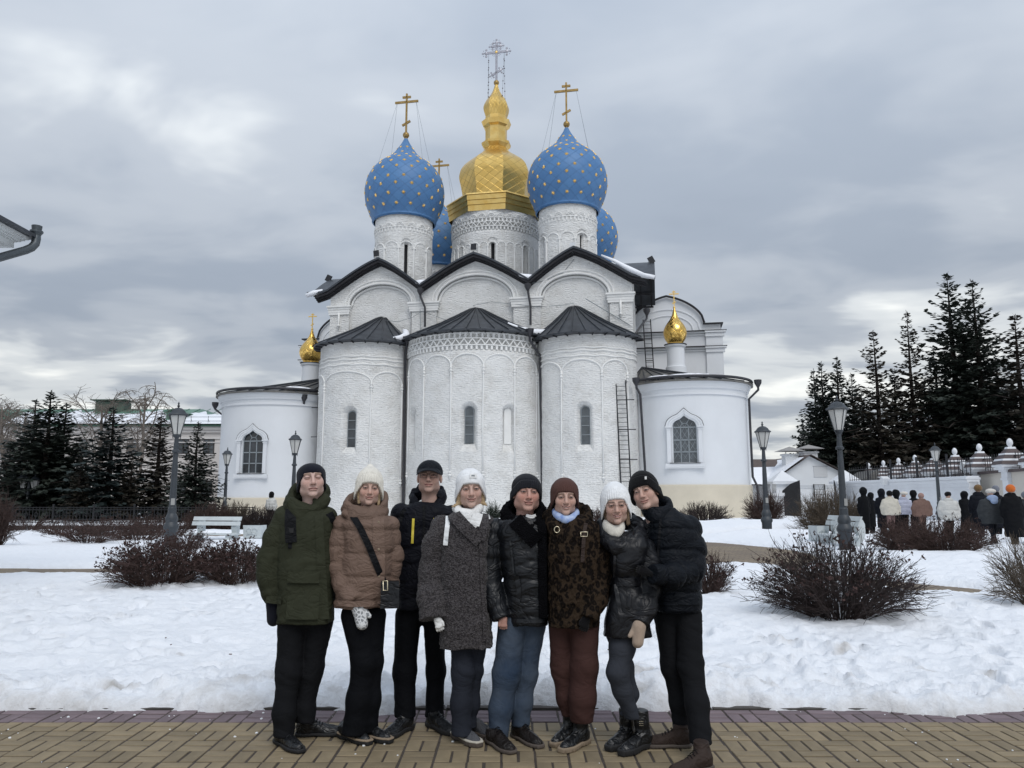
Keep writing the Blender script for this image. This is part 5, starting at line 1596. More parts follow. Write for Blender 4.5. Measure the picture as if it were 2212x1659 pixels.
    for x in xs:
        for zc2 in (zc_, zc_-4.1):
            fr = MB()
            x0, x1, z0, z1 = x-wv/2, x+wv/2, zc2-hv/2*1.15, zc2+hv/2*1.15
            for (a, b_, c_, d_) in ((x0-.06,x0+.06,z0,z1),(x1-.06,x1+.06,z0,z1),(x0,x1,z0-.05,z0+.06),(x0,x1,z1-.06,z1+.05),(x-.06,x+.06,z0,z1),(x0,x1,z0+(z1-z0)*.62-.04,z0+(z1-z0)*.62+.04),(x0,x1,z0+(z1-z0)*.3-.03,z0+(z1-z0)*.3+.03)):
                fr.box(a, b_, Y0-.05, Y0+.02, c_, d_)
            w_ = fr.build('window', M_FRAME_DARK, t)
            for (a, b_) in ((x0, x), (x, x1)):
                g = MB(); g.box(a+.03, b_-.03, Y0-.015, Y0-.005, z0, z1); g.build('pane', M_GLASS_LT, w_)
            s_ = MB(); s_.box(x0-.15, x1+.15, Y0-.14, Y0, z0-.16, z0-.06); s_.build('sill', mat('pale_cornice_plaster', (0.66,0.64,0.63), .85), w_)
left_building()

# ------------------------------------------------------------------ near building corner at the top left: eaves and drainpipe
def near_corner():
    Yc = 12.6
    c = at(29.8, 535.6, Yc); k = 12.6/1661*1.03
    t = thing('building_corner', 'white boxed cornice and dark roof edge entering at top left', 'building', (c.x-1.4, Yc-1.5, 0))
    MW = mat('white_cornice_paint', (0.62,0.64,0.64), .8, var=.05)
    x1 = c.x; z = c.z
    m = MB()
    for (d, z0, z1) in ((0.0, z, z+.105), (.03, z+.105, z+.125), (.07, z+.125, z+.155), (.11, z+.155, z+.185), (.15, z+.185, z+.235)):
        m.box(x1-9, x1+d, Yc-9, Yc+d, z0, z1)
    m.build('cornice', MW, t)
    m = MB(); m.box(x1-9, x1-1.35, Yc-9, Yc-1.35, -.2, z+.01); m.build('wall', MW, t)
    r = MB(); z2 = z+.236; o = .27
    r.add([(x1-9,Yc+o,z2),(x1+o,Yc+o,z2),(x1+o,Yc-9,z2),(x1-9,Yc-9,z2),(x1-9,Yc+o,z2+.05),(x1+o,Yc+o,z2+.05),(x1+o,Yc-9,z2+.05),(x1-9,Yc-9,z2+.05),(x1-4.4,Yc-4.4,z2+1.6)],
          [(0,1,5,4),(1,2,6,5),(3,2,1,0),(4,5,8),(5,6,8),(6,7,8),(7,4,8)])
    r.build('roof', M_ROOF, t)
    MP = mat('grey_galvanised_pipe',(0.085,0.098,0.108),.45,metal=.4,var=.1)
    p = [at(vx, vy, Yc+dy) for vx, vy, dy in ((78.5,505,.2),(78.5,516,.2),(76,527,.18),(68,535,.12),(55,540.5,.02),(30,547.5,-.15),(0,556,-.35),(-40,568,-.65),(-120,592,-1.2))]
    d = MB(); d.tube(p + [p[-1]-Vector((0,0,4.0))], .070, 12)
    pp = d.build('drainpipe', MP, t, True)
    h = MB(); h.lathe([(.072,-.03),(.085,.0),(.105,.02),(.105,.05),(.075,.06),(.085,.14),(.08,.14),(.07,.06)], 12, tuple(p[0])); h.build('hopper', MP, pp, R_(40))
near_corner()

# ------------------------------------------------------------------ gatehouse, gate, walls on the right
def gatehouse():
    Y0 = 66.0
    xl, xr = at(1664, 1060, Y0).x, at(1842, 1060, Y0).x
    pk = at(1748, 985, Y0); ez = at(1664, 1044, Y0).z; er = at(1840, 1032, Y0)
    M_W = mat('gatehouse_white', (0.66,0.68,0.70), .85, var=.04, vscale=.5)
    t = thing('gatehouse', 'small white gabled house with snowy roof and two chimneys behind the gate', 'house', ((xl+xr)/2, Y0, 0))
    w = MB(); w.prism([(xl,Y0,-.1),(xr,Y0,-.1),(xr,Y0,er.z),(pk.x,Y0,pk.z),(xl,Y0,ez)], (0,9,0)); w.build('wall', M_W, t)
    f = MB(); zf = at(1748, 1049, Y0).z
    f.box(xl, xr, Y0-.06, Y0, zf-.18, zf); f.box(xl, xr, Y0-.12, Y0, zf, zf+.12); f.build('string_course', M_W, t)
    wl = at(1500,1060,Y0).x
    w2 = MB(); w2.box(wl, xl+.5, Y0+1.5, Y0+9, -.1, ez-.1); w2.build('wing_wall', M_W, t)
    r = MB(); ov = .45
    r.add([(xl-ov,Y0-ov,ez-.18),(pk.x,Y0-ov,pk.z+.12),(pk.x,Y0+9,pk.z+.12),(xl-ov,Y0+9,ez-.18)], [(0,1,2,3)])
    r.add([(xr+ov,Y0-ov,er.z-.14),(pk.x,Y0-ov,pk.z+.12),(pk.x,Y0+9,pk.z+.12),(xr+ov,Y0+9,er.z-.14)], [(0,3,2,1)])
    z3 = at(1560, 1000, Y0+4).z
    r.add([(wl,Y0+1.0,ez-.15),(xl+1.0,Y0+1.0,ez-.15),(xl+2.6,Y0+5.5,z3+.4),(wl,Y0+5.5,z3+.4)], [(0,1,2,3)])
    M_BR = mat('brown_sheet_roof', (0.10,0.075,0.065), .6, var=.2)
    ro = r.build('roof', M_BR, t)
    s = MB(); s.add([(xl-ov,Y0-ov+.02,ez-.10),(pk.x-.6,Y0-ov+.02,pk.z-.1),(pk.x-.6,Y0+8,pk.z-.05),(xl-ov,Y0+8,ez-.05)], [(0,1,2,3)])
    s.add([(wl,Y0+1.0,ez-.06),(xl+1.0,Y0+1.0,ez-.06),(xl+1.9,Y0+3.6,z3-.35),(wl,Y0+3.2,z3-.6)], [(0,1,2,3)]); s.build('roof_snow', M_SNOWROOF, ro)
    for vx, vy0, vy1, wv, dY in ((1711, 971, 1010, 26, 1.5), (1752, 966, 995, 28, 4.0)):
        a = at(vx-wv/2, vy1, Y0+dY); b_ = at(vx+wv/2, vy0+12, Y0+dY)
        c = MB(); c.box(a.x, b_.x, Y0+dY, Y0+dY+1.0, a.z-1.2, b_.z); c.box(a.x-.1, b_.x+.1, Y0+dY-.1, Y0+dY+1.1, b_.z-.02, b_.z+.12); ch = c.build('chimney', M_W, ro)
        c = MB(); zt = b_.z+.35
        c.add([(a.x-.5,Y0+dY-.5,zt),(b_.x+.5,Y0+dY-.5,zt),(b_.x+.5,Y0+dY+1.5,zt),(a.x-.5,Y0+dY+1.5,zt),((a.x+b_.x)/2,Y0+dY+.5,zt+.42)], [(3,2,1,0),(0,1,4),(1,2,4),(2,3,4),(3,0,4)])
        for q in (a.x+.05, b_.x-.05): c.box(q-.03,q+.03,Y0+dY,Y0+dY+.06,zt-.25,zt)
        c.build('chimney_cap', mat('pale_chimney_cap',(0.28,0.27,0.26),.6), ch)
    a = at(1757, 1008, Y0); d = MB(); d.box(a.x, a.x+1.15, Y0-.04, Y0+.02, at(1757,1031,Y0).z, a.z); hh = d.build('loft_hatch', mat('hatch_grey',(0.52,0.53,0.54),.8), t)
    d = MB(); d.box(a.x-.05,a.x+1.2,Y0-.05,Y0-.0,a.z,a.z+.05); d.build('hatch_trim', mat('hatch_grey2',(0.35,0.36,0.38),.8), hh)
    # small windows under the wing eaves
    for vx in (1655, 1672):
        x = at(vx, 1058, Y0+1.5).x; g = MB(); g.box(x-.3, x+.3, Y0+1.45, Y0+1.49, 1.7, 2.7); wd = g.build('window', M_GLASS, t)
        fr = MB(); fr.box(x-.03,x+.03,Y0+1.42,Y0+1.46,1.7,2.7); fr.box(x-.34,x+.34,Y0+1.42,Y0+1.46,2.18,2.24); fr.build('frame', M_FRAME_GREY, wd)
    # ladder on the front
    l = MB(); x = at(1768, 1055, Y0).x
    for s_ in (-1,1): l.tube([(x+s_*.45-.05,Y0-.5,.0),(x+s_*.45,Y0-.15,at(1768,1046,Y0).z)], .05, 6)
    lo_ = l.build('ladder', M_IRON, t)
    for k in range(6):
        q = MB(); q.tube([(x-.45,Y0-.45+.05*k,.4+.42*k),(x+.45,Y0-.45+.05*k,.4+.42*k)], .02, 5); q.build('rung', M_IRON, lo_)
gatehouse()
def gate():
    Y0 = 58.0
    for vx, nm in ((1693, 'white gate pier with pyramid cap, left of the gate opening'), (1830, 'white gate pier with pyramid cap, right of the gate opening')):
        p = at(vx, 1100, Y0); zt = at(vx, 1037, Y0).z
        t = thing('gate_pier', nm, 'gate pier', (p.x, Y0, 0), 0, 'piers of the white gate')
        m = MB(); m.box(p.x-.85,p.x+.85,Y0-.6,Y0+.6,-.1,zt-1.2); m.box(p.x-.95,p.x+.95,Y0-.7,Y0+.7,zt-1.2,zt-.95); m.box(p.x-.65,p.x+.65,Y0-.5,Y0+.5,zt-.95,zt-.3); m.box(p.x-.95,p.x+.95,Y0-.75,Y0+.75,zt-.3,zt-.12); m.build('pier', M_STONE_FENCE, t)
        m = MB(); z = zt-.12
        m.add([(p.x-.98,Y0-.78,z),(p.x+.98,Y0-.78,z),(p.x+.98,Y0+.78,z),(p.x-.98,Y0+.78,z),(p.x,Y0,z+.85)], [(3,2,1,0),(0,1,4),(1,2,4),(2,3,4),(3,0,4)]); m.build('cap', M_STONE_FENCE, t)
    for vx, sgn, nm in ((1706, 1, 'dark arched metal gate leaf standing open at the left pier'), (1818, -1, 'dark arched metal gate leaf standing open at the right pier')):
        p = at(vx, 1100, Y0-1.4); t = thing('gate_leaf', nm, 'gate', (p.x, Y0-1.4, 0), 0, 'leaves of the metal gate')
        zt = at(vx, 1040, Y0).z
        d = Vector((sgn*.75, -1.5, 0)).normalized(); L = 1.75; q = Vector((p.x-sgn*.15, Y0-.4, 0))
        m = MB(); a, b_ = q, q+d*L
        m.prism([a+Vector((0,0,.1)), b_+Vector((0,0,.1)), b_+Vector((0,0,zt+.05)), a.lerp(b_,.5)+Vector((0,0,zt-.2)), a+Vector((0,0,zt-.75))], d.cross(Vector((0,0,1)))*.06); lf = m.build('panel', M_IRON, t)
        m = MB()
        for z in (.2, 1.2): m.bar(a+Vector((0,0,z))-d.cross(Vector((0,0,1)))*.03, b_+Vector((0,0,z))-d.cross(Vector((0,0,1)))*.03, .08)
        m.build('brace', M_PIPE, lf)
gate()
def white_wall():
    A, B = at(1838, 1100, 57.0), at(2108, 1100, 41.0)
    a = Vector((A.x, 57.0, 0)); b = Vector((B.x, 41.0, 0))
    t = thing('white_wall', 'low white panelled wall with iron railing behind the walking crowd', 'wall', ((a.x+b.x)/2, (a.y+b.y)/2, 0))
    d = (b-a).normalized(); n = Vector((-d.y, d.x, 0)); n = n if n.y < 0 else -n
    zt = 2.55
    def slab(u0, u1, off, th, z0, z1, mb): 
        p = a.lerp(b, u0); q = a.lerp(b, u1); c = (p+q)/2 + n*off; mb.obox((c.x, c.y, (z0+z1)/2), (q-p)/2, n*th/2, Vector((0,0,(z1-z0)/2)))
    m = MB(); slab(0, 1, 0, .5, -.1, zt-.25, m); m.build('wall', M_STONE_FENCE, t)
    m = MB(); slab(0, 1, 0, .78, zt-.12, zt, m); slab(0, 1, 0, .66, zt-.3, zt-.13, m); slab(0, 1, 0, .60, zt-.62, zt-.55, m); m.build('coping', M_STONE_FENCE, t)
    m = MB(); slab(0, 1, 0, .6, zt, zt+.06, m); m.build('coping_snow', M_SNOWROOF, t)
    for k in range(5):
        u = .03+k*.235
        m = MB(); slab(u, u+.03, .05, .58, -.1, zt-.3, m); m.build('pilaster', M_STONE_FENCE, t)
        if k < 4:
            for (q0, q1) in ((u+.06, u+.125), (u+.145, u+.21)):
                m = MB()
                for (s0, s1, z0, z1) in ((q0,q1,1.72,1.78),(q0,q1,.6,.66),(q0,q0+.004,.6,1.78),(q1-.004,q1,.6,1.78)): slab(s0, s1, .25, .06, z0, z1, m)
                m.build('panel_frame', M_STONE_FENCE, t)
    r = MB()
    L = (b-a).length
    for z in (zt+.15, zt+.85): r.bar(a+Vector((0,0,z)), b+Vector((0,0,z)), .04)
    ra = r.build('railing', M_IRON, t)
    nb = 42
    for k in range(nb):
        q = MB(); p = a.lerp(b, (k+.5)/nb); big = k % 9 == 8
        q.tube([p+Vector((0,0,zt)), p+Vector((0,0,zt+(1.35 if big else 1.05)))], .07 if big else .022, 5); q.build('railing_bar', M_IRON, ra)
white_wall()
def tall_fence():
    """cream wall with white piers under stepped brown caps, receding to the left"""
    P0, P1 = at(2185, 1055, 39.0), at(1895, 1055, 66.0)
    a = Vector((P0.x, 39.0, 0)); b = Vector((P1.x, 66.0, 0))
    d = (b-a).normalized(); n = Vector((-d.y, d.x, 0)); n = -n if n.x > 0 else n
    t = thing('cream_wall', 'cream boundary wall with white stepped-cap piers and iron railing at right', 'wall', (a.x, a.y, 0))
    e = a - d*9
    m = MB(); c = (e+b)/2; m.obox((c.x, c.y, 1.32), (b-e)/2, n*.2, Vector((0,0,1.42))); m.build('wall', M_CREAM, t)
    m = MB(); m.obox((c.x, c.y, 2.80), (b-e)/2, n*.36, Vector((0,0,.07))); m.build('coping', M_BROWN_TILE, t)
    zs = [0, .115, .225, .345, .47, .60, .73, .86, 1.0]
    us_ = [-.14] + [0.0, .150, .282, .40, .515, .62, .74, .87]
    pts = [2248, 2185, 2118, 2064, 2018, 1977, 1941, 1908, 1876]
    tops = [950, 961, 969, 977, 983, 992, 1000, 1004, 1006]
    for i, (vx, vt) in enumerate(zip(pts, tops)):
        # intersection of the view ray with the wall line
        r = ray(vx, 1000); 
        # solve a + d*s = r*t in plan
        det = d.x*(-r.y) - d.y*(-r.x)
        s = ((-a.x)*(-r.y) - (-a.y)*(-r.x))/det
        p = a + d*s
        if i and not (-1 < s < 60): continue
        k = 1.0
        H = 4.25
        m = MB()
        def sq(hw, z0, z1): m.obox((p.x, p.y, (z0+z1)/2), d*hw, n*hw, Vector((0,0,(z1-z0)/2)))
        sq(.36,-.1,2.35); sq(.42,2.35,2.45); sq(.38,2.45,2.75); sq(.46,2.75,2.86); sq(.58,2.86,3.0); sq(.68,3.0,3.12)
        pr = m.build('pier', M_STONE_FENCE, t)
        for (h0, h1, z0, z1, mt) in ((.72,.62,3.12,3.30,M_BROWN_TILE),(.60,.56,3.30,3.40,M_STONE_FENCE),(.56,.40,3.40,3.60,M_BROWN_TILE),(.42,.40,3.60,3.68,M_STONE_FENCE),(.36,.20,3.68,3.90,M_BROWN_TILE),(.20,.17,3.90,4.0,M_STONE_FENCE)):
            q = MB(); vs = [p + d*(i_*h) + n*(j_*h) + Vector((0,0,z)) for h, z in ((h0,z0),(h1,z1)) for i_, j_ in ((-1,-1),(1,-1),(1,1),(-1,1))]
            q.add(vs, [(3,2,1,0),(4,5,6,7),(0,1,5,4),(1,2,6,5),(2,3,7,6),(3,0,4,7)]); q.build('cap_step', mt, pr)
        q = MB(); q.lathe([(.08,4.0),(.08,4.05),(.12,4.10),(.145,4.2),(.13,4.32),(.06,4.42),(0,4.44)], 10, (p.x,p.y,0)); q.build('finial', M_STONE_FENCE, pr, True)
    r = MB(); r.bar(e+Vector((0,0,3.55)), b+Vector((0,0,3.55)), .04); r.bar(e+Vector((0,0,3.05)), b+Vector((0,0,3.05)), .04); ra = r.build('railing', M_IRON, t)
    for k in range(110):
        p = e.lerp(b, (k+.5)/110); q = MB(); q.tube([p+Vector((0,0,2.85)), p+Vector((0,0,3.75))], .02, 4); q.build('railing_bar', M_IRON, ra)
    for vx, vy in ((1848+0, 1030), (3795*.5486, 1008)):
        pass
tall_fence()
for vx, vy, Y in ((2086, 1007, 43.5), (1912, 1038, 50.0)):
    p = at(vx, vy, Y); m = MB(); m.obox((p.x,p.y,p.z), (.26,.05,0), (-.03,.10,.08), (0,-.05,.2)); m.tube([(p.x,p.y+.1,p.z-.2),(p.x,p.y+.2,p.z-.7)], .03, 5)
    solo('floodlight', m, M_FRAME_WHITE, 'white floodlight on the railing, ' + ('nearer to the right edge' if vx > 2000 else 'nearer to the gate'), 'floodlight', (p.x, p.y, p.z-.6), 'floodlights on the railing')
# dark shed roof seen over the white wall
p = at(1885, 1030, 63.0)
m = MB(); zz = at(1885,1014,63).z
m.prism([(at(1838,1040,63).x,63,2.3),(at(1925,1040,63).x,63,2.2),(at(1896,1016,63).x,63,zz)], (1.5,7,0))
sh = thing('shed_roof', 'grey metal shed roof with snow, seen over the white wall', 'shed', (p.x, 64, 0))
m.build('roof', M_ROOF_OLD, sh)
m = MB(); m.box(at(1848,1040,63).x, at(1918,1040,63).x, 63.4, 69, 0, 2.4); m.build('wall', M_CREAM, sh)

# ------------------------------------------------------------------ iron fence left, by the road
def iron_fence():
    Y0 = 42.3
    t = thing('iron_fence', 'low black wrought-iron fence below the spruces by the road', 'fence', (-22, Y0, 0))
    x0, x1 = -36.0, -14.0
    m = MB(); m.box(x0,x1,Y0-.12,Y0+.12,-.1,.10); m.build('footing', M_BENCH, t)
    r = MB(); 
    for z in (.16,.30,.82,.94): r.bar((x0,Y0,z),(x1,Y0,z),.045)
    ra = r.build('rail', M_IRON, t)
    n = 120
    for k in range(n):
        x = x0+(x1-x0)*(k+.5)/n; big = k % 12 == 0
        q = MB(); q.tube([(x,Y0,.0),(x,Y0,1.12 if big else .98)], .06 if big else .02, 5)
        if k % 3 == 1: q.tube([(x+.10*math.cos(a),Y0,.56+.10*math.sin(a)) for a in np.linspace(0,6.28,10)], .015, 4)
        q.build('fence_bar', M_IRON, ra)
iron_fence()
# ------------------------------------------------------------------ plants
def tubes_np(P, R, n=3):
    """many thin tubes at once: P (T,S,3) polylines, R (T,S) radii"""
    T, S, _ = P.shape
    d = np.empty_like(P)
    d[:,1:-1] = P[:,2:]-P[:,:-2]; d[:,0] = P[:,1]-P[:,0]; d[:,-1] = P[:,-1]-P[:,-2]
    d /= np.linalg.norm(d, axis=-1, keepdims=True)+1e-9
    ref = np.where(np.abs(d[...,2:3]) < 0.9, np.array([0,0,1.0]), np.array([0,1.0,0]))
    s = np.cross(d, ref); s /= np.linalg.norm(s, axis=-1, keepdims=True)+1e-9
    t = np.cross(d, s)
    a = 2*np.pi*np.arange(n)/n
    V = P[:,:,None,:] + R[:,:,None,None]*(np.cos(a)[None,None,:,None]*s[:,:,None,:] + np.sin(a)[None,None,:,None]*t[:,:,None,:])
    idx = np.arange(T*S*n).reshape(T,S,n)
    k2 = np.roll(idx, -1, axis=2)
    q = np.stack([idx[:,:-1], k2[:,:-1], k2[:,1:], idx[:,1:]], -1).reshape(-1,4)
    return V.reshape(-1,3), q
class NB:
    def __init__(self): self.v=[]; self.q=[]; self.n=0
    def add(self, v, q):
        self.v.append(v); self.q.append(q+self.n); self.n += len(v)
    def get(self): return np.concatenate(self.v), np.concatenate(self.q)
M_TWIG_DARK = mat('dark_bare_twigs', (0.036, 0.025, 0.023), 0.8, var=0.4, vscale=3)
M_TWIG_BROWN = mat('brown_bare_twigs', (0.060, 0.036, 0.030), 0.8, var=0.35, vscale=3)
M_TWIG_PALE = mat('olive_bare_twigs', (0.105, 0.082, 0.060), 0.8, var=0.35, vscale=2)
M_SEED = mat('dried_flower_heads', (0.050, 0.028, 0.025), 0.9, var=0.3, vscale=8)
def bez(a, b, c, S):
    t = np.linspace(0, 1, S)[None,:,None]
    return (1-t)**2*a[:,None] + 2*t*(1-t)*b[:,None] + t*t*c[:,None]
def bush_np(r, rx, ry, h, stems, sides, thick, spread=1.0, upright=0.0, heads=0.0, S=5, base=.22):
    u = r.rand(stems); ph = r.rand(stems)*2*np.pi
    th = np.arccos(1-u*(1-math.cos(R_(88))))*spread
    k = 0.68+0.40*r.rand(stems)
    end = np.stack([rx*np.sin(th)*np.cos(ph)*k, ry*np.sin(th)*np.sin(ph)*k, h*np.maximum(.10, np.cos(th)**.75)*k], -1)
    b0 = np.stack([rx*base*np.sqrt(r.rand(stems))*np.cos(ph), ry*base*np.sqrt(r.rand(stems))*np.sin(ph), np.full(stems, -.08)], -1)
    mid = (b0+end)/2; mid[:,2] += h*(.10+.16*r.rand(stems)) + upright*h*.1
    mid[:,:2] += r.randn(stems,2)*rx*.06
    P = bez(b0, mid, end, S+1)
    P[:,1:-1] += r.randn(*P[:,1:-1].shape)*h*.012
    nb = NB()
    R0 = thick*(.7+.6*r.rand(stems))
    Rr = R0[:,None]*np.linspace(1, .35, S+1)[None]
    nb.add(*tubes_np(P, Rr))
    tips = [P[:,-1]]
    # side twigs
    m = stems*sides
    si = np.repeat(np.arange(stems), sides); t = .30+.66*r.rand(m)
    seg = np.clip((t*S).astype(int), 0, S-1); f = t*S-seg
    A = P[si,seg]*(1-f[:,None]) + P[si,seg+1]*f[:,None]
    d = P[si,seg+1]-P[si,seg]; d /= np.linalg.norm(d, axis=1, keepdims=True)+1e-9
    d = d + r.randn(m,3)*.48; d[:,2] += .18+upright*.4; d /= np.linalg.norm(d, axis=1, keepdims=True)
    L = h*(.12+.26*r.rand(m))*(1.1-t*.5)
    E_ = A+d*L[:,None]; Mi = (A+E_)/2 + r.randn(m,3)*L[:,None]*.10
    P2 = bez(A, Mi, E_, 4)
    nb.add(*tubes_np(P2, (thick*.55*np.linspace(1,.45,4))[None]*np.ones((m,1))))
    tips.append(E_)
    v, q = nb.get()
    hv = None
    if heads:
        tp = np.concatenate(tips); tp = tp[r.rand(len(tp)) < heads]; tp = tp[tp[:,2] > h*.30]
        n = len(tp)
        c = []
        for j in range(4):
            c.append(tp + r.randn(n,3)*np.array([.022,.022,.012]))
        c = np.concatenate(c); n = len(c)
        o = r.rand(n,3,1)*0; a = r.randn(n,3); a /= np.linalg.norm(a,axis=1,keepdims=True); b = np.cross(a, r.randn(n,3)); b /= np.linalg.norm(b,axis=1,keepdims=True)
        s = (.010+.010*r.rand(n))[:,None]
        hv = np.stack([c-a*s-b*s*.6, c+a*s-b*s*.6, c+a*s+b*s*.6, c-a*s+b*s*.6], 1).reshape(-1,3), np.arange(n*4).reshape(-1,4)
    return v, q, hv
BUSH_N = 0
def bush(x, Y, hwv, topv, label, m, stems=160, sides=4, thick=.006, group='bare shrubs in the snow', depth=.85, name='bare_bush', **kw):
    global BUSH_N
    BUSH_N += 1
    r = np.random.RandomState(100+BUSH_N)
    X = at(x, 1150, Y).x
    z0 = gz0(X, Y)-.02
    rx = hwv/px_per_m(Y, .6); h = max(.3, at(x, topv, Y).z - z0)
    v, q, hv = bush_np(r, rx, rx*depth, h, stems, sides, thick, **kw)
    t = thing(name, label, 'bush', (X, Y, z0), 0, group)
    obj('twigs', np_mesh('twigs', v, q, m, False), t, False)
    if hv is not None:
        tag(obj('seed_heads', np_mesh('seed_heads', hv[0], hv[1], M_SEED, False), t, False), kind='stuff')
    return t
bush(1800, 9.35, 198, 1150, 'large dark bare bush on the snow in the right foreground', M_TWIG_DARK, 430, 8, .0062, heads=.10)
bush(1528, 12.0, 62, 1185, 'brownish bare bush half hidden behind the black quilted jacket at right', M_TWIG_BROWN, 170, 6, .006, heads=.10)
bush(352, 12.8, 132, 1160, 'wide dark bare bush with dried heads in the left foreground snow', M_TWIG_BROWN, 400, 7, .006, heads=.45, base=.38)
bush(515, 13.0, 98, 1166, 'bare brown bush just left of the green parka', M_TWIG_BROWN, 320, 7, .006, heads=.40, base=.45)
bush(190, 24.2, 92, 1126, 'low reddish bare bush left of the wide foreground bush, farther back', M_TWIG_BROWN, 150, 5, .009, heads=.30)
bush(300, 25.6, 88, 1121, 'low brown bare bush at the foot of the tall left lamp', M_TWIG_BROWN, 150, 5, .009, heads=.30)
bush(405, 21.5, 62, 1146, 'low brown bare bush before the left bench', M_TWIG_BROWN, 130, 5, .008, heads=.35)
bush(255, 29.0, 95, 1112, 'wide low brown hedge bush behind the tall left lamp', M_TWIG_BROWN, 240, 6, .010, heads=.2, base=.6)
bush(345, 31.0, 80, 1106, 'low brown hedge bush left of the left bench', M_TWIG_BROWN, 220, 6, .010, heads=.2, base=.6)
bush(150, 30.0, 80, 1118, 'low brown hedge bush beyond the reddish left bush', M_TWIG_BROWN, 200, 6, .010, base=.6)
bush(60, 33.0, 75, 1112, 'low brown bare bush beside the road at far left', M_TWIG_BROWN, 130, 5, .011)
bush(-6, 21.8, 44, 1064, 'dark tall bare bush cut by the left picture edge', M_TWIG_BROWN, 190, 6, .009)
bush(452, 36.0, 62, 1086, 'clipped round brown hedge bush behind the left bench', M_TWIG_BROWN, 330, 7, .014, base=.7, upright=.6, group='clipped round hedge bushes')
bush(508, 38.0, 36, 1084, 'pale clipped hedge bush below the left chapel plinth', M_TWIG_PALE, 240, 6, .014, base=.6, upright=.8, group='clipped round hedge bushes')
bush(562, 37.0, 48, 1094, 'dark clipped hedge bush below the woman in the white jacket', M_TWIG_DARK, 330, 7, .014, base=.75, upright=.7, group='clipped round hedge bushes')
bush(2040, 18.0, 112, 1118, 'broad brown bare bush before the walking crowd', M_TWIG_BROWN, 420, 8, .008, heads=.15, base=.45)
bush(1955, 20.5, 78, 1116, 'brown bare bush behind the right bench', M_TWIG_BROWN, 300, 7, .009, heads=.15, base=.5)
bush(2240, 10.2, 128, 1150, 'loose pale bare bush cut by the right picture edge', M_TWIG_PALE, 230, 8, .0055, spread=1.05)
bush(1524, 43.0, 62, 1082, 'dark round bare bush against the beige plinth of the right chapel', M_TWIG_DARK, 260, 6, .016, base=.5, upright=.5, group='clipped round hedge bushes')
bush(1657, 36.0, 52, 1058, 'round bare bush behind the lamp by the right chapel corner', M_TWIG_BROWN, 260, 6, .014, base=.35, upright=.6, group='clipped round hedge bushes')
bush(1802, 31.0, 88, 1058, 'large pale clipped bush behind the right bench and lamp', M_TWIG_PALE, 420, 8, .013, base=.55, upright=.8, group='clipped round hedge bushes')
bush(1297, 42.0, 30, 1094, 'small brown bush glimpsed between the leopard coat and the white hat', M_TWIG_BROWN, 130, 5, .014)
bush(1470, 44.0, 28, 1100, 'small brown bush glimpsed just right of the black jacket shoulder', M_TWIG_BROWN, 110, 5, .014)
bush(1066, 47.0, 22, 1082, 'small dark evergreen shrub at the apse foot between two coats', mat('dark_evergreen_shoots',(0.02,0.03,0.018),.8), 120, 6, .016)
# fallen twigs and leaf bits lying on the snow
m = MB(); rr = random.Random(9)
for k in range(11):
    x, y = rr.uniform(-3.5, 6), rr.uniform(6.3, 9.5); z = gz0(x, y)+.03; a = rr.uniform(0, 6.28); L = rr.uniform(.015,.035)
    m.bar((x,y,z),(x+L*math.cos(a),y+L*math.sin(a),z+.005), .008)
tag(m.build('leaf_litter', mat('fallen_leaf',(0.09,0.05,0.03),.8)), 'scattered brown leaf bits and twigs on the foreground snow', 'leaf litter', kind='stuff')

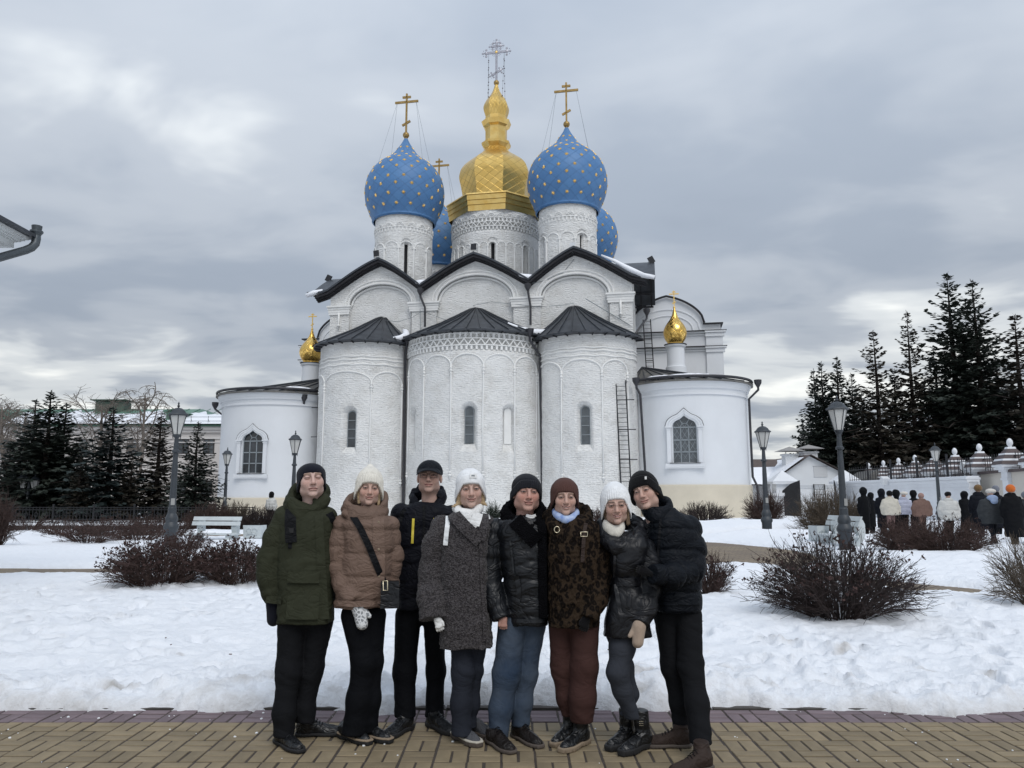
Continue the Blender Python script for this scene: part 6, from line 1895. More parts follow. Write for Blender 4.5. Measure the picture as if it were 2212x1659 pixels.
# ------------------------------------------------------------------ spruces
def spruce_np(r, H, Rb, whorls, per, tuft, bare=0.06, ragged=.25, droop=.25):
    """crown of many small sprays on uneven drooping boughs; returns foliage arrays"""
    zs = H*(bare + (1-bare)*(np.linspace(0, .985, whorls)**.92))
    V = []
    sec = .75+.5*r.rand(8)                 # some sides of the crown are fuller than others
    for z in zs:
        f = (z/H - bare)/(1-bare)
        R0 = Rb*(1-f)**.95*(.80+.40*r.rand()) + .03*tuft
        if f < .12: R0 *= .78+.22*(f/.12)
        nb_ = max(3, int(per*(.35+.65*(1-f))))
        tf = tuft*(.42+.58*(1-f)**.6)
        for b in range(nb_):
            az = 2*np.pi*(b+r.rand()*.95)/nb_
            if r.rand() < ragged*.35: continue
            L = max(.12*tuft, R0*(1-ragged*r.rand())*(1+(sec[int(az/6.2832*8) % 8]-1)*ragged*1.6))
            if r.rand() < .06: L *= 1.25
            lift = .75*f - droop*(1-f)
            n = max(2, int(L/(tf*.42)))
            t = np.linspace(.10, 1, n)
            px_ = L*t; pz = z + r.randn()*H*.006 + L*(lift*t - .34*t*t*(1-f) + .20*t**3)
            c, s = math.cos(az), math.sin(az)
            for i in range(n):
                for sd in (-1, 0, 1):
                    if sd and r.rand() < .15: continue
                    ang = az + sd*(.6+.5*r.rand())
                    ln = tf*(.65+.7*r.rand())*(.7+.45*(1-t[i]))
                    wd = tf*(.16+.14*r.rand())
                    o = np.array([px_[i]*c, px_[i]*s, pz[i]+r.randn()*tf*.12])
                    dn = -.25-.75*r.rand()**1.5
                    d = np.array([math.cos(ang), math.sin(ang), dn*(1-.8*f)+.5*f]); d /= np.linalg.norm(d)
                    w = np.cross(d, [0,0,1.0]); w /= np.linalg.norm(w)
                    w = w + np.array([0,0,r.randn()*.6])
                    V += [o-w*wd*.35, o+d*ln*.45-w*wd, o+d*ln, o+d*ln*.45+w*wd]
    # leader
    for k in range(6):
        o = np.array([0,0,H*(.965+.006*k)]); a = r.rand()*6.28
        d = np.array([math.cos(a)*.35, math.sin(a)*.35, 1.0]); d /= np.linalg.norm(d); w = np.array([-math.sin(a), math.cos(a), 0])
        V += [o, o+d*tuft*.3-w*tuft*.05, o+d*tuft*.6, o+d*tuft*.3+w*tuft*.05]
    V = np.array(V, np.float32)
    return V, np.arange(len(V)).reshape(-1,4)
M_SPR_L = mat('spruce_needles_dark', (0.016, 0.024, 0.019), 0.7, col2=(0.032, 0.040, 0.030), vscale=1.2, rnd=.15)
M_SPR_B = mat('spruce_needles_brownish', (0.022, 0.022, 0.016), 0.75, col2=(0.045, 0.036, 0.026), vscale=.9, rnd=.15)
M_SPR_BLUE = mat('spruce_needles_bluish', (0.015, 0.026, 0.026), 0.7, col2=(0.034, 0.048, 0.046), vscale=1.2, rnd=.1)
M_BARK = mat('dark_spruce_bark', (0.035, 0.026, 0.022), 0.9, var=.3, vscale=4)
SPR = {}
def spruce_mesh(key, seed, H, Rb, whorls, per, tuft, mt, **kw):
    r = np.random.RandomState(seed)
    v, q = spruce_np(r, H, Rb, whorls, per, tuft, **kw)
    me = np_mesh('crown', v, q, mt, False)
    tr = MB(); rb = H*.011+.04
    tr.tube([(0,0,-.3),(0,0,H*.3),(.02*H*.2,0,H*.7),(0,0,H*.985)], [rb*1.2, rb, rb*.5, .02], 8)
    tm = tr.mesh('trunk', M_BARK, True)
    # a few bare dead boughs low on the stem
    P = []; 
    for k in range(26):
        a = r.rand()*6.28; z = H*(.05+.45*r.rand()); L = Rb*(.4+.5*r.rand())
        P.append([[0,0,z],[L*.5*math.cos(a),L*.5*math.sin(a),z-.04*L],[L*math.cos(a),L*math.sin(a),z-.18*L]])
    P = np.array(P, np.float32); bv, bq = tubes_np(P, np.tile(np.array([.035,.022,.008])*H/8, (len(P),1)).astype(np.float32))
    bm_ = np_mesh('dead_boughs', bv, bq, M_BARK, False)
    SPR[key] = (me, tm, bm_, H)
spruce_mesh('a', 1, 8.0, 2.5, 38, 13, .38, M_SPR_L, ragged=.35)
spruce_mesh('b', 2, 8.0, 2.3, 36, 12, .38, M_SPR_BLUE, ragged=.35)
spruce_mesh('c', 3, 8.0, 2.0, 36, 11, .36, M_SPR_B, ragged=.5, bare=.05)
spruce_mesh('d', 4, 24.0, 5.6, 46, 13, .85, M_SPR_L, ragged=.55, droop=.3)
spruce_mesh('e', 5, 24.0, 5.4, 42, 12, .85, M_SPR_B, ragged=.65, droop=.35)
spruce_mesh('f', 6, 16.0, 3.9, 40, 12, .65, M_SPR_L, ragged=.45)
def spruce(x, topv, Y, key, label, wide=1.0, rz=0.0, group='spruces left of the cathedral'):
    X = at(x, 1000, Y).x; H = at(x, topv, Y).z
    me, tm, bm_, h0 = SPR[key]
    t = thing('spruce_tree', label, 'spruce', (X, Y, 0), rz, group)
    s = H/h0
    for nm, m_ in (('trunk', tm), ('crown', me), ('dead_boughs', bm_)):
        o = obj(nm, m_, t, False); o.scale = (s*wide, s*wide, s)
    return t
spruce(97, 847, 48.0, 'a', 'tallest dark spruce of the left clump, with a thin leading tip', 1.6, .3)
spruce(66, 866, 50.0, 'b', 'dark spruce pressed against the left side of the tallest left spruce', 1.6, 1.9)
spruce(134, 872, 49.5, 'a', 'dark spruce on the right shoulder of the left clump', 1.6, 4.0)
spruce(237, 882, 47.0, 'b', 'bluish spruce below the green chimney', 1.75, .8)
spruce(342, 893, 48.0, 'c', 'thin brownish spruce left of the tall lamp', 1.5, 2.2)
spruce(424, 913, 46.0, 'a', 'small dark spruce between the tall lamp and the left chapel', 1.25, 3.3)
spruce(175, 985, 45.5, 'c', 'short brownish spruce filling between the two taller left spruces', 1.3, 5.0)
spruce(285, 985, 46.5, 'c', 'short ragged spruce between the bluish and the thin spruce', 1.3, 1.0)
spruce(20, 960, 49.0, 'b', 'lower spruce near the left picture edge behind the twin lamp', 1.2, 2.7)
GR = 'spruces behind the right wall'
spruce(1768, 800, 84.0, 'f', 'leftmost of the short spruce tops at right', 1.15, .2, GR)
spruce(1786, 783, 82.0, 'f', 'second of the short spruce tops from the gatehouse', 1.15, 1.2, GR)
spruce(1821, 773, 81.0, 'f', 'spruce top directly above the right bench lamp', 1.2, 2.6, GR)
spruce(1851, 808, 84.0, 'f', 'low spruce tip right of the bench lamp', 1.2, 3.9, GR)
spruce(1905, 716, 78.0, 'e', 'spruce with spreading arms, mid-height in the right row', 1.3, .5, GR)
spruce(1983, 674, 80.0, 'e', 'thin spruce with a bent tip in the right row', 1.05, 2.0, GR)
spruce(2079, 592, 79.0, 'd', 'tallest spruce of the right row', 1.3, 4.1, GR)
spruce(2134, 608, 77.0, 'd', 'second tallest spruce, right of the tallest', 1.3, 1.1, GR)
spruce(2222, 680, 74.0, 'e', 'spruce cut by the right picture edge', 1.6, 3.0, GR)
spruce(1738, 915, 86.0, 'f', 'small spruce just over the gatehouse chimneys', .9, 3.0, GR)
spruce(2035, 760, 84.0, 'd', 'broad spruce filling behind the tallest, lower', 1.6, 5.2, GR)
spruce(1945, 800, 85.0, 'd', 'broad low spruce behind the spreading-armed one', 1.6, 2.9, GR)
spruce(2170, 760, 83.0, 'd', 'broad low spruce behind the second tallest', 1.6, .4, GR)
spruce(1805, 850, 88.0, 'f', 'low broad spruce far behind the short spruce tops', 1.7, 1.4, GR)
spruce(2100, 700, 86.0, 'e', 'brownish spruce filling between the two tallest', 1.5, 4.4, GR)
spruce(1870, 850, 88.0, 'f', 'low broad spruce far behind the white wall', 1.9, .4, GR)

# ------------------------------------------------------------------ bare birches at left
def birch_np(r, H, weep):
    nb = NB()
    polys = {3: [], 2: [], 1: [], 0: []}
    def grow(p, d, L, rad, lev):
        S = 5
        pts = [p]
        dd = d
        for i in range(S):
            dd = dd + r.randn(3)*.10 + np.array([0,0,(.10 if lev > 1 else -weep*.5)])
            dd = dd/np.linalg.norm(dd)
            pts.append(pts[-1] + dd*L/S)
        P = np.array(pts)
        polys[lev].append((P, rad))
        if lev == 0: return
        nk = {3: 11, 2: 7, 1: 7}[lev]
        for k in range(nk):
            t = (.30 if lev == 3 else .15) + .80*(k+r.rand())/nk
            t = min(t, .99)
            i = int(t*S); f = t*S-i
            q = P[i]*(1-f)+P[min(i+1,S)]*f
            a = r.rand()*6.28
            side = np.array([math.cos(a), math.sin(a), .55 if lev == 3 else .2])
            nd = dd*.55 + side*.75; nd /= np.linalg.norm(nd)
            grow(q, nd, L*(.50 if lev == 3 else .55)*(1.15-.5*t)*(.8+.4*r.rand()), rad*.5, lev-1)
    grow(np.zeros(3), np.array([0,0,1.0]), H*.86, H*.014, 3)
    for lev, ps in polys.items():
        if not ps: continue
        P = np.array([p for p, _ in ps]); Rr = np.array([rd for _, rd in ps])[:,None]*np.linspace(1, .4, P.shape[1])[None]
        v, q = tubes_np(P, np.maximum(Rr, .012))
        nb.add(v, q)
    return nb.get(), polys
M_BIRCH = mat('pale_bare_birch', (0.17, 0.145, 0.125), .85, var=.3, vscale=2)
def birch(x, topv, Y, seed, weep, label):
    X = at(x, 1000, Y).x; H = at(x, topv, Y).z
    r = np.random.RandomState(seed)
    (v, q), polys = birch_np(r, H, weep)
    v[:,2] *= H/max(v[:,2].max(), .1)
    t = thing('birch_tree', label, 'birch', (X, Y, -.1), 0, 'bare birches at left')
    # trunk is the first level, branches the rest
    P, rad = polys[3][0]; tr = MB(); k = H/max(1e-3, (v[:,2].max())); tr.tube([Vector(p) for p in P], [rad*(1-.1*i) for i in range(len(P))], 7)
    tr.build('trunk', M_BIRCH, t, True, False)
    obj('branches', np_mesh('branches', v, q, M_BIRCH, False), t, False)
birch(298, 815, 58.0, 4, .55, 'weeping bare birch rising behind the thin spruce')
birch(18, 838, 60.0, 9, .05, 'bare birch with upright branches at the left edge')
birch(212, 838, 66.0, 14, .15, 'slim bare birch tip left of the green chimney')
birch(60, 862, 68.0, 21, .2, 'faint bare birch behind the left spruce clump')
# ------------------------------------------------------------------ people: distance fields turned into meshes
f32 = np.float32
def nets(D, lo, h):
    """naive surface nets over a sampled distance field"""
    nx, ny, nz = D.shape
    ins = D < 0
    c = [ins[i:nx-1+i, j:ny-1+j, k:nz-1+k] for i in (0,1) for j in (0,1) for k in (0,1)]
    any_ = c[0].copy(); all_ = c[0].copy()
    for q in c[1:]:
        any_ |= q; all_ &= q
    act = any_ & ~all_
    I, J, K = np.nonzero(act)
    idx = np.full(act.shape, -1, np.int32); idx[I,J,K] = np.arange(len(I))
    acc = np.zeros((len(I),3), f32); cnt = np.zeros(len(I), f32)
    corners = [(i,j,k) for i in (0,1) for j in (0,1) for k in (0,1)]
    for a in range(8):
        for b in range(a+1, 8):
            A, B = corners[a], corners[b]
            if sum(abs(A[q]-B[q]) for q in range(3)) != 1: continue
            d0 = D[I+A[0],J+A[1],K+A[2]]; d1 = D[I+B[0],J+B[1],K+B[2]]
            m = (d0 < 0) != (d1 < 0)
            t = np.where(m, d0/(d0-d1+1e-12), 0)
            for q in range(3):
                acc[:,q] += np.where(m, A[q]+(B[q]-A[q])*t, 0)
            cnt += m
    V = (acc/cnt[:,None] + np.stack([I,J,K],-1))*h + np.array(lo, f32)
    Q = []
    for ax in range(3):
        sl0 = [slice(None)]*3; sl1 = [slice(None)]*3
        sl0[ax] = slice(0,-1); sl1[ax] = slice(1,None)
        e = ins[tuple(sl0)] != ins[tuple(sl1)]
        o1, o2 = [q for q in range(3) if q != ax]
        pos = np.nonzero(e)
        g = [p for p in pos]
        ok = (g[o1] > 0) & (g[o2] > 0) & (g[o1] < D.shape[o1]-1) & (g[o2] < D.shape[o2]-1)
        g = [p[ok] for p in g]
        fl = ins[tuple(g)]
        def cell(a, b):
            r = [g[0].copy(), g[1].copy(), g[2].copy()]; r[o1] = r[o1]-a; r[o2] = r[o2]-b
            return idx[tuple(r)]
        q = np.stack([cell(1,1), cell(0,1), cell(0,0), cell(1,0)], -1)
        if ax == 1: fl = ~fl
        q = np.where(fl[:,None], q, q[:,::-1])
        Q.append(q)
    return V, np.concatenate(Q)
def field(fn, lo, hi, h):
    lo = np.array(lo, f32); hi = np.array(hi, f32)
    n = np.ceil((hi-lo)/h).astype(int)+1
    ax = [lo[i]+h*np.arange(n[i], dtype=f32) for i in range(3)]
    X, Y, Z = np.meshgrid(*ax, indexing='ij')
    return nets(fn(X, Y, Z).astype(f32), lo, h)
def smin(a, b, k):
    t = np.clip(.5+.5*(b-a)/k, 0, 1)
    return b+(a-b)*t - k*t*(1-t)
def smax(a, b, k): return -smin(-a, -b, k)
def cap(X, Y, Z, a, b, ra, rb, flat=None):
    a = np.array(a, f32); b = np.array(b, f32); d = b-a
    px, py, pz = X-a[0], Y-a[1], Z-a[2]
    t = np.clip((px*d[0]+py*d[1]+pz*d[2])/(d@d+1e-9), 0, 1)
    return np.sqrt((px-d[0]*t)**2+(py-d[1]*t)**2+(pz-d[2]*t)**2) - (ra+(rb-ra)*t), t
def ball(X, Y, Z, c, r):
    r = np.array(r if hasattr(r,'__len__') else (r,r,r), f32)
    x, y, z = (X-c[0])/r[0], (Y-c[1])/r[1], (Z-c[2])/r[2]
    k0 = np.sqrt(x*x+y*y+z*z)+1e-6
    k1 = np.sqrt((x/r[0])**2+(y/r[1])**2+(z/r[2])**2)+1e-6
    return k0*(k0-1)/k1
def loft(X, Y, Z, rows, p=2.4):
    """rows: (z, cx, cy, a, b) sorted by z"""
    zs = np.array([r[0] for r in rows], f32)
    g = [np.interp(Z, zs, np.array([r[i] for r in rows], f32)).astype(f32) for i in range(1,5)]
    u = np.abs((X-g[0])/g[2]); v = np.abs((Y-g[1])/g[3])
    d = ((u**p+v**p)**(1/p)-1)*np.minimum(g[2], g[3])
    return np.maximum(d, np.maximum(zs[0]-Z, Z-zs[-1]))
def chain(X, Y, Z, pts, k=.03):
    """pts: (x,y,z,r); returns distance and arc length at the nearest bone"""
    D = None; s0 = 0; S = None
    for p, q in zip(pts[:-1], pts[1:]):
        d, t = cap(X, Y, Z, p[:3], q[:3], p[3], q[3])
        L = math.dist(p[:3], q[:3])
        s = s0+t*L; s0 += L
        if D is None: D, S = d, s
        else:
            S = np.where(d < D, s, S); D = smin(D, d, k)
    return D, S
def folds(X, Y, Z, amp, sc=(9,9,15), seed=0):
    n = vn3(X*sc[0]+seed*3.1, Y*sc[1]+seed*1.7, Z*sc[2]+seed*5.3)
    m = vn3(X*sc[0]*2.1+seed, Y*sc[1]*2.1, Z*sc[2]*2.1+7)
    return amp*(1-2*np.abs(2*n-1))*.7 + amp*.45*(m-.5)*2
def seams(s, sp, off, depth, width=.012):
    """rounded quilting: grooves every sp metres along coordinate s"""
    u = np.abs(((s-off)/sp+.5) % 1 - .5)*sp
    return depth*np.exp(-(u/width)**2) - depth*.55*np.sqrt(np.clip(u/(sp*.5),0,1))

# ---- materials for people
def skin_mat():
    m = mat('skin', (0.5,0.33,0.26), .62, sub=.04, spec=.22)
    t, b = nodes_of(m); at_ = t.nodes.new('ShaderNodeAttribute'); at_.attribute_name = 'Col'
    tcn = t.nodes.new('ShaderNodeTexCoord'); nz = t.nodes.new('ShaderNodeTexNoise'); nz.inputs['Scale'].default_value = 90; nz.inputs['Detail'].default_value = 3
    t.links.new(tcn.outputs['Object'], nz.inputs['Vector'])
    mr = t.nodes.new('ShaderNodeMapRange'); mr.inputs['To Min'].default_value = .88; mr.inputs['To Max'].default_value = 1.1
    t.links.new(nz.outputs[0], mr.inputs[0])
    vm = t.nodes.new('ShaderNodeVectorMath'); vm.operation = 'SCALE'
    t.links.new(at_.outputs['Color'], vm.inputs[0]); t.links.new(mr.outputs[0], vm.inputs['Scale'])
    t.links.new(vm.outputs[0], b.inputs['Base Color'])
    return m
M_SKIN = skin_mat()
def knit(name, col, sc=1.0): return mat(name, col, .95, var=.10, vscale=30, bump=.5, bscale=260*sc, bdist=.003, sheen=.08 if max(col) < .1 else .2, spec=.1)
def cloth(name, col, rough=.8, **kw):
    a = dict(var=.12, vscale=9, bump=.25, bscale=35, bdist=.008, spec=.12); a.update(kw)
    if max(col) < .03: col = tuple(c*.55 for c in col)
    cr_amt = a.pop('crease', .5); cr_sc = a.pop('csc', 9.0)
    m = mat(name, col, rough, **a)
    # creases: ridged, warped noise under the fine weave
    t, b = nodes_of(m); N = t.nodes.new; L = t.links.new
    tcn = N('ShaderNodeTexCoord'); mp = N('ShaderNodeMapping'); mp.inputs['Scale'].default_value = (1, 1, 1.5); mp.inputs['Rotation'].default_value = (0, .5, 0); L(tcn.outputs['Object'], mp.inputs[0])
    nz = N('ShaderNodeTexNoise'); nz.inputs['Scale'].default_value = cr_sc; nz.inputs['Detail'].default_value = 2.5; nz.inputs['Distortion'].default_value = 1.6; L(mp.outputs[0], nz.inputs['Vector'])
    s1 = N('ShaderNodeMath'); s1.operation = 'SUBTRACT'; s1.inputs[1].default_value = .5; L(nz.outputs[0], s1.inputs[0])
    s2 = N('ShaderNodeMath'); s2.operation = 'ABSOLUTE'; L(s1.outputs[0], s2.inputs[0])
    s3 = N('ShaderNodeMath'); s3.operation = 'POWER'; s3.inputs[1].default_value = .6; L(s2.outputs[0], s3.inputs[0])
    bp = N('ShaderNodeBump'); bp.inputs['Strength'].default_value = cr_amt; bp.inputs['Distance'].default_value = .030
    L(s3.outputs[0], bp.inputs['Height'])
    old = b.inputs['Normal'].links
    if old: L(old[0].from_socket, bp.inputs['Normal'])
    L(bp.outputs[0], b.inputs['Normal'])
    return m
M_NAVYKNIT = knit('navy_knit', (0.006,0.007,0.013)); M_CREAMKNIT = knit('cream_knit', (0.66,0.63,0.56)); M_WHITEKNIT = knit('white_knit', (0.74,0.75,0.76))
M_CHARKNIT = knit('charcoal_knit', (0.011,0.012,0.016)); M_BROWNKNIT = knit('brown_knit', (0.075,0.036,0.030)); M_BLACKKNIT = knit('black_knit', (0.004,0.004,0.005))
M_OLIVE = cloth('olive_parka_cloth', (0.031,0.034,0.021), .8, vscale=6, crease=.45, csc=6); M_TAUPE = cloth('taupe_puffer_nylon', (0.155,0.105,0.082), .6, vscale=5, bscale=22, bdist=.012)
M_NAVYNYL = cloth('navy_black_nylon', (0.010,0.011,0.018), .6); M_BLACKNYL = cloth('black_nylon', (0.009,0.012,0.018), .55)
M_LEATHER = cloth('black_leather', (0.010,0.012,0.016), .42, bump=.15, bscale=28, bdist=.01, spec=.33, crease=.5, csc=6); M_LEATHER2 = cloth('soft_black_leather', (0.011,0.012,0.016), .42, bump=.15, bscale=22, bdist=.01, spec=.30, crease=.45, csc=5)
M_FURBLACK = mat('black_fur', (0.004,0.004,0.005), .95, var=.3, vscale=30, bump=1.0, bscale=120, bdist=.02, spec=.05)
M_DENIMBLK = cloth('black_denim', (0.014,0.015,0.018), .85, vscale=4, crease=.28, csc=4.5); M_BLACKTROU = cloth('black_trouser_cloth', (0.006,0.007,0.010), .8, crease=.28, csc=4.5)
M_JEANDARK = cloth('dark_blue_grey_denim', (0.020,0.023,0.032), .85, vscale=5, crease=.28, csc=4.5); M_JEANBLUE = cloth('washed_blue_denim', (0.026,0.042,0.072), .85, col2=(0.075,0.095,0.125), vscale=3.0, crease=.28, csc=4.5)
M_JEANGREY = cloth('grey_denim', (0.036,0.040,0.050), .85, vscale=5, crease=.28, csc=4.5); M_MAROON = cloth('maroon_corduroy', (0.052,0.026,0.023), .9, vscale=5, crease=.28, csc=4.5)
M_SHOEBLK = cloth('black_shoe_leather', (0.010,0.011,0.013), .36, bscale=60, spec=.5); M_SOLEBLK = mat('black_rubber_sole', (0.014,0.014,0.015), .7)
M_SHOEBRN = cloth('brown_shoe_leather', (0.036,0.025,0.021), .6, bscale=60)
M_SHOEDKB = cloth('blackish_brown_leather', (0.020,0.015,0.013), .45, bscale=60, spec=.3); M_SOLETAN = mat('tan_rubber_sole', (0.22,0.17,0.12), .8, var=.2); M_SOLEBRN = mat('dull_brown_sole', (0.08,0.065,0.055), .8, var=.2)
M_SHOEGREY = cloth('grey_suede', (0.075,0.077,0.085), .8, bscale=60); M_SOLEPALE = mat('pale_welt', (0.45,0.42,0.36), .8)
M_BLONDE = mat('blonde_hair', (0.36,0.26,0.15), .6, var=.35, vscale=60); M_BROWNHAIR = mat('brown_hair', (0.13,0.085,0.05), .6, var=.35, vscale=60)
M_STRAPBLK = cloth('black_strap', (0.009,0.010,0.013), .6); M_WHITELEATH = mat('white_strap_leather', (0.72,0.74,0.75), .45); M_METAL = mat('pale_metal_ring', (0.70,0.62,0.45), .3, metal=.9)
M_YELLOW = mat('yellow_zip', (0.62,0.50,0.05), .5); M_SCARFWHITE = cloth('white_scarf', (0.72,0.72,0.71), .9, vscale=12)
def scarf_blue():
    m = mat('blue_print_scarf', (0.5,0.58,0.72), .85, col2=(0.16,0.26,0.55), vscale=26); return m
M_SCARFBLUE = scarf_blue()
def boucle_mat():
    m = mat('grey_boucle', (0.060,0.055,0.057), .95, spec=.1, sheen=.1)
    t, b = nodes_of(m); N = t.nodes.new; L = t.links.new
    tcn = N('ShaderNodeTexCoord'); vo = N('ShaderNodeTexVoronoi'); vo.inputs['Scale'].default_value = 100; L(tcn.outputs['Object'], vo.inputs['Vector'])
    nz = N('ShaderNodeTexNoise'); nz.inputs['Scale'].default_value = 60; nz.inputs['Detail'].default_value = 3; L(tcn.outputs['Object'], nz.inputs['Vector'])
    ml = N('ShaderNodeMath'); ml.operation = 'MULTIPLY'; L(vo.outputs['Distance'], ml.inputs[0]); L(nz.outputs[0], ml.inputs[1])
    rp = N('ShaderNodeValToRGB'); rp.color_ramp.elements[0].position = .05; rp.color_ramp.elements[0].color = (.085,.078,.080,1); rp.color_ramp.elements[1].position = .38; rp.color_ramp.elements[1].color = (.026,.023,.025,1)
    L(ml.outputs[0], rp.inputs[0]); L(rp.outputs[0], b.inputs['Base Color'])
    bp = N('ShaderNodeBump'); bp.inputs['Strength'].default_value = 1.0; bp.inputs['Distance'].default_value = .012; bp.invert = True
    L(ml.outputs[0], bp.inputs['Height']); L(bp.outputs[0], b.inputs['Normal'])
    return m
M_BOUCLE = boucle_mat()
def leopard_mat():
    m = mat('leopard_fur', (0.06,0.04,0.025), .9, spec=.08)
    t, b = nodes_of(m); N = t.nodes.new; L = t.links.new
    tcn = N('ShaderNodeTexCoord'); nd = N('ShaderNodeTexNoise'); nd.inputs['Scale'].default_value = 14; nd.inputs['Detail'].default_value = 2; L(tcn.outputs['Object'], nd.inputs['Vector'])
    sc = N('ShaderNodeVectorMath'); sc.operation = 'SCALE'; sc.inputs['Scale'].default_value = .05; L(nd.outputs['Color'], sc.inputs[0])
    ad = N('ShaderNodeVectorMath'); ad.operation = 'ADD'; L(tcn.outputs['Object'], ad.inputs[0]); L(sc.outputs[0], ad.inputs[1])
    mp = N('ShaderNodeMapping'); mp.inputs['Scale'].default_value = (1,1,.7); L(ad.outputs[0], mp.inputs[0])
    vo = N('ShaderNodeTexVoronoi'); vo.inputs['Scale'].default_value = 30; L(mp.outputs[0], vo.inputs['Vector'])
    rp = N('ShaderNodeValToRGB'); cr_ = rp.color_ramp
    cr_.elements[0].position = .10; cr_.elements[0].color = (.022,.015,.010,1); cr_.elements[1].position = .28; cr_.elements[1].color = (.006,.0045,.004,1)
    e = cr_.elements.new(.46); e.color = (.008,.006,.005,1); e = cr_.elements.new(.58); e.color = (.034,.023,.015,1)
    L(vo.outputs['Distance'], rp.inputs[0]); L(rp.outputs[0], b.inputs['Base Color'])
    nb_ = N('ShaderNodeTexNoise'); nb_.inputs['Scale'].default_value = 150; nb_.inputs['Detail'].default_value = 3
    m2 = N('ShaderNodeMapping'); m2.inputs['Scale'].default_value = (1,1,.3); L(tcn.outputs['Object'], m2.inputs[0]); L(m2.outputs[0], nb_.inputs['Vector'])
    bp = N('ShaderNodeBump'); bp.inputs['Strength'].default_value = .8; bp.inputs['Distance'].default_value = .012; L(nb_.outputs[0], bp.inputs['Height']); L(bp.outputs[0], b.inputs['Normal'])
    return m
M_LEOPARD = leopard_mat()
def mitten_mat():
    m = mat('patterned_wool', (0.30,0.31,0.32), .95)
    t, b = nodes_of(m); N = t.nodes.new; L = t.links.new
    tcn = N('ShaderNodeTexCoord'); vo = N('ShaderNodeTexVoronoi'); vo.feature = 'DISTANCE_TO_EDGE'; vo.inputs['Scale'].default_value = 42; L(tcn.outputs['Object'], vo.inputs['Vector'])
    rp = N('ShaderNodeValToRGB'); rp.color_ramp.elements[0].position = .08; rp.color_ramp.elements[0].color = (.66,.67,.68,1); rp.color_ramp.elements[1].position = .2; rp.color_ramp.elements[1].color = (.23,.24,.25,1)
    L(vo.outputs['Distance'], rp.inputs[0]); L(rp.outputs[0], b.inputs['Base Color'])
    return m
M_MITTEN = mitten_mat()
M_BEIGEKNIT = knit('beige_cable_knit', (0.34,0.26,0.20))

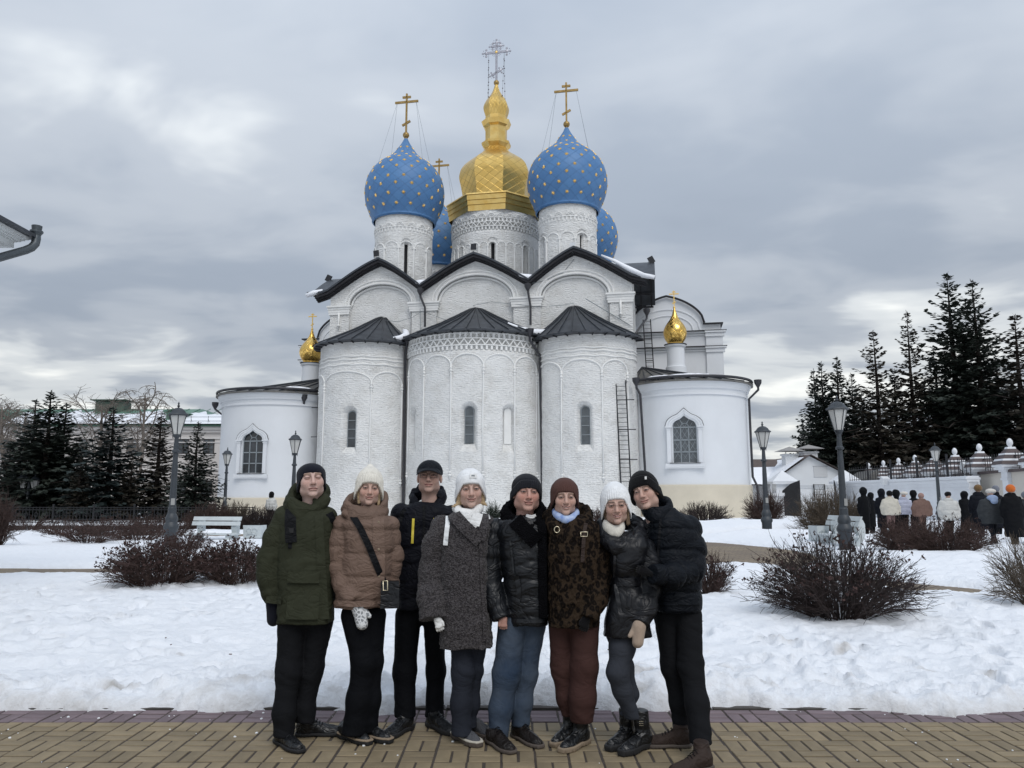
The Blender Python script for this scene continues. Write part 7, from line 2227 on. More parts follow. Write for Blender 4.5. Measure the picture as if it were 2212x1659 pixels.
# ---- a person
class Person:
    def __init__(s, label, Y0, x0, group='group of eight posing in front', cat='person'):
        s.Y0 = Y0
        g = at(x0, 1600, Y0)
        s.root = thing('person', label, cat, (g.x, Y0, 0), 0, group)
        s.ppm = px_per_m(Y0, 1.0)
    def J(s, vx, vy, dy=0.0): return at(vx, vy, s.Y0+dy)
    def m(s, v): return v/s.ppm
    def put(s, name, V, Q, mt, parent=None, col=None):
        o = obj(name, np_mesh(name, V, Q, mt, True, col=col), parent or s.root)
        return o
    def rows(s, tab, dyc=0.0):
        out_ = []
        for (vy, xl, xr, b, *rest) in tab:
            dy = rest[0] if rest else 0.0
            p, q = s.J(xl, vy, dy+dyc), s.J(xr, vy, dy+dyc)
            out_.append((p.z, (p.x+q.x)/2, s.Y0+dy+dyc, (q.x-p.x)/2, b))
        return sorted(out_)
    def limb(s, tab):
        """(vx, vy, half width in v, dy)"""
        r_ = []
        for vx, vy, hw, *dy in tab:
            p = s.J(vx, vy, dy[0] if dy else 0.0); r_.append((p.x, p.y, p.z, hw/s.ppm))
        return r_
    # -- garment on the upper body
    def jacket(s, mt, torso, arms, name='jacket', h=.0085, quilt=None, fold=.006, sleeve_q=None, cut=None, extra=None, ragged=0.0, p=2.4, seed=0, klim=.014, fsc=(7,7,9)):
        rows = s.rows(torso)
        arms_ = [s.limb(a) for a in arms]
        xs = [r[1]-r[3] for r in rows]+[r[1]+r[3] for r in rows]+[q[0]+sg*q[3] for a in arms_ for q in a for sg in (-1,1)]
        ys = [r[2]-r[4] for r in rows]+[r[2]+r[4] for r in rows]+[q[1]+sg*q[3] for a in arms_ for q in a for sg in (-1,1)]
        zs = [r[0] for r in rows]+[q[2]+sg*q[3] for a in arms_ for q in a for sg in (-1,1)]
        if extra: 
            e = extra[1]; xs += [e[0][0], e[1][0]]; ys += [e[0][1], e[1][1]]; zs += [e[0][2], e[1][2]]
        pad = .04
        lo = (min(xs)-pad, min(ys)-pad, min(zs)-pad); hi = (max(xs)+pad, max(ys)+pad, max(zs)+pad)
        def fn(X, Y, Z):
            D = loft(X, Y, Z, rows, p)
            if quilt:
                sp, off, dep, curve = quilt
                s_ = Z + curve*np.abs(X-rows[len(rows)//2][1])
                D = D + np.where(Z < rows[-1][0]-.08, seams(s_, sp, off, dep), 0)
            for a in arms_:
                d, t = chain(X, Y, Z, a, .05)
                # open end of the sleeve at the cuff
                e, e0 = np.array(a[-1][:3]), np.array(a[-2][:3]); dr = (e-e0)/np.linalg.norm(e-e0)
                d = np.maximum(d, (X-e[0])*dr[0]+(Y-e[1])*dr[1]+(Z-e[2])*dr[2])
                if sleeve_q: d = d + seams(t, sleeve_q[0], sleeve_q[1], sleeve_q[2])
                D = smin(D, d, klim)
            if extra: D = smin(D, extra[0](X, Y, Z), .03)
            D = D + folds(X+.3*Z, Y, Z-.35*X, fold, fsc, seed+1)
            if ragged: D = D + ragged*(vn3(X*70, Y*70, Z*70)-.5) + ragged*(vn3(X*150, Y*150, Z*150)-.5)
            if cut: D = np.maximum(D, -cut(X, Y, Z))
            return D
        V, Q = field(fn, lo, hi, h)
        s.jk = s.put(name, V, Q, mt)
        s.bvh = BVHTree.FromPolygons([Vector(v) for v in V], [tuple(q) for q in Q])
        return s.jk
    def hit(s, vx, vy, off=.004, bvh=None, strict=False):
        """point where the view line through a picture point meets the garment"""
        d = ray(vx, vy).normalized(); o = Vector((0,0,EYE))
        r_ = (bvh or s.bvh).ray_cast(o, d)
        if r_[0] is None:
            if strict: return None
            return at(vx, vy, s.Y0-.15)
        return r_[0] - d*off
    def strip(s, name, pts, w, mt, parent=None, th=.006, n=14, bvh=None):
        """flat strap laid over the garment along picture points"""
        P = []
        for (x0,y0),(x1,y1) in zip(pts[:-1], pts[1:]):
            for k in range(n): P.append((x0+(x1-x0)*k/n, y0+(y1-y0)*k/n))
        P.append(pts[-1])
        W_ = [s.hit(x, y, .004, bvh, True) for x, y in P]
        W_ = [w for w in W_ if w is not None and abs(w.y-s.Y0) < .45]
        if len(W_) < 3: W_ = [s.hit(x, y) for x, y in P]
        # smooth depth
        for _ in range(2):
            W_ = [W_[0]]+[(W_[i-1]+W_[i]*2+W_[i+1])/4 for i in range(1,len(W_)-1)]+[W_[-1]]
        m = MB(); vs = []
        for i, p in enumerate(W_):
            d = (W_[min(i+1,len(W_)-1)]-W_[max(i-1,0)]).normalized()
            n_ = Vector((0,EYE*0-1,0)); view = (Vector((0,0,EYE))-p).normalized()
            sd = d.cross(view).normalized()
            vs += [p-sd*w/2, p+sd*w/2, p+sd*w/2+view*th, p-sd*w/2+view*th]
        fs = []
        for i in range(len(W_)-1):
            a, b = i*4, i*4+4
            fs += [(a+3,a+2,b+2,b+3),(a+2,a+1,b+1,b+2),(a,a+3,b+3,b),(a+1,a,b,b+1)]
        fs += [(0,1,2,3), tuple(len(vs)-4+q for q in (3,2,1,0))]
        m.add(vs, fs)
        return m.build(name, mt, parent or s.jk, R_(50))
    # -- trousers
    def trousers(s, mt, pelvis, legs, h=.009, fold=.006, seed=0, name='trousers', k=.035, fz=16):
        L = [s.limb(l) for l in legs]
        al = [q for l in L for q in l]
        xs = [q[0]+sg*q[3] for q in al for sg in (-1,1)]; ys = [q[1]+sg*q[3] for q in al for sg in (-1,1)]; zs = [q[2] for q in al]
        lo = (min(xs)-.03, min(ys)-.03, min(zs)-.02); hi = (max(xs)+.03, max(ys)+.03, max(zs)+.05)
        knee = [l[len(l)//2] for l in L]
        def fn(X, Y, Z):
            D = None
            for l in L:
                d, t = chain(X, Y, Z, l, .05)
                d = np.maximum(d, l[-1][2]-Z)
                kz = l[1][2]
                crease = np.exp(-((Z-kz+.02)/.10)**2)*.8 + np.exp(-((Z-l[-1][2]-.06)/.07)**2)*1.3 + np.exp(-((Z-l[0][2]+.12)/.10)**2)*.5 + .15
                d = d + folds(X+.35*Z, Y, Z+.55*(X-l[1][0]), fold, (5,5,fz), seed+11)*crease
                D = d if D is None else smin(D, d, .012)
            if pelvis:
                a, b = L[0][0], L[1][0]
                br, _ = cap(X, Y, Z, (a[0],a[1],a[2]+.01), (b[0],b[1],b[2]+.01), a[3]*.8, b[3]*.8); D = smin(D, br, .03)
            return D
        V, Q = field(fn, lo, hi, h)
        s.tr = s.put(name, V, Q, mt)
        s.tbvh = BVHTree.FromPolygons([Vector(v) for v in V], [tuple(q) for q in Q])
        return s.tr
    # -- shoe
    def shoe(s, heel, toe, ank, mt, sole_mt, shaft=.10, L=None, wid=.046, solez=.026, name='shoe', rsh=.048, lift=0.0, welt=None, lace=True, h=.006):
        H0 = gnd(*heel, lift); T0 = gnd(*toe, 0.0)
        d = (T0-H0); d.z = 0
        if L: d = d.normalized()*L
        Ln = d.length; d = d/Ln
        sd = Vector((-d.y, d.x, 0))
        A = at(ank[0], ank[1], s.Y0+(ank[2] if len(ank) > 2 else 0.0))
        ax = H0 + d*.055; ax.z = 0
        top = Vector((ax.x*.4+A.x*.6, ax.y*.5+A.y*.5, shaft+.05)) if True else A
        lo = np.array([min(H0.x,T0.x)-.10, min(H0.y,T0.y)-.10, -.01]); hi = np.array([max(H0.x,T0.x)+.10, max(H0.y,T0.y)+.10, shaft+.09])
        def local(X, Y):
            u = (X-H0.x)*d.x+(Y-H0.y)*d.y; v = (X-H0.x)*sd.x+(Y-H0.y)*sd.y
            return u, v
        def outline(u, v, grow=0.0):
            t = np.clip(u/Ln, 0, 1)
            w = np.interp(t, [0,.12,.35,.55,.75,.90,1], [.030,.036,.034,.042,.047,.040,.026]).astype(f32)*(wid/.046)
            ends = np.maximum(-u, u-Ln)
            return np.where(ends > 0, np.hypot(np.maximum(np.abs(v)-w*.55,0), ends)-w*.35*0-.012, np.abs(v)-w) - grow
        def upper(X, Y, Z):
            u, v = local(X, Y)
            t = np.clip(u/Ln, 0, 1)
            zt = np.interp(t, [0,.2,.38,.55,.75,.92,1.0], [.085,.09,.088,.070,.056,.046,.030]).astype(f32)+solez*.6
            o = outline(u, v, -.002)
            D = smax(o, Z-zt+np.abs(v)*.55, .025)
            c, _ = cap(X, Y, Z, (ax.x,ax.y,.06), (top.x,top.y,top.z), .046, rsh)
            c = np.maximum(c, Z-shaft)
            D = smin(D, c, .03)
            D = np.maximum(D, solez*.8-Z)
            return D + folds(X, Y, Z, .0028, (22,22,22), 5)
        def sole(X, Y, Z):
            u, v = local(X, Y)
            lug = .004*(np.abs(((u*38) % 1)-.5) < .22)*(Z < solez*.45)
            arch = .006*np.exp(-((u/Ln-.42)/.12)**2)
            return smax(outline(u, v, .006)+lug, np.maximum(Z-solez, arch-Z), .006)
        V, Q = field(upper, lo, hi, h); o = s.put(name, V, Q, mt)
        V, Q = field(sole, (lo[0],lo[1],-.012), (hi[0],hi[1],solez+.014), h); so = s.put('sole', V, Q, sole_mt, o)
        if welt:
            def wf(X, Y, Z):
                u, v = local(X, Y); return np.maximum(outline(u, v, .008), np.abs(Z-solez)-.006)
            V, Q = field(wf, (lo[0],lo[1],solez-.02), (hi[0],hi[1],solez+.02), h*.9); s.put('welt', V, Q, welt, o)
        if lace:
            m = MB()
            for k in range(4):
                u = Ln*(.36+.065*k); z = .105-.011*k+solez*.5
                p = H0 + d*u; m.tube([p-sd*.022+Vector((0,0,z-.014)), p+Vector((0,0,z)), p+sd*.022+Vector((0,0,z-.014))], .0028, 5)
            m.build('lace', M_STRAPBLK, o, True)
        return o
    # -- head with face
    def head(s, eye, sc, yaw=0, pitch=0, roll=0, closed=False, brow=(.085,.05,.035), lips=(.40,.17,.15), skin=(.50,.335,.275), smile=.3, jaw=1.0, beard=0.0, teeth=0.0, blush=.5, h=.0032, iris=(.045,.038,.032), male=True):
        Rm = Matrix.Rotation(R_(yaw), 3, 'Z') @ Matrix.Rotation(R_(-pitch), 3, 'X') @ Matrix.Rotation(R_(roll), 3, 'Y')
        s.R, s.sc = Rm, sc
        Yf = s.Y0-.03-.085*sc*math.cos(R_(yaw))
        C = at(eye[0], eye[1], Yf) - Rm @ Vector((0,-.088*sc,0))
        s.C = C
        def fn(x, y, z):
            D = ball(x, y, z, (0,.012,.045), (.076,.094,.092))
            D = smin(D, ball(x, y, z, (0,-.018,-.045), (.060*jaw,.066,.070)), .035)
            ax_ = np.abs(x)
            D = smin(D, ball(ax_, y, z, (.040,-.052,-.028), (.024,.026,.026)), .025)           # cheeks
            D = smin(D, ball(x, y, z, (0,-.070,-.098), (.024*jaw,.018,.017)), .022)              # chin
            D = smin(D, ball(ax_, y, z, (.048*jaw,-.004,-.072), (.018,.030,.022)), .03)          # jaw corner
            b, _ = cap(ax_, y, z, (.012,-.086,.019), (.044,-.070,.020), .008, .007); D = smin(D, b, .014)   # brow ridge
            D = smax(D, -ball(ax_, y, z, (.0315,-.098,-.001), (.019,.016,.012)), .010)           # sockets
            D = smin(D, ball(ax_, y, z, (.0315,-.0755,-.001), (.0155,.0125,.0115)), .004)         # eyeball and lids
            n, _ = cap(x, y, z, (0,-.086,.008), (0,-.106,-.034), .0075, .0115); D = smin(D, n, .010)        # nose
            D = smin(D, ball(ax_, y, z, (.0115,-.093,-.038), (.0085,.011,.008)), .007)
            D = smax(D, -ball(ax_, y, z, (.007,-.100,-.046), (.0042,.005,.004)), .003)
            lw = .0275
            zl = -.066 + smile*.012*(ax_/lw)**2
            up = ball(ax_, y, z-zl, (0,-.0835,.0035), (lw,.0115,.0062)); lo_ = ball(ax_, y, z-zl, (0,-.0825,-.006), (lw*.85,.012,.0075))
            D = smin(D, np.minimum(up, lo_), .005)
            D = D + .0032*np.exp(-((z-zl+.0005)/.0022)**2)*np.exp(-(ax_/.027)**4)*(y < -.05)
            D = D + .0022*np.exp(-((ax_-.030-(-.045-z)*.35)/.004)**2)*np.exp(-((z+.050)/.018)**2)*(y < -.04)*(.4+smile)   # smile fold
            e = ball(ax_, y, z, (.077,.012,-.012), (.010,.018,.030)); D = smin(D, e, .008)       # ears
            nk, _ = cap(x, y, z, (0,.030,-.06), (0,.045,-.23), .050 if male else .044, .056 if male else .048); D = smin(D, nk, .03)
            return smax(D, z-.040, .01)
        V, Q = field(lambda X, Y, Z: fn(X, Y, Z), (-.098,-.125,-.225), (.098,.115,.06), h)
        x, y, z = V.T; ax_ = np.abs(x)
        col = np.tile(np.array(skin, f32), (len(V),1))
        def mixc(c, w):
            w = np.clip(w, 0, 1)[:,None]; col[:] = col*(1-w)+np.array(c, f32)*w
        red = (skin[0]*1.05, skin[1]*.76, skin[2]*.72)
        mixc(red, blush*(np.exp(-((ax_-.040)**2+(z+.032)**2)/.0005) + .9*np.exp(-(x**2+(z+.034)**2)/.00022)*(y < -.09)))
        mixc((skin[0]*.82,skin[1]*.72,skin[2]*.70), .55*np.exp(-((ax_-.0315)**2/.0005+(z+.010)**2/.00010))*(y < -.06))
        if beard: mixc((skin[0]*.70,skin[1]*.70,skin[2]*.72), beard*np.clip(((-.045-z)/.02),0,1)*(y < .0))
        front = y < -.055
        eb = np.exp(-((z-(.0215-.10*np.clip(ax_-.030,0,1)-.12*np.clip(.026-ax_,0,1)*.6))/.0050)**2)*((ax_ > .012) & (ax_ < .050))
        mixc(brow, .95*eb*front)
        ex = (ax_-.0315)/.0150; ap = .0043*(1-ex**2) if not closed else .0008*(1-ex**2)
        inside = (np.abs(ex) < 1) & front & (np.abs(z+.001) < np.maximum(ap, 0))
        mixc((.33,.31,.30), inside*.95)
        mixc(iris, (inside & ((ax_-.0315)**2+(z+.0005)**2 < .0066**2))*1.0)
        mixc((.035,.022,.020), .95*((np.abs(ex) < 1.1)*front*np.exp(-((z+.001-np.maximum(ap,0))/.0027)**2)))  # lashes, painted thick so their dark also stands in for shade
        mixc((.22,.12,.10), .5*((np.abs(ex) < 1.0)*front*np.exp(-((z+.001+np.maximum(ap,0))/.0018)**2)))
        zl = -.066 + smile*.012*(ax_/.0275)**2
        lip = np.exp(-((z-zl+.001)/.0085)**4)*np.exp(-(ax_/.0265)**6)*(y < -.06)
        mixc(lips, .65*lip)
        mixc((.11,.035,.035), .85*np.exp(-((z-zl+.0008)/.0021)**2)*np.exp(-(ax_/.029)**6)*(y < -.06))
        if teeth: mixc((.55,.52,.47), teeth*np.exp(-((z-zl+.0006)/.0020)**2)*np.exp(-(ax_/.0185)**6)*(y < -.06))
        mixc((skin[0]*.80,skin[1]*.68,skin[2]*.66), .5*(.3+abs(smile))*np.exp(-((ax_-.030-(-.045-z)*.35)/.0035)**2)*np.exp(-((z+.050)/.016)**2)*(y < -.04))  # darker, redder skin along the smile folds: crease shade put into colour
        mixc((.10,.04,.035), .7*np.exp(-((ax_-.007)**2+(z+.046)**2)/.000010)*(y < -.085))
        Rn = np.array(Rm, f32)
        Vw = (V*sc) @ Rn.T + np.array(C, f32)
        s.body = s.put('body', Vw, Q, M_SKIN, col=col)
        return s.body
    def hl(s, p): return s.C + s.R @ (Vector(p)*s.sc)
    # -- hats; everything in the head frame
    def beanie(s, mt, top=.125, wid=.096, zf=.03, slope=.42, cuff=.055, ribs=46, slouch=0.0, point=0.0, side=1.5, dep=.112, name='beanie', h=.0042, ribamp=.0018, cuffth=.007):
        def fn(x, y, z):
            zc_ = .028
            D = ball(x, y, z, (slouch*.02,.014,zc_), (wid,dep,top-zc_))
            if point: 
                q, _ = cap(x, y, z, (0,.02,.05), (-.004,.03,top), .078, .018); D = smin(D, q, .03)
            lower, _ = cap(x, y, z, (0,.014,-.06), (0,.014,.03), wid*.985, wid*.985)
            yy = (y-.014)*wid/dep
            cyl = np.sqrt(x*x+yy*yy)-wid
            D = np.where(z < zc_, cyl, D)
            ph = np.arctan2(y-.014, x)
            line = zf - slope*(y+.09) - side*np.maximum(np.abs(x)-.05,0)
            fade = np.clip((top-.02-z)/.03, 0, 1)
            D = D + ribamp*np.cos(ribs*ph)*fade
            if cuff: 
                D = D - cuffth*sstep(.0,.008, line+cuff-z)
                D = D + .003*np.exp(-((z-line-cuff)/.004)**2)
            D = smax(D, line-z, .006)
            return D
        V, Q = field(fn, (-.125,-.125,-.11), (.125,.15,top+.02), h)
        Vw = (V*s.sc) @ np.array(s.R, f32).T + np.array(s.C, f32)
        s.hat = s.put(name, Vw, Q, mt)
        return s.hat
    def headmesh(s, name, fn, lo, hi, mt, h=.005, parent=None):
        V, Q = field(fn, lo, hi, h)
        Vw = (V*s.sc) @ np.array(s.R, f32).T + np.array(s.C, f32)
        return s.put(name, Vw, Q, mt, parent)
    def ring_collar(s, mt, c, hw, hd, tube, tilt=0.0, name='collar', seed=0, front_drop=0.0, h=.007, fold=.006, parent=None, flat=1.5, gap=0.0, ragged=0.0, seamsp=None):
        """bulky collar or dropped hood: a fat ring round the neck; c picture centre, hw, hd radii, tube"""
        p = s.J(c[0], c[1], c[2] if len(c) > 2 else .02)
        def fn(X, Y, Z):
            x, y, z = (X-p.x), (Y-p.y), (Z-p.z)
            z = z - tilt*y
            a = np.arctan2(y/hd, x/hw); r = np.sqrt((x/hw)**2+(y/hd)**2)
            fr = np.clip(-np.sin(a), 0, 1)
            z = z + front_drop*fr**2
            rr = (r-1)*np.minimum(hw, hd)
            D = np.sqrt(rr**2+(z/flat)**2)-tube
            if gap: D = smax(D, np.where(y < 0, gap-np.abs(x), -1.0), .015)
            if seamsp: D = D + seams(a*hw, seamsp, 0, .006)
            D = D + folds(X, Y, Z, fold, (11,11,14), seed+3)
            if ragged: D = D + ragged*(vn3(X*70,Y*70,Z*70)-.5)
            return D
        e = tube*flat+front_drop+.06
        V, Q = field(fn, (p.x-hw-tube-.03, p.y-hd-tube-.03, p.z-e-abs(tilt)*hd), (p.x+hw+tube+.03, p.y+hd+tube+.03, p.z+e+abs(tilt)*hd), h)
        o = s.put(name, V, Q, mt, parent or s.jk)
        s.cbvh = BVHTree.FromPolygons([Vector(v) for v in V], [tuple(q) for q in Q])
        return o
    # -- hands
    def hand(s, wrist, tip, mt, name='glove', thumb=1, curl=.5, back=True, sc=1.0, mitten=False, dyw=0.0, dyt=-.03, skin=False, spread=1.0, h=.0042):
        """wrist and fingertip picture points; thumb = side (+1 image right, -1 image left)"""
        A = s.J(*wrist, dyw); B = s.J(*tip, dyt)
        d = (B-A).normalized(); L = (B-A).length
        view = Vector((0,-1,0)); side = d.cross(view).normalized(); nrm = side.cross(d).normalized()   # nrm towards the camera or away
        if nrm.y > 0: nrm = -nrm
        sg = 1 if side.x*thumb > 0 else -1
        k = L/.18
        def W(u, v, w): return A + d*(u*k) + side*(v*k*sg) + nrm*(w*k)     # u along, v to the thumb side, w to the viewer
        parts = []
        def fn(X, Y, Z):
            D, _ = cap(X, Y, Z, W(-.03,0,0), W(.03,0,0), .028*k, .030*k)
            if mitten:
                q, _ = cap(X, Y, Z, W(.03,.006,0), W(.135,-.002,-.004), .037*k, .030*k); D = smin(D, q, .03)
                q, _ = cap(X, Y, Z, W(.03,-.008,0), W(.125,-.012,-.004), .034*k, .028*k); D = smin(D, q, .03)
                q, _ = cap(X, Y, Z, W(.045,.030,.0), W(.10,.054,.008), .017*k, .014*k); D = smin(D, q, .012)
            else:
                for v in (-.024,-.008,.008,.022):
                    q, _ = cap(X, Y, Z, W(.02,v*.6,0), W(.088,v,0), .016*k, .013*k); D = smin(D, q, .016)
                for j, (v, ln) in enumerate(((-.030,.062),(-.010,.076),(.0105,.080),(.030,.072))):
                    ln *= 1.0
                    a = .086; c1 = curl*(.9+.1*j)
                    p0 = W(a, v, 0); p1 = W(a+ln*.48*math.cos(c1*.5), v*spread*1.05, -ln*.48*math.sin(c1*.5))
                    p2 = W(a+ln*.48*math.cos(c1*.5)+ln*.52*math.cos(c1*1.5), v*spread, -ln*.48*math.sin(c1*.5)-ln*.52*math.sin(c1*1.5))
                    q, _ = cap(X, Y, Z, p0, p1, .0098*k, .0092*k); D = smin(D, q, .005)
                    q, _ = cap(X, Y, Z, p1, p2, .0092*k, .0078*k); D = smin(D, q, .003)
                p0 = W(.025,.022,.004); p1 = W(.062,.046,.012); p2 = W(.094,.046,.010)
                q, _ = cap(X, Y, Z, p0, p1, .0150*k, .0115*k); D = smin(D, q, .012)
                q, _ = cap(X, Y, Z, p1, p2, .0112*k, .0090*k); D = smin(D, q, .004)
            return D
        c = (A+B)/2; e = L*.75+.05
        V, Q = field(fn, (c.x-e*.75, c.y-e*.7, c.z-e), (c.x+e*.75, c.y+e*.7, c.z+e), h)
        col = np.tile(np.array((.42,.235,.19), f32), (len(V),1)) if skin else None
        return s.put(name, V, Q, mt, col=col)
    def tubev(s, name, pts, r, mt, parent=None, n=8):
        m = MB(); m.tube(pts, r, n); return m.build(name, mt, parent or s.jk, True)
def hairs(s, fn, lo, hi, mt, h=.005):
    s.headmesh('hair_lock', fn, lo, (0.0, hi[1], hi[2]), mt, h); s.headmesh('hair_lock', fn, (0.0, lo[1], lo[2]), hi, mt, h)
# ------------------------------------------------------------------ the eight people in front, left to right
def p1():
    s = Person('person in olive parka and navy beanie with closed eyes, leftmost of the group', 5.30, 660)
    s.jacket(M_OLIVE, [(1344,598,722,.155),(1300,602,722,.155),(1230,605,722,.16),(1150,603,722,.155),(1118,606,720,.14),(1102,622,706,.115),(1092,640,694,.08)],
             [[(616,1116,25),(600,1160,27),(584,1210,27),(583,1240,26),(588,1270,23),(592,1302,18)], [(706,1116,24,.02),(716,1200,23,.06),(712,1290,20,.08)]], name='parka', fold=.009, seed=1)
    s.ring_collar(M_OLIVE, (664,1079,.02), .118, .118, .036, .45, 'hood', 1, .030, fold=.018, flat=2.0)
    s.head((676,1031), 1.13, 20, 6, -3, closed=True, skin=(.53,.37,.32), smile=-.15, brow=(.20,.13,.085), blush=.35, lips=(.36,.17,.15))
    s.beanie(M_NAVYKNIT, top=.098, wid=.086, zf=.030, slope=.42, cuff=0, ribs=60, side=1.6, dep=.104, ribamp=.0012)
    s.trousers(M_DENIMBLK, [(1400,602,716,.10),(1330,600,720,.12)], [[(632,1340,32),(624,1450,26,-.03),(614,1540,22,-.08),(613,1590,22,-.10)], [(690,1340,30,.03),(672,1450,24,.05),(656,1535,22,.04),(658,1560,20,.02)]], seed=1, fold=.006)
    s.shoe((600,1603), (662,1633), (612,1588,-.1), M_SHOEBLK, M_SOLEBLK, .115, L=.30, wid=.050)
    s.shoe((643,1590), (722,1588), (656,1560,.02), M_SHOEBLK, M_SOLEBLK, .115, L=.29, wid=.048)
    s.hand((591,1292), (592,1358), M_NAVYKNIT, 'mitten', 1, mitten=True, sc=1.0, dyw=.0, dyt=-.01)
    s.strip('backpack_strap', [(629,1100),(628,1108),(627,1130),(628,1155),(629,1172)], .072, M_STRAPBLK, th=.014)
    s.strip('backpack_strap', [(711,1108),(715,1116),(719,1128)], .05, M_STRAPBLK, th=.014)
    s.strip('strap_buckle', [(620,1146),(634,1146)], .032, M_SOLEBLK, th=.02, n=3)
    s.strip('strap_tail', [(627,1160),(626,1185)], .024, M_STRAPBLK)
    s.strip('placket', [(688,1112),(691,1160),(694,1220),(698,1280),(702,1338)], .055, M_OLIVE, th=.007)
    s.strip('pocket_flap', [(621,1246),(655,1247),(690,1247)], .075, M_OLIVE, th=.010)
    s.strip('pocket', [(621,1294),(655,1295),(690,1295)], .25, M_OLIVE, th=.004)
    s.strip('cuff', [(575,1293),(592,1296),(608,1297)], .05, M_OLIVE, th=.010, n=8)
    pk = s.J(672, 1160, .20); m = MB(); m.ball((pk.x, pk.y, pk.z), .16, 16, 10, (1.05,.5,1.5)); m.build('backpack', M_STRAPBLK, s.root, True)
def p2():
    s = Person('person in taupe puffer jacket and cream ribbed beanie, second from left', 5.30, 785)
    s.jacket(M_TAUPE, [(1309,724,828,.145),(1298,722,830,.15),(1250,736,846,.155),(1180,744,854,.155),(1130,738,852,.145),(1112,752,836,.115),(1102,768,822,.08)],
             [[(744,1136,25),(733,1175,26),(733,1225,26),(745,1262,23,-.05),(763,1288,20,-.10),(770,1300,17.5,-.11)], [(842,1136,22,.02),(850,1205,20,.03),(842,1285,18,.04)]], name='puffer_jacket', quilt=(.150,1.055,.0075,0), sleeve_q=(.105,.03,.0075), fold=.007, seed=2)
    s.ring_collar(M_TAUPE, (789,1094,.02), .128, .122, .036, .42, 'hood', 2, .028, fold=.018, flat=1.9)
    s.head((799.5,1054), .98, 14, 2, 3, smile=.7, male=False, jaw=.92, brow=(.10,.065,.045), blush=.5)
    s.beanie(M_CREAMKNIT, top=.155, wid=.094, zf=.034, slope=.45, cuff=.070, ribs=38, side=1.2, point=1, ribamp=.0026, cuffth=.006)
    hairs(s, lambda x,y,z: np.minimum(cap(x,y,z,(-.068,.0,.0),(-.064,-.012,-.10),.018,.010)[0], cap(x,y,z,(.068,.005,.0),(.068,.0,-.11),.016,.010)[0]) + .003*np.sin(x*420+z*40), (-.11,-.06,-.14), (.11,.06,.03), M_BLONDE)
    s.trousers(M_BLACKTROU, [(1380,742,832,.10),(1300,730,828,.12)], [[(770,1330,33),(786,1430,25,-.02),(776,1510,25,-.02),(766,1585,28,-.02)], [(806,1330,28,.03),(806,1430,20,.03),(798,1510,22,.03),(793,1578,24,.04)]], seed=2, fold=.004)
    s.shoe((737,1592), (803,1612), (768,1580), M_SHOEBLK, M_SOLEBLK, .085, L=.275, wid=.044, solez=.032, welt=M_SOLETAN, lace=False)
    s.shoe((780,1592), (824,1602), (795,1575,.03), M_SHOEBLK, M_SOLEBLK, .085, L=.25, wid=.043, solez=.032, welt=M_SOLETAN, lace=False)
    s.hand((773,1304), (788,1364), M_MITTEN, 'mitten', 1, mitten=True, dyw=-.11, dyt=-.15)
    b = s.strip('bag_strap', [(762,1114),(778,1140),(797,1180),(815,1225),(831,1262)], .042, M_STRAPBLK, th=.010)
    q = s.J(842, 1284, -.13); m = MB(); m.obox(q, (.058,.01,0), (-.006,.035,0), (0,0,.085)); bg_ = m.build('shoulder_bag', M_LEATHER, s.root)
    r_ = s.J(832, 1265, -.17); s.tubev('buckle', [r_+Vector((-.014,0,.03)), r_+Vector((.014,0,.03)), r_+Vector((.018,0,-.03)), r_+Vector((-.012,0,-.03)), r_+Vector((-.014,0,.03))], .004, M_METAL, bg_)
    s.strip('placket', [(817,1118),(818,1160),(819,1210),(818,1260),(814,1304)], .075, M_TAUPE, th=.006)
    for vy in (1128, 1187, 1245): 
        c = s.hit(818, vy, .010); m = MB(); m.ball(c, .009, 10, 6, (1,.5,1)); m.build('snap_button', M_SOLETAN, s.jk, True)
    s.strip('hem_band', [(727,1303),(760,1305),(795,1305),(826,1303)], .035, M_TAUPE, th=.010)
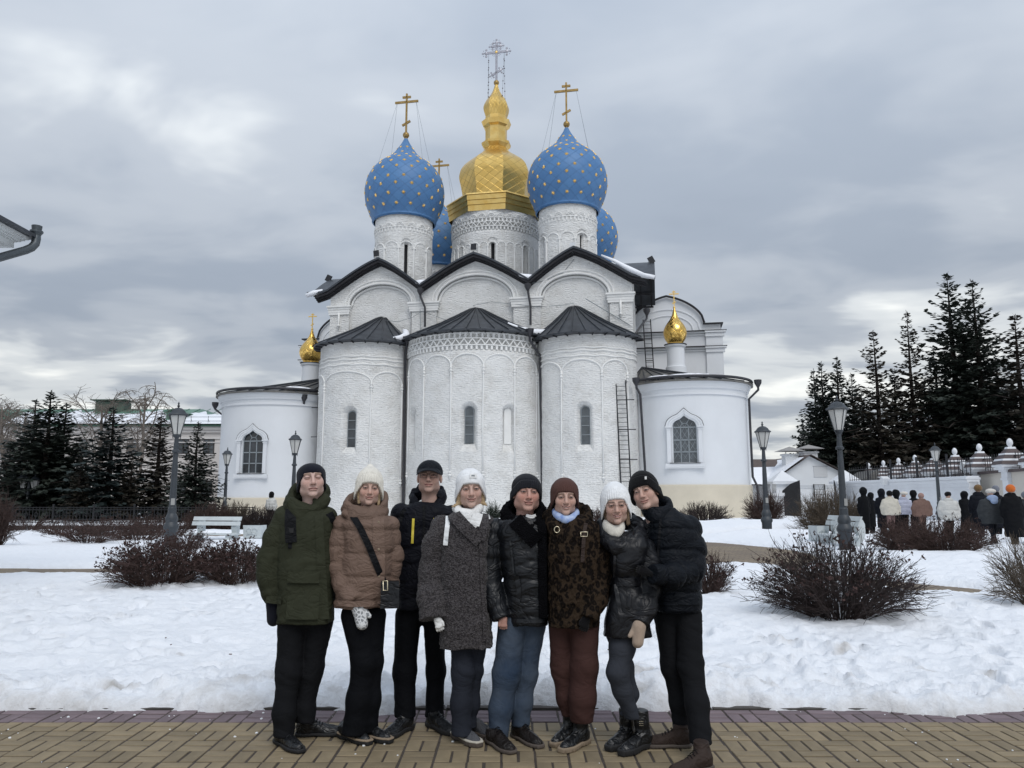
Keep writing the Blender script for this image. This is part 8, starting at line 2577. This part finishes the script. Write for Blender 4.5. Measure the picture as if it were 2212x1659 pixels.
def p3():
    s = Person('tall person in navy jacket with yellow zips, black cap and glasses, third from left', 5.60, 915)

    s.jacket(M_NAVYNYL, [(1312,854,952,.14),(1220,853,965,.15),(1150,850,980,.15),(1108,852,984,.14),(1094,872,968,.12),(1084,894,948,.085)],
             [[(866,1110,24),(858,1200,22,.04),(866,1290,20,.06)], [(976,1112,22,.02),(980,1200,20,.05),(972,1290,18,.06)]], name='jacket', quilt=(.115,.90,.005,.25), fold=.007, seed=3)
    s.ring_collar(M_NAVYNYL, (924,1074,.05), .112, .115, .030, .40, 'hood', 3, .050, fold=.014, flat=2.0, gap=.028)
    cbv = s.cbvh
    s.strip('collar_flap', [(895,1058),(902,1074),(911,1092)], .055, M_NAVYNYL, th=.012, bvh=cbv)
    s.strip('collar_flap', [(955,1058),(945,1075),(924,1094)], .055, M_NAVYNYL, th=.012, bvh=cbv)
    s.head((926,1026), 1.06, 2, 7, 0, skin=(.48,.315,.255), smile=.45, brow=(.20,.15,.11), jaw=1.05, beard=.12, blush=.3)
    # cap with curved peak
    s.headmesh('cap', lambda x,y,z: smax(ball(x,y,z,(0,.014,.030),(.090,.106,.088)) , (.030-.10*(y+.09))-z, .005)+.0025*np.exp(-(x/.003)**2), (-.115,-.12,-.02), (.115,.14,.13), M_BLACKNYL, .0042)
    m = MB(); n = 24; V_ = []
    for i in range(n+1):
        a = -1.18+2.36*i/n
        for j in range(5):
            r = 1.0+.62*j/4*max(.0, math.cos(a))**.7
            x = .088*math.sin(a)*(1+.05*j/4); y = .014-.104*math.cos(a)*1.0-.078*(j/4)*max(0,math.cos(a))**.8
            z = .046-.030*j/4-1.6*x*x*(1+.5*j/4)
            V_.append(s.hl((x,y,z)))
    fs = [(i*5+j,(i+1)*5+j,(i+1)*5+j+1,i*5+j+1) for i in range(n) for j in range(4)]
    m.add(V_+[v+Vector((0,0,.004)) for v in V_], fs+[tuple(q+len(V_) for q in f[::-1]) for f in fs]+[(i*5+4,(i+1)*5+4,(i+1)*5+4+len(V_),i*5+4+len(V_)) for i in range(n)])
    m.build('cap_peak', M_BLACKNYL, s.root, True)
    m = MB(); e = [s.hl((.078*math.sin(a)*1.06, .014-.104*math.cos(a)-.06*max(0,math.cos(a))**.8-.003, .040-.0165-1.9*(.0785*math.sin(a))**2*1.5-.001)) for a in np.linspace(-1.1,.1,12)]
    s.glasses = None
    m = MB()
    for sx in (-1,1):
        pts = [(sx*(.033+.0245*cx), -.102+abs(cx)*.004, -.004+.0165*cz) for cx, cz in ((-1,.8),(-.8,1),(.85,1),(1,.8),(.92,-.7),(.7,-1),(-.6,-1),(-.88,-.7))]
        m.tube([s.hl(p) for p in pts], .0016, 5, closed=True)
        m.tube([s.hl((sx*.058,-.098,.008)), s.hl((sx*.076,-.05,.008)), s.hl((sx*.082,.0,.004))], .0016, 5)
    m.tube([s.hl((-.0085,-.104,.003)), s.hl((0,-.106,.005)), s.hl((.0085,-.104,.003))], .0016, 5)
    g = m.build('glasses', mat('thin_dark_spectacle_frame',(0.05,0.035,0.03),.4), s.root, True)
    s.trousers(M_BLACKTROU, [(1380,858,955,.10),(1300,858,955,.12)], [[(882,1330,28),(874,1450,23,-.02),(875,1548,23,-.05)], [(938,1330,25,.02),(941,1450,19,.03),(938,1548,20,.02)]], seed=3, fold=.004)
    s.shoe((886,1573), (846,1592), (878,1550), M_SHOEBLK, M_SOLEBLK, .11, L=.30, wid=.052, solez=.034)
    s.shoe((928,1567), (972,1586), (938,1548,.02), M_SHOEBLK, M_SOLEBLK, .11, L=.30, wid=.052, solez=.034)
    s.strip('chest_zip', [(893,1120),(892,1140),(890.5,1174)], .017, M_YELLOW, th=.006)
    s.strip('chest_zip', [(938.5,1119),(938,1150)], .017, M_YELLOW, th=.006)
    s.strip('front_zip', [(916,1092),(916,1130),(915,1180),(914,1240),(913,1305)], .018, M_STRAPBLK, th=.006)
    s.strip('strap', [(876,1100),(868,1108),(864,1128)], .03, M_STRAPBLK, th=.010)
def p4():
    s = Person('person in grey curly coat, white beanie and white scarf, fourth from left', 5.30, 1005)
    s.jacket(M_BOUCLE, [(1396,950,1066,.15),(1300,950,1060,.155),(1200,952,1056,.155),(1138,948,1062,.145),(1116,966,1048,.12),(1104,980,1038,.08)],
             [[(955,1138,26),(940,1180,27),(932,1235,27),(932,1290,27,-.06),(936,1338,30,-.10)], [(1050,1136,24,.02),(1056,1200,22,.05),(1050,1290,20,.07)]], name='coat', fold=.008, seed=4, ragged=.010, h=.008)
    s.head((1018,1056), 1.08, 6, 0, -2, skin=(.52,.355,.295), smile=.7, male=False, jaw=.98, brow=(.14,.09,.06), blush=.4)
    s.beanie(M_WHITEKNIT, top=.132, wid=.093, zf=.031, slope=.42, cuff=.070, ribs=70, side=1.3, dep=.110, ribamp=.0012, cuffth=.006)
    hairs(s, lambda x,y,z: np.minimum(smin(cap(x,y,z,(-.072,.0,-.01),(-.072,-.01,-.085),.020,.016)[0], cap(x,y,z,(-.072,-.01,-.085),(-.115,-.03,-.105),.014,.006)[0],.01), smin(cap(x,y,z,(.072,.0,-.01),(.070,-.005,-.085),.018,.016)[0], cap(x,y,z,(.070,-.005,-.085),(.095,-.02,-.105),.014,.006)[0],.01)) + .0025*np.sin(x*380+z*60), (-.14,-.06,-.14), (.14,.06,.03), M_BLONDE, .0045)
    s.ring_collar(M_SCARFWHITE, (1010,1096,-.02), .075, .080, .030, .25, 'scarf', 4, .030, fold=.009, flat=1.3, parent=s.root)
    s.strip('scarf_end', [(993,1106),(1004,1118),(1015,1131),(1024,1143)], .075, M_SCARFWHITE, th=.020, parent=s.root)
    s.strip('scarf_end', [(1033,1108),(1030,1120),(1025,1134)], .065, M_SCARFWHITE, th=.026, parent=s.root)
    # lapels
    s.strip('lapel', [(975,1104),(986,1118),(1004,1138),(1028,1160),(1038,1170)], .085, M_BOUCLE, th=.024)
    s.strip('lapel', [(1043,1108),(1044,1122),(1040,1145),(1036,1166)], .075, M_BOUCLE, th=.024)
    s.strip('coat_front', [(1038,1172),(1040,1230),(1044,1300),(1048,1385)], .02, M_BOUCLE, th=.012)
    p = s.hit(1022, 1028, .006, BVHTree.FromPolygons([v.co + ROOTLOC[s.root.name] for v in s.hat.data.vertices], [tuple(q.vertices) for q in s.hat.data.polygons]))
    m = MB(); m.obox(p, (.024,.004,.0), (-.0005,.003,0), (0,.004,.013)); m.build('hat_patch', M_SCARFWHITE, s.hat)
    m = MB()
    for k, u in enumerate((-.010,-.004,.003,.009)): m.obox(p+Vector((u,-.005,.001)), (.0018,0,0), (0,.0015,0), (0,0,.0045))
    m.obox(p+Vector((0,-.005,.005)), (.010,0,0), (0,.0015,0), (0,0,.0012)); m.build('patch_lettering', M_FRAME_GREY, s.hat)
    s.trousers(M_JEANDARK, [(1440,975,1048,.09),(1370,965,1055,.11)], [[(998,1390,26),(1000,1450,23,-.02),(996,1520,20,-.03),(998,1588,23,-.04)], [(1030,1390,22,.03),(1024,1450,18,.05),(1020,1520,14,.06),(1019,1572,12,.06)]], seed=4, fold=.006)
    s.shoe((983,1592), (1037,1616), (998,1588), M_SHOEGREY, M_SOLEBRN, .09, L=.27, wid=.048, solez=.034, welt=M_SOLEPALE, lace=False)
    s.shoe((1012,1582), (1042,1591), (1020,1570,.05), M_SHOEGREY, M_SOLEBRN, .09, L=.25, wid=.046, solez=.032, lace=False)
    s.hand((944,1334), (954,1374), M_SCARFWHITE, 'glove', 1, curl=.9, dyw=-.12, dyt=-.15)
    s.strip('bag_strap', [(968,1108),(967,1130),(964,1155),(962,1178)], .030, M_WHITELEATH, th=.010)
    s.strip('bag_strap', [(1052,1112),(1056,1122)], .026, M_WHITELEATH, th=.010)
    s.strip('strap_slider', [(959,1162),(968,1162)], .02, M_WHITELEATH, th=.018, n=3)
def p5():
    s = Person('person in black leather jacket with fur collar and blue jeans, fifth from left', 5.32, 1115)
    s.jacket(M_LEATHER, [(1347,1100,1184,.145),(1280,1090,1188,.155),(1200,1078,1190,.160),(1145,1066,1192,.150),(1124,1080,1180,.125),(1112,1098,1168,.09)],
             [[(1070,1146,27),(1056,1190,27),(1056,1240,26),(1066,1290,23,-.05),(1084,1338,20,-.10)], [(1184,1146,24,.04),(1196,1220,22,.08),(1190,1300,20,.10)]], name='jacket', quilt=(.118,.93,.0035,.10), sleeve_q=(.085,.02,.003), fold=.008, seed=5, fsc=(6,6,15))
    s.head((1143,1062), 1.13, 9, 1, 2, smile=.5, jaw=1.12, brow=(.14,.09,.065), blush=.7, skin=(.50,.305,.25), iris=(.04,.03,.03))
    s.beanie(M_CHARKNIT, top=.112, wid=.088, zf=.019, slope=.33, cuff=.058, ribs=44, side=.8, dep=.104, ribamp=.0022)
    s.ring_collar(M_FURBLACK, (1132,1112,.02), .120, .120, .046, .45, 'fur_collar', 5, .035, fold=.004, flat=1.35, ragged=.014)
    s.strip('fur_lapel', [(1112,1122),(1128,1140),(1146,1158),(1160,1172)], .105, M_FURBLACK, th=.030)
    s.strip('fur_lapel', [(1168,1122),(1172,1145),(1172,1175),(1172,1230),(1174,1335)], .055, M_FURBLACK, th=.024)
    s.strip('undershirt', [(1136,1114),(1148,1117),(1158,1114)], .024, M_SCARFWHITE, th=.004, parent=s.root, n=5)
    s.strip('pocket_welt', [(1116,1244),(1120,1265),(1121,1290),(1114,1312)], .030, M_LEATHER, th=.010)
    s.strip('side_seam', [(1102,1168),(1106,1200),(1110,1240)], .012, M_LEATHER, th=.008)
    s.strip('hem_band', [(1104,1340),(1140,1342),(1180,1341)], .024, M_LEATHER, th=.008)
    s.trousers(M_JEANBLUE, [(1400,1072,1178,.10),(1330,1082,1182,.12)], [[(1108,1345,32),(1094,1455,28,-.02),(1082,1530,23,-.04),(1075,1594,23,-.05)], [(1152,1345,28,.03),(1138,1455,21,.04),(1126,1520,22,.04),(1124,1568,20,.03)]], seed=5, fold=.005)
    s.shoe((1058,1602), (1102,1627), (1076,1590), M_SHOEDKB, M_SOLEBRN, .09, L=.29, wid=.052)
    s.shoe((1112,1590), (1163,1615), (1126,1560,.03), M_SHOEDKB, M_SOLEBRN, .14, L=.30, wid=.050)
    s.hand((1088,1332), (1087,1372), M_SKIN, 'hand', -1, curl=1.1, dyw=-.11, dyt=-.13, skin=True)
def p6():
    s = Person('person in leopard-print fur coat and brown beanie, sixth from left', 5.22, 1240)
    s.jacket(M_LEOPARD, [(1350,1186,1296,.15),(1280,1183,1302,.16),(1200,1181,1304,.165),(1148,1182,1300,.15),(1126,1196,1282,.125),(1112,1208,1262,.08)],
             [[(1288,1152,27),(1292,1200,28),(1293,1245,28),(1284,1295,25,-.08),(1270,1338,19,-.15)], [(1192,1150,22,.05),(1186,1220,20,.10),(1190,1300,18,.12)]], name='fur_coat', fold=.008, seed=6, ragged=.012, h=.008)
    s.ring_collar(M_LEOPARD, (1228,1120,.02), .128, .122, .042, .48, 'hood', 6, .045, fold=.014, flat=1.8, ragged=.012)
    s.head((1223,1074), 1.03, 2, 1, 0, smile=.95, teeth=.8, male=False, jaw=.93, brow=(.11,.07,.05), blush=.35, iris=(.03,.02,.018))
    s.beanie(M_BROWNKNIT, top=.130, wid=.092, zf=.035, slope=.42, cuff=0, ribs=46, side=1.5, dep=.108, ribamp=.0026)
    s.ring_collar(M_SCARFBLUE, (1222,1108,-.02), .072, .078, .024, .25, 'neck_scarf', 7, .018, fold=.007, flat=1.2, parent=s.root)
    s.strip('bag_strap', [(1266,1130),(1262,1150),(1260,1180),(1258,1215)], .024, M_SHOEBRN, th=.014)
    c = s.hit(1262, 1154, .02); s.tubev('strap_buckle', [c+Vector((-.022,0,.014)), c+Vector((.022,0,.014)), c+Vector((.020,0,-.014)), c+Vector((-.022,0,-.014)), c+Vector((-.022,0,.014))], .0035, M_METAL)
    c = s.hit(1203, 1144, .02); s.tubev('zip_ring', [c+Vector((.017*math.cos(a),0,.020*math.sin(a))) for a in np.linspace(0,6.28,16)], .003, M_METAL)
    s.trousers(M_MAROON, [(1400,1190,1294,.10),(1330,1188,1292,.12)], [[(1264,1340,31,-.02),(1262,1440,28,-.03),(1258,1510,27,-.04),(1257,1545,22,-.04),(1258,1560,20,-.04)], [(1210,1340,26,.03),(1214,1440,23,.04),(1222,1510,18,.05),(1226,1548,13,.05)]], seed=6, fold=.006)
    s.shoe((1267,1604), (1205,1631), (1252,1560,-.04), M_SHOEBLK, M_SOLETAN, .21, L=.27, wid=.047, solez=.034, rsh=.058, lace=False, name='boot')
    s.shoe((1240,1592), (1201,1612), (1232,1550,.04), M_SHOEBLK, M_SOLETAN, .21, L=.26, wid=.045, solez=.034, rsh=.052, lace=False, name='boot')
    s.hand((1268,1330), (1258,1374), M_BLACKKNIT, 'glove', -1, curl=.8, dyw=-.15, dyt=-.18)
def p7():
    s = Person('person in belted black leather coat, white beanie and clear glasses, seventh from left', 5.16, 1355)
    s.jacket(M_LEATHER2, [(1375,1302,1410,.15),(1320,1308,1400,.15),(1262,1320,1384,.115),(1250,1322,1382,.115),(1210,1318,1394,.145),(1178,1318,1404,.145),(1160,1328,1396,.12),(1148,1338,1380,.08)],
             [[(1392,1188,27),(1402,1230,26),(1402,1275,25),(1394,1315,23,-.08),(1382,1350,20,-.13)], [(1330,1188,20,.05),(1318,1240,18,.08),(1320,1300,16,.08)]], name='coat', fold=.010, seed=7, fsc=(7,7,10))
    s.ring_collar(M_LEATHER2, (1342,1146,.02), .125, .120, .040, .50, 'collar', 8, .045, fold=.011, flat=1.7)
    s.head((1332,1092), 1.05, -4, 0, -3, smile=.9, teeth=.5, male=False, jaw=.9, brow=(.07,.045,.032), blush=.3, lips=(.42,.17,.16), iris=(.035,.025,.02))
    s.beanie(M_WHITEKNIT, top=.150, wid=.094, zf=.042, slope=.46, cuff=0, ribs=44, side=1.8, dep=.108, ribamp=.0026)
    hairs(s, lambda x,y,z: np.minimum(cap(x,y,z,(.070,-.01,.0),(.066,-.005,-.115),.016,.014)[0], cap(x,y,z,(-.070,.0,.0),(-.064,.0,-.09),.010,.008)[0]) + .0025*np.sin(x*380+z*60), (-.10,-.05,-.15), (.10,.05,.03), M_BROWNHAIR, .0045)
    m = MB()
    for sx in (-1,1):
        m.tube([s.hl((sx*.034+.027*math.cos(a)*(1+.08*math.cos(a)**2), -.101, -.005+.021*math.sin(a))) for a in np.linspace(0,6.28,20,endpoint=False)], .0015, 5, closed=True)
        m.tube([s.hl((sx*.062,-.098,.004)), s.hl((sx*.079,-.03,.004))], .0015, 5)
    m.tube([s.hl((-.008,-.103,.002)), s.hl((0,-.105,.004)), s.hl((.008,-.103,.002))], .0015, 5)
    m.build('glasses', mat('clear_rose_spectacle_frame',(0.45,0.30,0.26),.3), s.root, True)
    s.ring_collar(M_CREAMKNIT, (1326,1136,-.02), .052, .056, .022, .2, 'turtleneck', 9, .022, fold=.005, flat=1.8, parent=s.root, h=.006)
    s.strip('belt', [(1318,1254),(1335,1257),(1355,1258),(1384,1256)], .052, M_LEATHER2, th=.012)
    s.strip('belt_end', [(1330,1262),(1334,1290),(1340,1322),(1344,1345)], .026, M_LEATHER2, th=.010)
    s.strip('coat_front', [(1329,1172),(1328,1210),(1327,1248)], .016, M_LEATHER2, th=.010)
    s.strip('pocket_welt', [(1358,1272),(1360,1290),(1358,1312)], .024, M_LEATHER2, th=.010)
    s.trousers(M_JEANGREY, None, [[(1350,1360,27,-.02),(1344,1400,25,-.04),(1334,1452,21,-.07),(1344,1490,18,-.05),(1368,1552,17,-.02)], [(1326,1365,20,.05),(1352,1440,15,.06),(1366,1500,12,.06),(1350,1545,12,.04)]], seed=7, fold=.0025)
    s.shoe((1402,1612), (1334,1637), (1377,1565,-.02), M_SHOEBLK, M_SOLEBLK, .235, L=.275, wid=.047, solez=.040, rsh=.054, name='boot')
    s.shoe((1366,1602), (1312,1625), (1350,1560,.04), M_SHOEBLK, M_SOLEBLK, .225, L=.265, wid=.046, solez=.040, rsh=.048, name='boot')
    m = MB(); b0 = s.J(1383, 1560, -.05)
    for k in range(4):
        for j in range(3): m.ball(b0+Vector((-.010+.007*k+.0,-.035,.014-.012*j)), .0022, 6, 4)
    m.build('boot_studs', M_METAL, s.root)
    s.hand((1381,1344), (1374,1404), M_BEIGEKNIT, 'mitten', -1, mitten=True, dyw=-.13, dyt=-.17)
def p8():
    s = Person('person in black quilted jacket and black beanie leaning in, rightmost of the group', 5.26, 1465)
    s.jacket(M_BLACKNYL, [(1323,1412,1515,.145),(1260,1410,1514,.155),(1190,1398,1510,.155),(1140,1394,1506,.145),(1118,1404,1488,.125),(1104,1412,1466,.09),(1096,1418,1456,.07)],
             [[(1488,1140,27),(1496,1190,27,-.02),(1492,1232,26,-.08),(1455,1244,23,-.20),(1408,1240,20,-.29)], [(1404,1140,20,.05),(1398,1200,18,.06)]], name='jacket', quilt=(.135,.965,.010,.04), sleeve_q=(.125,.06,.010), fold=.007, seed=8)
    s.ring_collar(M_BLACKNYL, (1418,1096,.0), .085, .090, .026, .30, 'collar', 10, .020, fold=.006, flat=2.2)
    s.head((1385,1061), 1.05, -24, 2, -16, smile=.35, jaw=1.05, brow=(.075,.045,.03), blush=.35, iris=(.035,.028,.024))
    s.beanie(M_BLACKKNIT, top=.140, wid=.095, zf=.032, slope=.40, cuff=.075, ribs=60, side=1.0, dep=.110, ribamp=.0014)
    p = s.hl((.055,-.100,.070)); m = MB(); m.obox(p, (.007,.003,.001), (0,.002,0), (0,0,.010)); m.build('hat_tag', M_SCARFWHITE, s.hat)
    s.trousers(M_DENIMBLK, [(1380,1414,1514,.10),(1310,1416,1512,.12)], [[(1486,1330,30,-.02),(1492,1440,25,-.10),(1506,1520,22,-.22),(1514,1606,23,-.32)], [(1440,1330,28,.03),(1452,1440,22,.02),(1468,1520,19,-.02),(1472,1574,18,-.04)]], seed=8, fold=.006)
    s.shoe((1488,1614), (1406,1613), (1474,1570,-.04), M_SHOEBRN, M_SOLEBRN, .135, L=.30, wid=.050)
    s.shoe((1533,1660), (1462,1674), (1512,1610,-.32), M_SHOEBRN, M_SOLEBRN, .145, L=.29, wid=.052)
    s.hand((1402,1238), (1366,1226), M_BLACKKNIT, 'glove', 1, curl=.7, dyw=-.28, dyt=-.26)
    s.strip('front_zip', [(1428,1112),(1424,1160),(1420,1215)], .016, M_STRAPBLK, th=.006)
    s.strip('hem_band', [(1416,1302),(1450,1304),(1512,1302)], .022, M_BLACKNYL, th=.006)
for f_ in (p1, p2, p3, p4, p5, p6, p7, p8):
    f_()
# ------------------------------------------------------------------ people walking away at right, and one at left
def walker(x, topy, Y, wv, hem, coat, trouser, hat, label, style='hat', hatmat=None, group='people walking away along the white wall', hoodmat=None, quilt=0, stride=.10, bag=None, arm=.07, low=1.54):
    """seen from behind; x centre, topy head top, wv coat width, hem picture height of the coat hem"""
    top = at(x, topy, Y); X = top.x; zg = max(0.0, gz(X, Y))
    H = top.z - zg
    t = thing('person', label, 'person', (X, Y, zg), 0, group)
    k = H/1.75
    hw = wv/2/px_per_m(Y, 1.2); zh = max(.25, at(x, hem, Y).z - zg)
    seed = int(x)
    ra = arm*k*1.05
    sw = hw-ra*.8
    def cf(X_, Y_, Z_):
        rows = [(zh, 0, 0, sw*1.02, .17*k), ((zh+1.2*k)/2, 0, 0, sw*1.0, .18*k), (1.24*k, 0, 0, sw*.98, .165*k), (1.35*k, 0, 0, sw*.84, .14*k), (1.43*k, 0, 0, sw*.58, .11*k), (1.52*k, 0, -.01, sw*.34, .08*k)]
        D = loft(X_, Y_, Z_, rows, 2.4)
        if quilt: D = D + seams(Z_, .14, .02, .012)
        for sg in (-1, 1):
            d, _ = chain(X_, Y_, Z_, [(sg*sw*.78,0,1.33*k,ra*1.15), (sg*(hw-ra*.75),.02,1.08*k,ra*1.1), (sg*(hw-ra*.9),-.05*sg,.86*k,ra*.85)], .04)
            D = smin(D, d, .03)
        if style == 'hood':
            D = smin(D, ball(X_, Y_, Z_, (0,.0,1.60*k), (.135*k,.145*k,.155*k)), .06)
        elif hoodmat is None:
            D = smin(D, ball(X_, Y_, Z_, (0,.07,1.43*k), (.15*k,.08*k,.085*k)), .05)
        return D + folds(X_, Y_, Z_, .012, (6,6,9), seed % 17)
    V, Q = field(cf, (-hw-.1,-.32,zh-.05), (hw+.1,.32,1.80*k), .022)
    o = obj('coat', np_mesh('coat', V, Q, coat, True), t, False)
    def bf(X_, Y_, Z_):
        D = ball(X_, Y_, Z_, (0,-.01,1.62*k), (.078*k,.095*k,.115*k))
        n, _ = cap(X_, Y_, Z_, (0,.01,1.55*k), (0,.01,1.40*k), .055, .06)
        return smin(D, n, .03)
    V, Q = field(bf, (-.13,-.15,1.36*k), (.13,.13,1.76*k), .02)
    obj('body', np_mesh('body', V, Q, M_SKIN, True, col=np.tile(np.array((.48,.32,.26), f32), (len(V),1))), t, False)
    if style != 'hood':
        def hf(X_, Y_, Z_):
            if style == 'beret':
                D = ball(X_, Y_, Z_, (.02,.0,1.675*k), (.15*k,.15*k,.085*k))
            elif style == 'cap':
                D = smin(ball(X_, Y_, Z_, (0,.0,1.65*k), (.115*k,.12*k,.105*k)), ball(X_, Y_, Z_, (.05,.02,1.70*k), (.07*k,.06*k,.04*k)), .03)
            else:
                D = ball(X_, Y_, Z_, (0,.0,1.635*k), (.122*k,.13*k,.128*k))
                if low < 1.5: D = smin(D, ball(X_, Y_, Z_, (0,-.03,1.53*k), (.115*k,.10*k,.12*k)), .05)
            return np.maximum(D, low*k-Z_)
        V, Q = field(hf, (-.19,-.18,(low-.03)*k), (.20,.18,1.82*k), .014)
        obj('hat', np_mesh('hat', V, Q, hatmat, True), t, False)
    if hoodmat:
        def hd(X_, Y_, Z_): return smin(ball(X_, Y_, Z_, (0,-.08,1.46*k), (.17*k,.12*k,.10*k)), ball(X_, Y_, Z_, (0,-.16,1.36*k), (.12*k,.06*k,.09*k)), .05)
        V, Q = field(hd, (-.22,-.30,1.2*k), (.22,.10,1.64*k), .018); obj('hood', np_mesh('hood', V, Q, hoodmat, True), t, False)
    def tf(X_, Y_, Z_):
        D = None
        for sg in (-1, 1):
            d, _ = chain(X_, Y_, Z_, [(sg*.085*k,0,.92*k,.095*k),(sg*.09*k,.03+sg*stride*.3,.48*k,.075*k),(sg*.09*k,sg*stride,.06,.062*k)], .04)
            D = d if D is None else smin(D, d, .02)
        return np.maximum(D, .05-Z_)
    V, Q = field(tf, (-.26,-.3,.02), (.26,.34,max(zh+.06, .5)), .022)
    obj('trousers', np_mesh('trousers', V, Q, trouser, True), t, False)
    for sg in (-1, 1):
        m = MB(); m.ball((sg*.09*k, sg*stride+.05, .05), .06, 10, 6, (.9,2.1,.9)); m.build('shoe', M_SHOEBLK, t, True, False)
    return t
C_BLK = cloth('crowd_black_cloth', (0.010,0.011,0.014), .75); C_NAVY = cloth('crowd_navy_cloth', (0.012,0.014,0.022), .7)
C_CREAM = cloth('crowd_cream_fleece', (0.55,0.52,0.45), .95); C_LILAC = cloth('crowd_lilac_nylon', (0.42,0.44,0.54), .7); C_ROSE = cloth('crowd_rose_brown', (0.18,0.115,0.095), .85)
C_WHITE = cloth('crowd_white_nylon', (0.55,0.55,0.53), .8); C_GREY = cloth('crowd_grey_green', (0.040,0.044,0.048), .8); C_PALEBLUE = cloth('crowd_pale_blue', (0.28,0.36,0.52), .85)
C_ORANGE = knit('orange_knit', (0.55,0.13,0.02)); C_TAN = knit('tan_knit', (0.16,0.095,0.04)); C_GREYK = knit('grey_knit', (0.16,0.17,0.20)); C_PINK = cloth('crowd_pink_trousers', (0.20,0.13,0.125), .85); C_WH = knit('pale_knit', (0.60,0.57,0.52)); C_ROSEK = knit('rose_knit', (0.30,0.19,0.165))
HB = dict(style='hood')
walker(1864, 1052, 27.5, 26, 1150, C_BLK, C_BLK, 0, 'person in black hooded coat, leftmost of the walking crowd', **HB)
walker(1880, 1063, 29.0, 20, 1150, C_BLK, C_BLK, 0, 'shorter person in black hood, second from the left of the crowd', **HB)
walker(1903, 1055, 26.5, 30, 1150, C_NAVY, C_BLK, 0, 'tall person in black hood left of the cream fleece jacket', **HB)
walker(1935, 1057, 29.5, 22, 1140, C_BLK, C_BLK, 0, 'person in black half hidden behind the cream and lilac jackets', **HB)
walker(1921, 1060, 25.5, 41, 1113, C_CREAM, C_PINK, 0, 'person in cream fleece jacket and black cap seen from behind', 'hat', M_BLACKKNIT)
walker(1951, 1062, 25.8, 38, 1111, C_LILAC, C_BLK, 0, 'person in pale lilac puffer and white beret seen from behind', 'beret', C_WH, quilt=1)
walker(1972, 1058, 30.0, 22, 1130, C_BLK, C_BLK, 0, 'person in black hood behind the rose-brown jacket', **HB)
walker(1989, 1065, 25.2, 42, 1116, C_ROSE, C_ROSE, 0, 'person in wide rose-brown jacket and rose hat', 'hat', C_ROSEK, arm=.085)
walker(2047, 1062, 24.0, 46, 1124, C_WHITE, C_BLK, 0, 'person in white jacket and black cap walking alone before the lamp', 'cap', M_BLACKKNIT, quilt=1, arm=.085)
walker(2082, 1060, 26.0, 28, 1170, C_BLK, C_BLK, 0, 'person in long black hooded coat right of the white jacket', **HB)
walker(2112, 1047, 24.0, 44, 1168, C_NAVY, C_BLK, 0, 'person in long black puffer and tan hat', 'hat', C_TAN, quilt=1)
walker(2150, 1049, 25.5, 30, 1150, C_NAVY, C_BLK, 0, 'person in dark jacket and grey hat behind the white beret', 'hat', C_GREYK)
walker(2138, 1056, 22.3, 56, 1132, C_GREY, C_NAVY, 0, 'person in grey-green jacket with pale blue hood and white beret', 'beret', C_WH, hoodmat=C_PALEBLUE, stride=.2, arm=.08)
walker(2182, 1047, 21.8, 48, 1176, C_BLK, C_BLK, 0, 'person in long black coat and orange hat', 'hat', C_ORANGE)
walker(2214, 1062, 22.5, 28, 1150, C_GREY, C_BLK, 0, 'person cut off by the right picture edge beside the orange hat', 'hat', C_GREYK)
walker(587, 1062, 37.5, 24, 1102, C_WHITE, C_BLK, 0, 'person in white puffer and black hat standing below the left chapel', 'hat', M_BLACKKNIT, group='visitor by the left chapel', quilt=1, low=1.42)
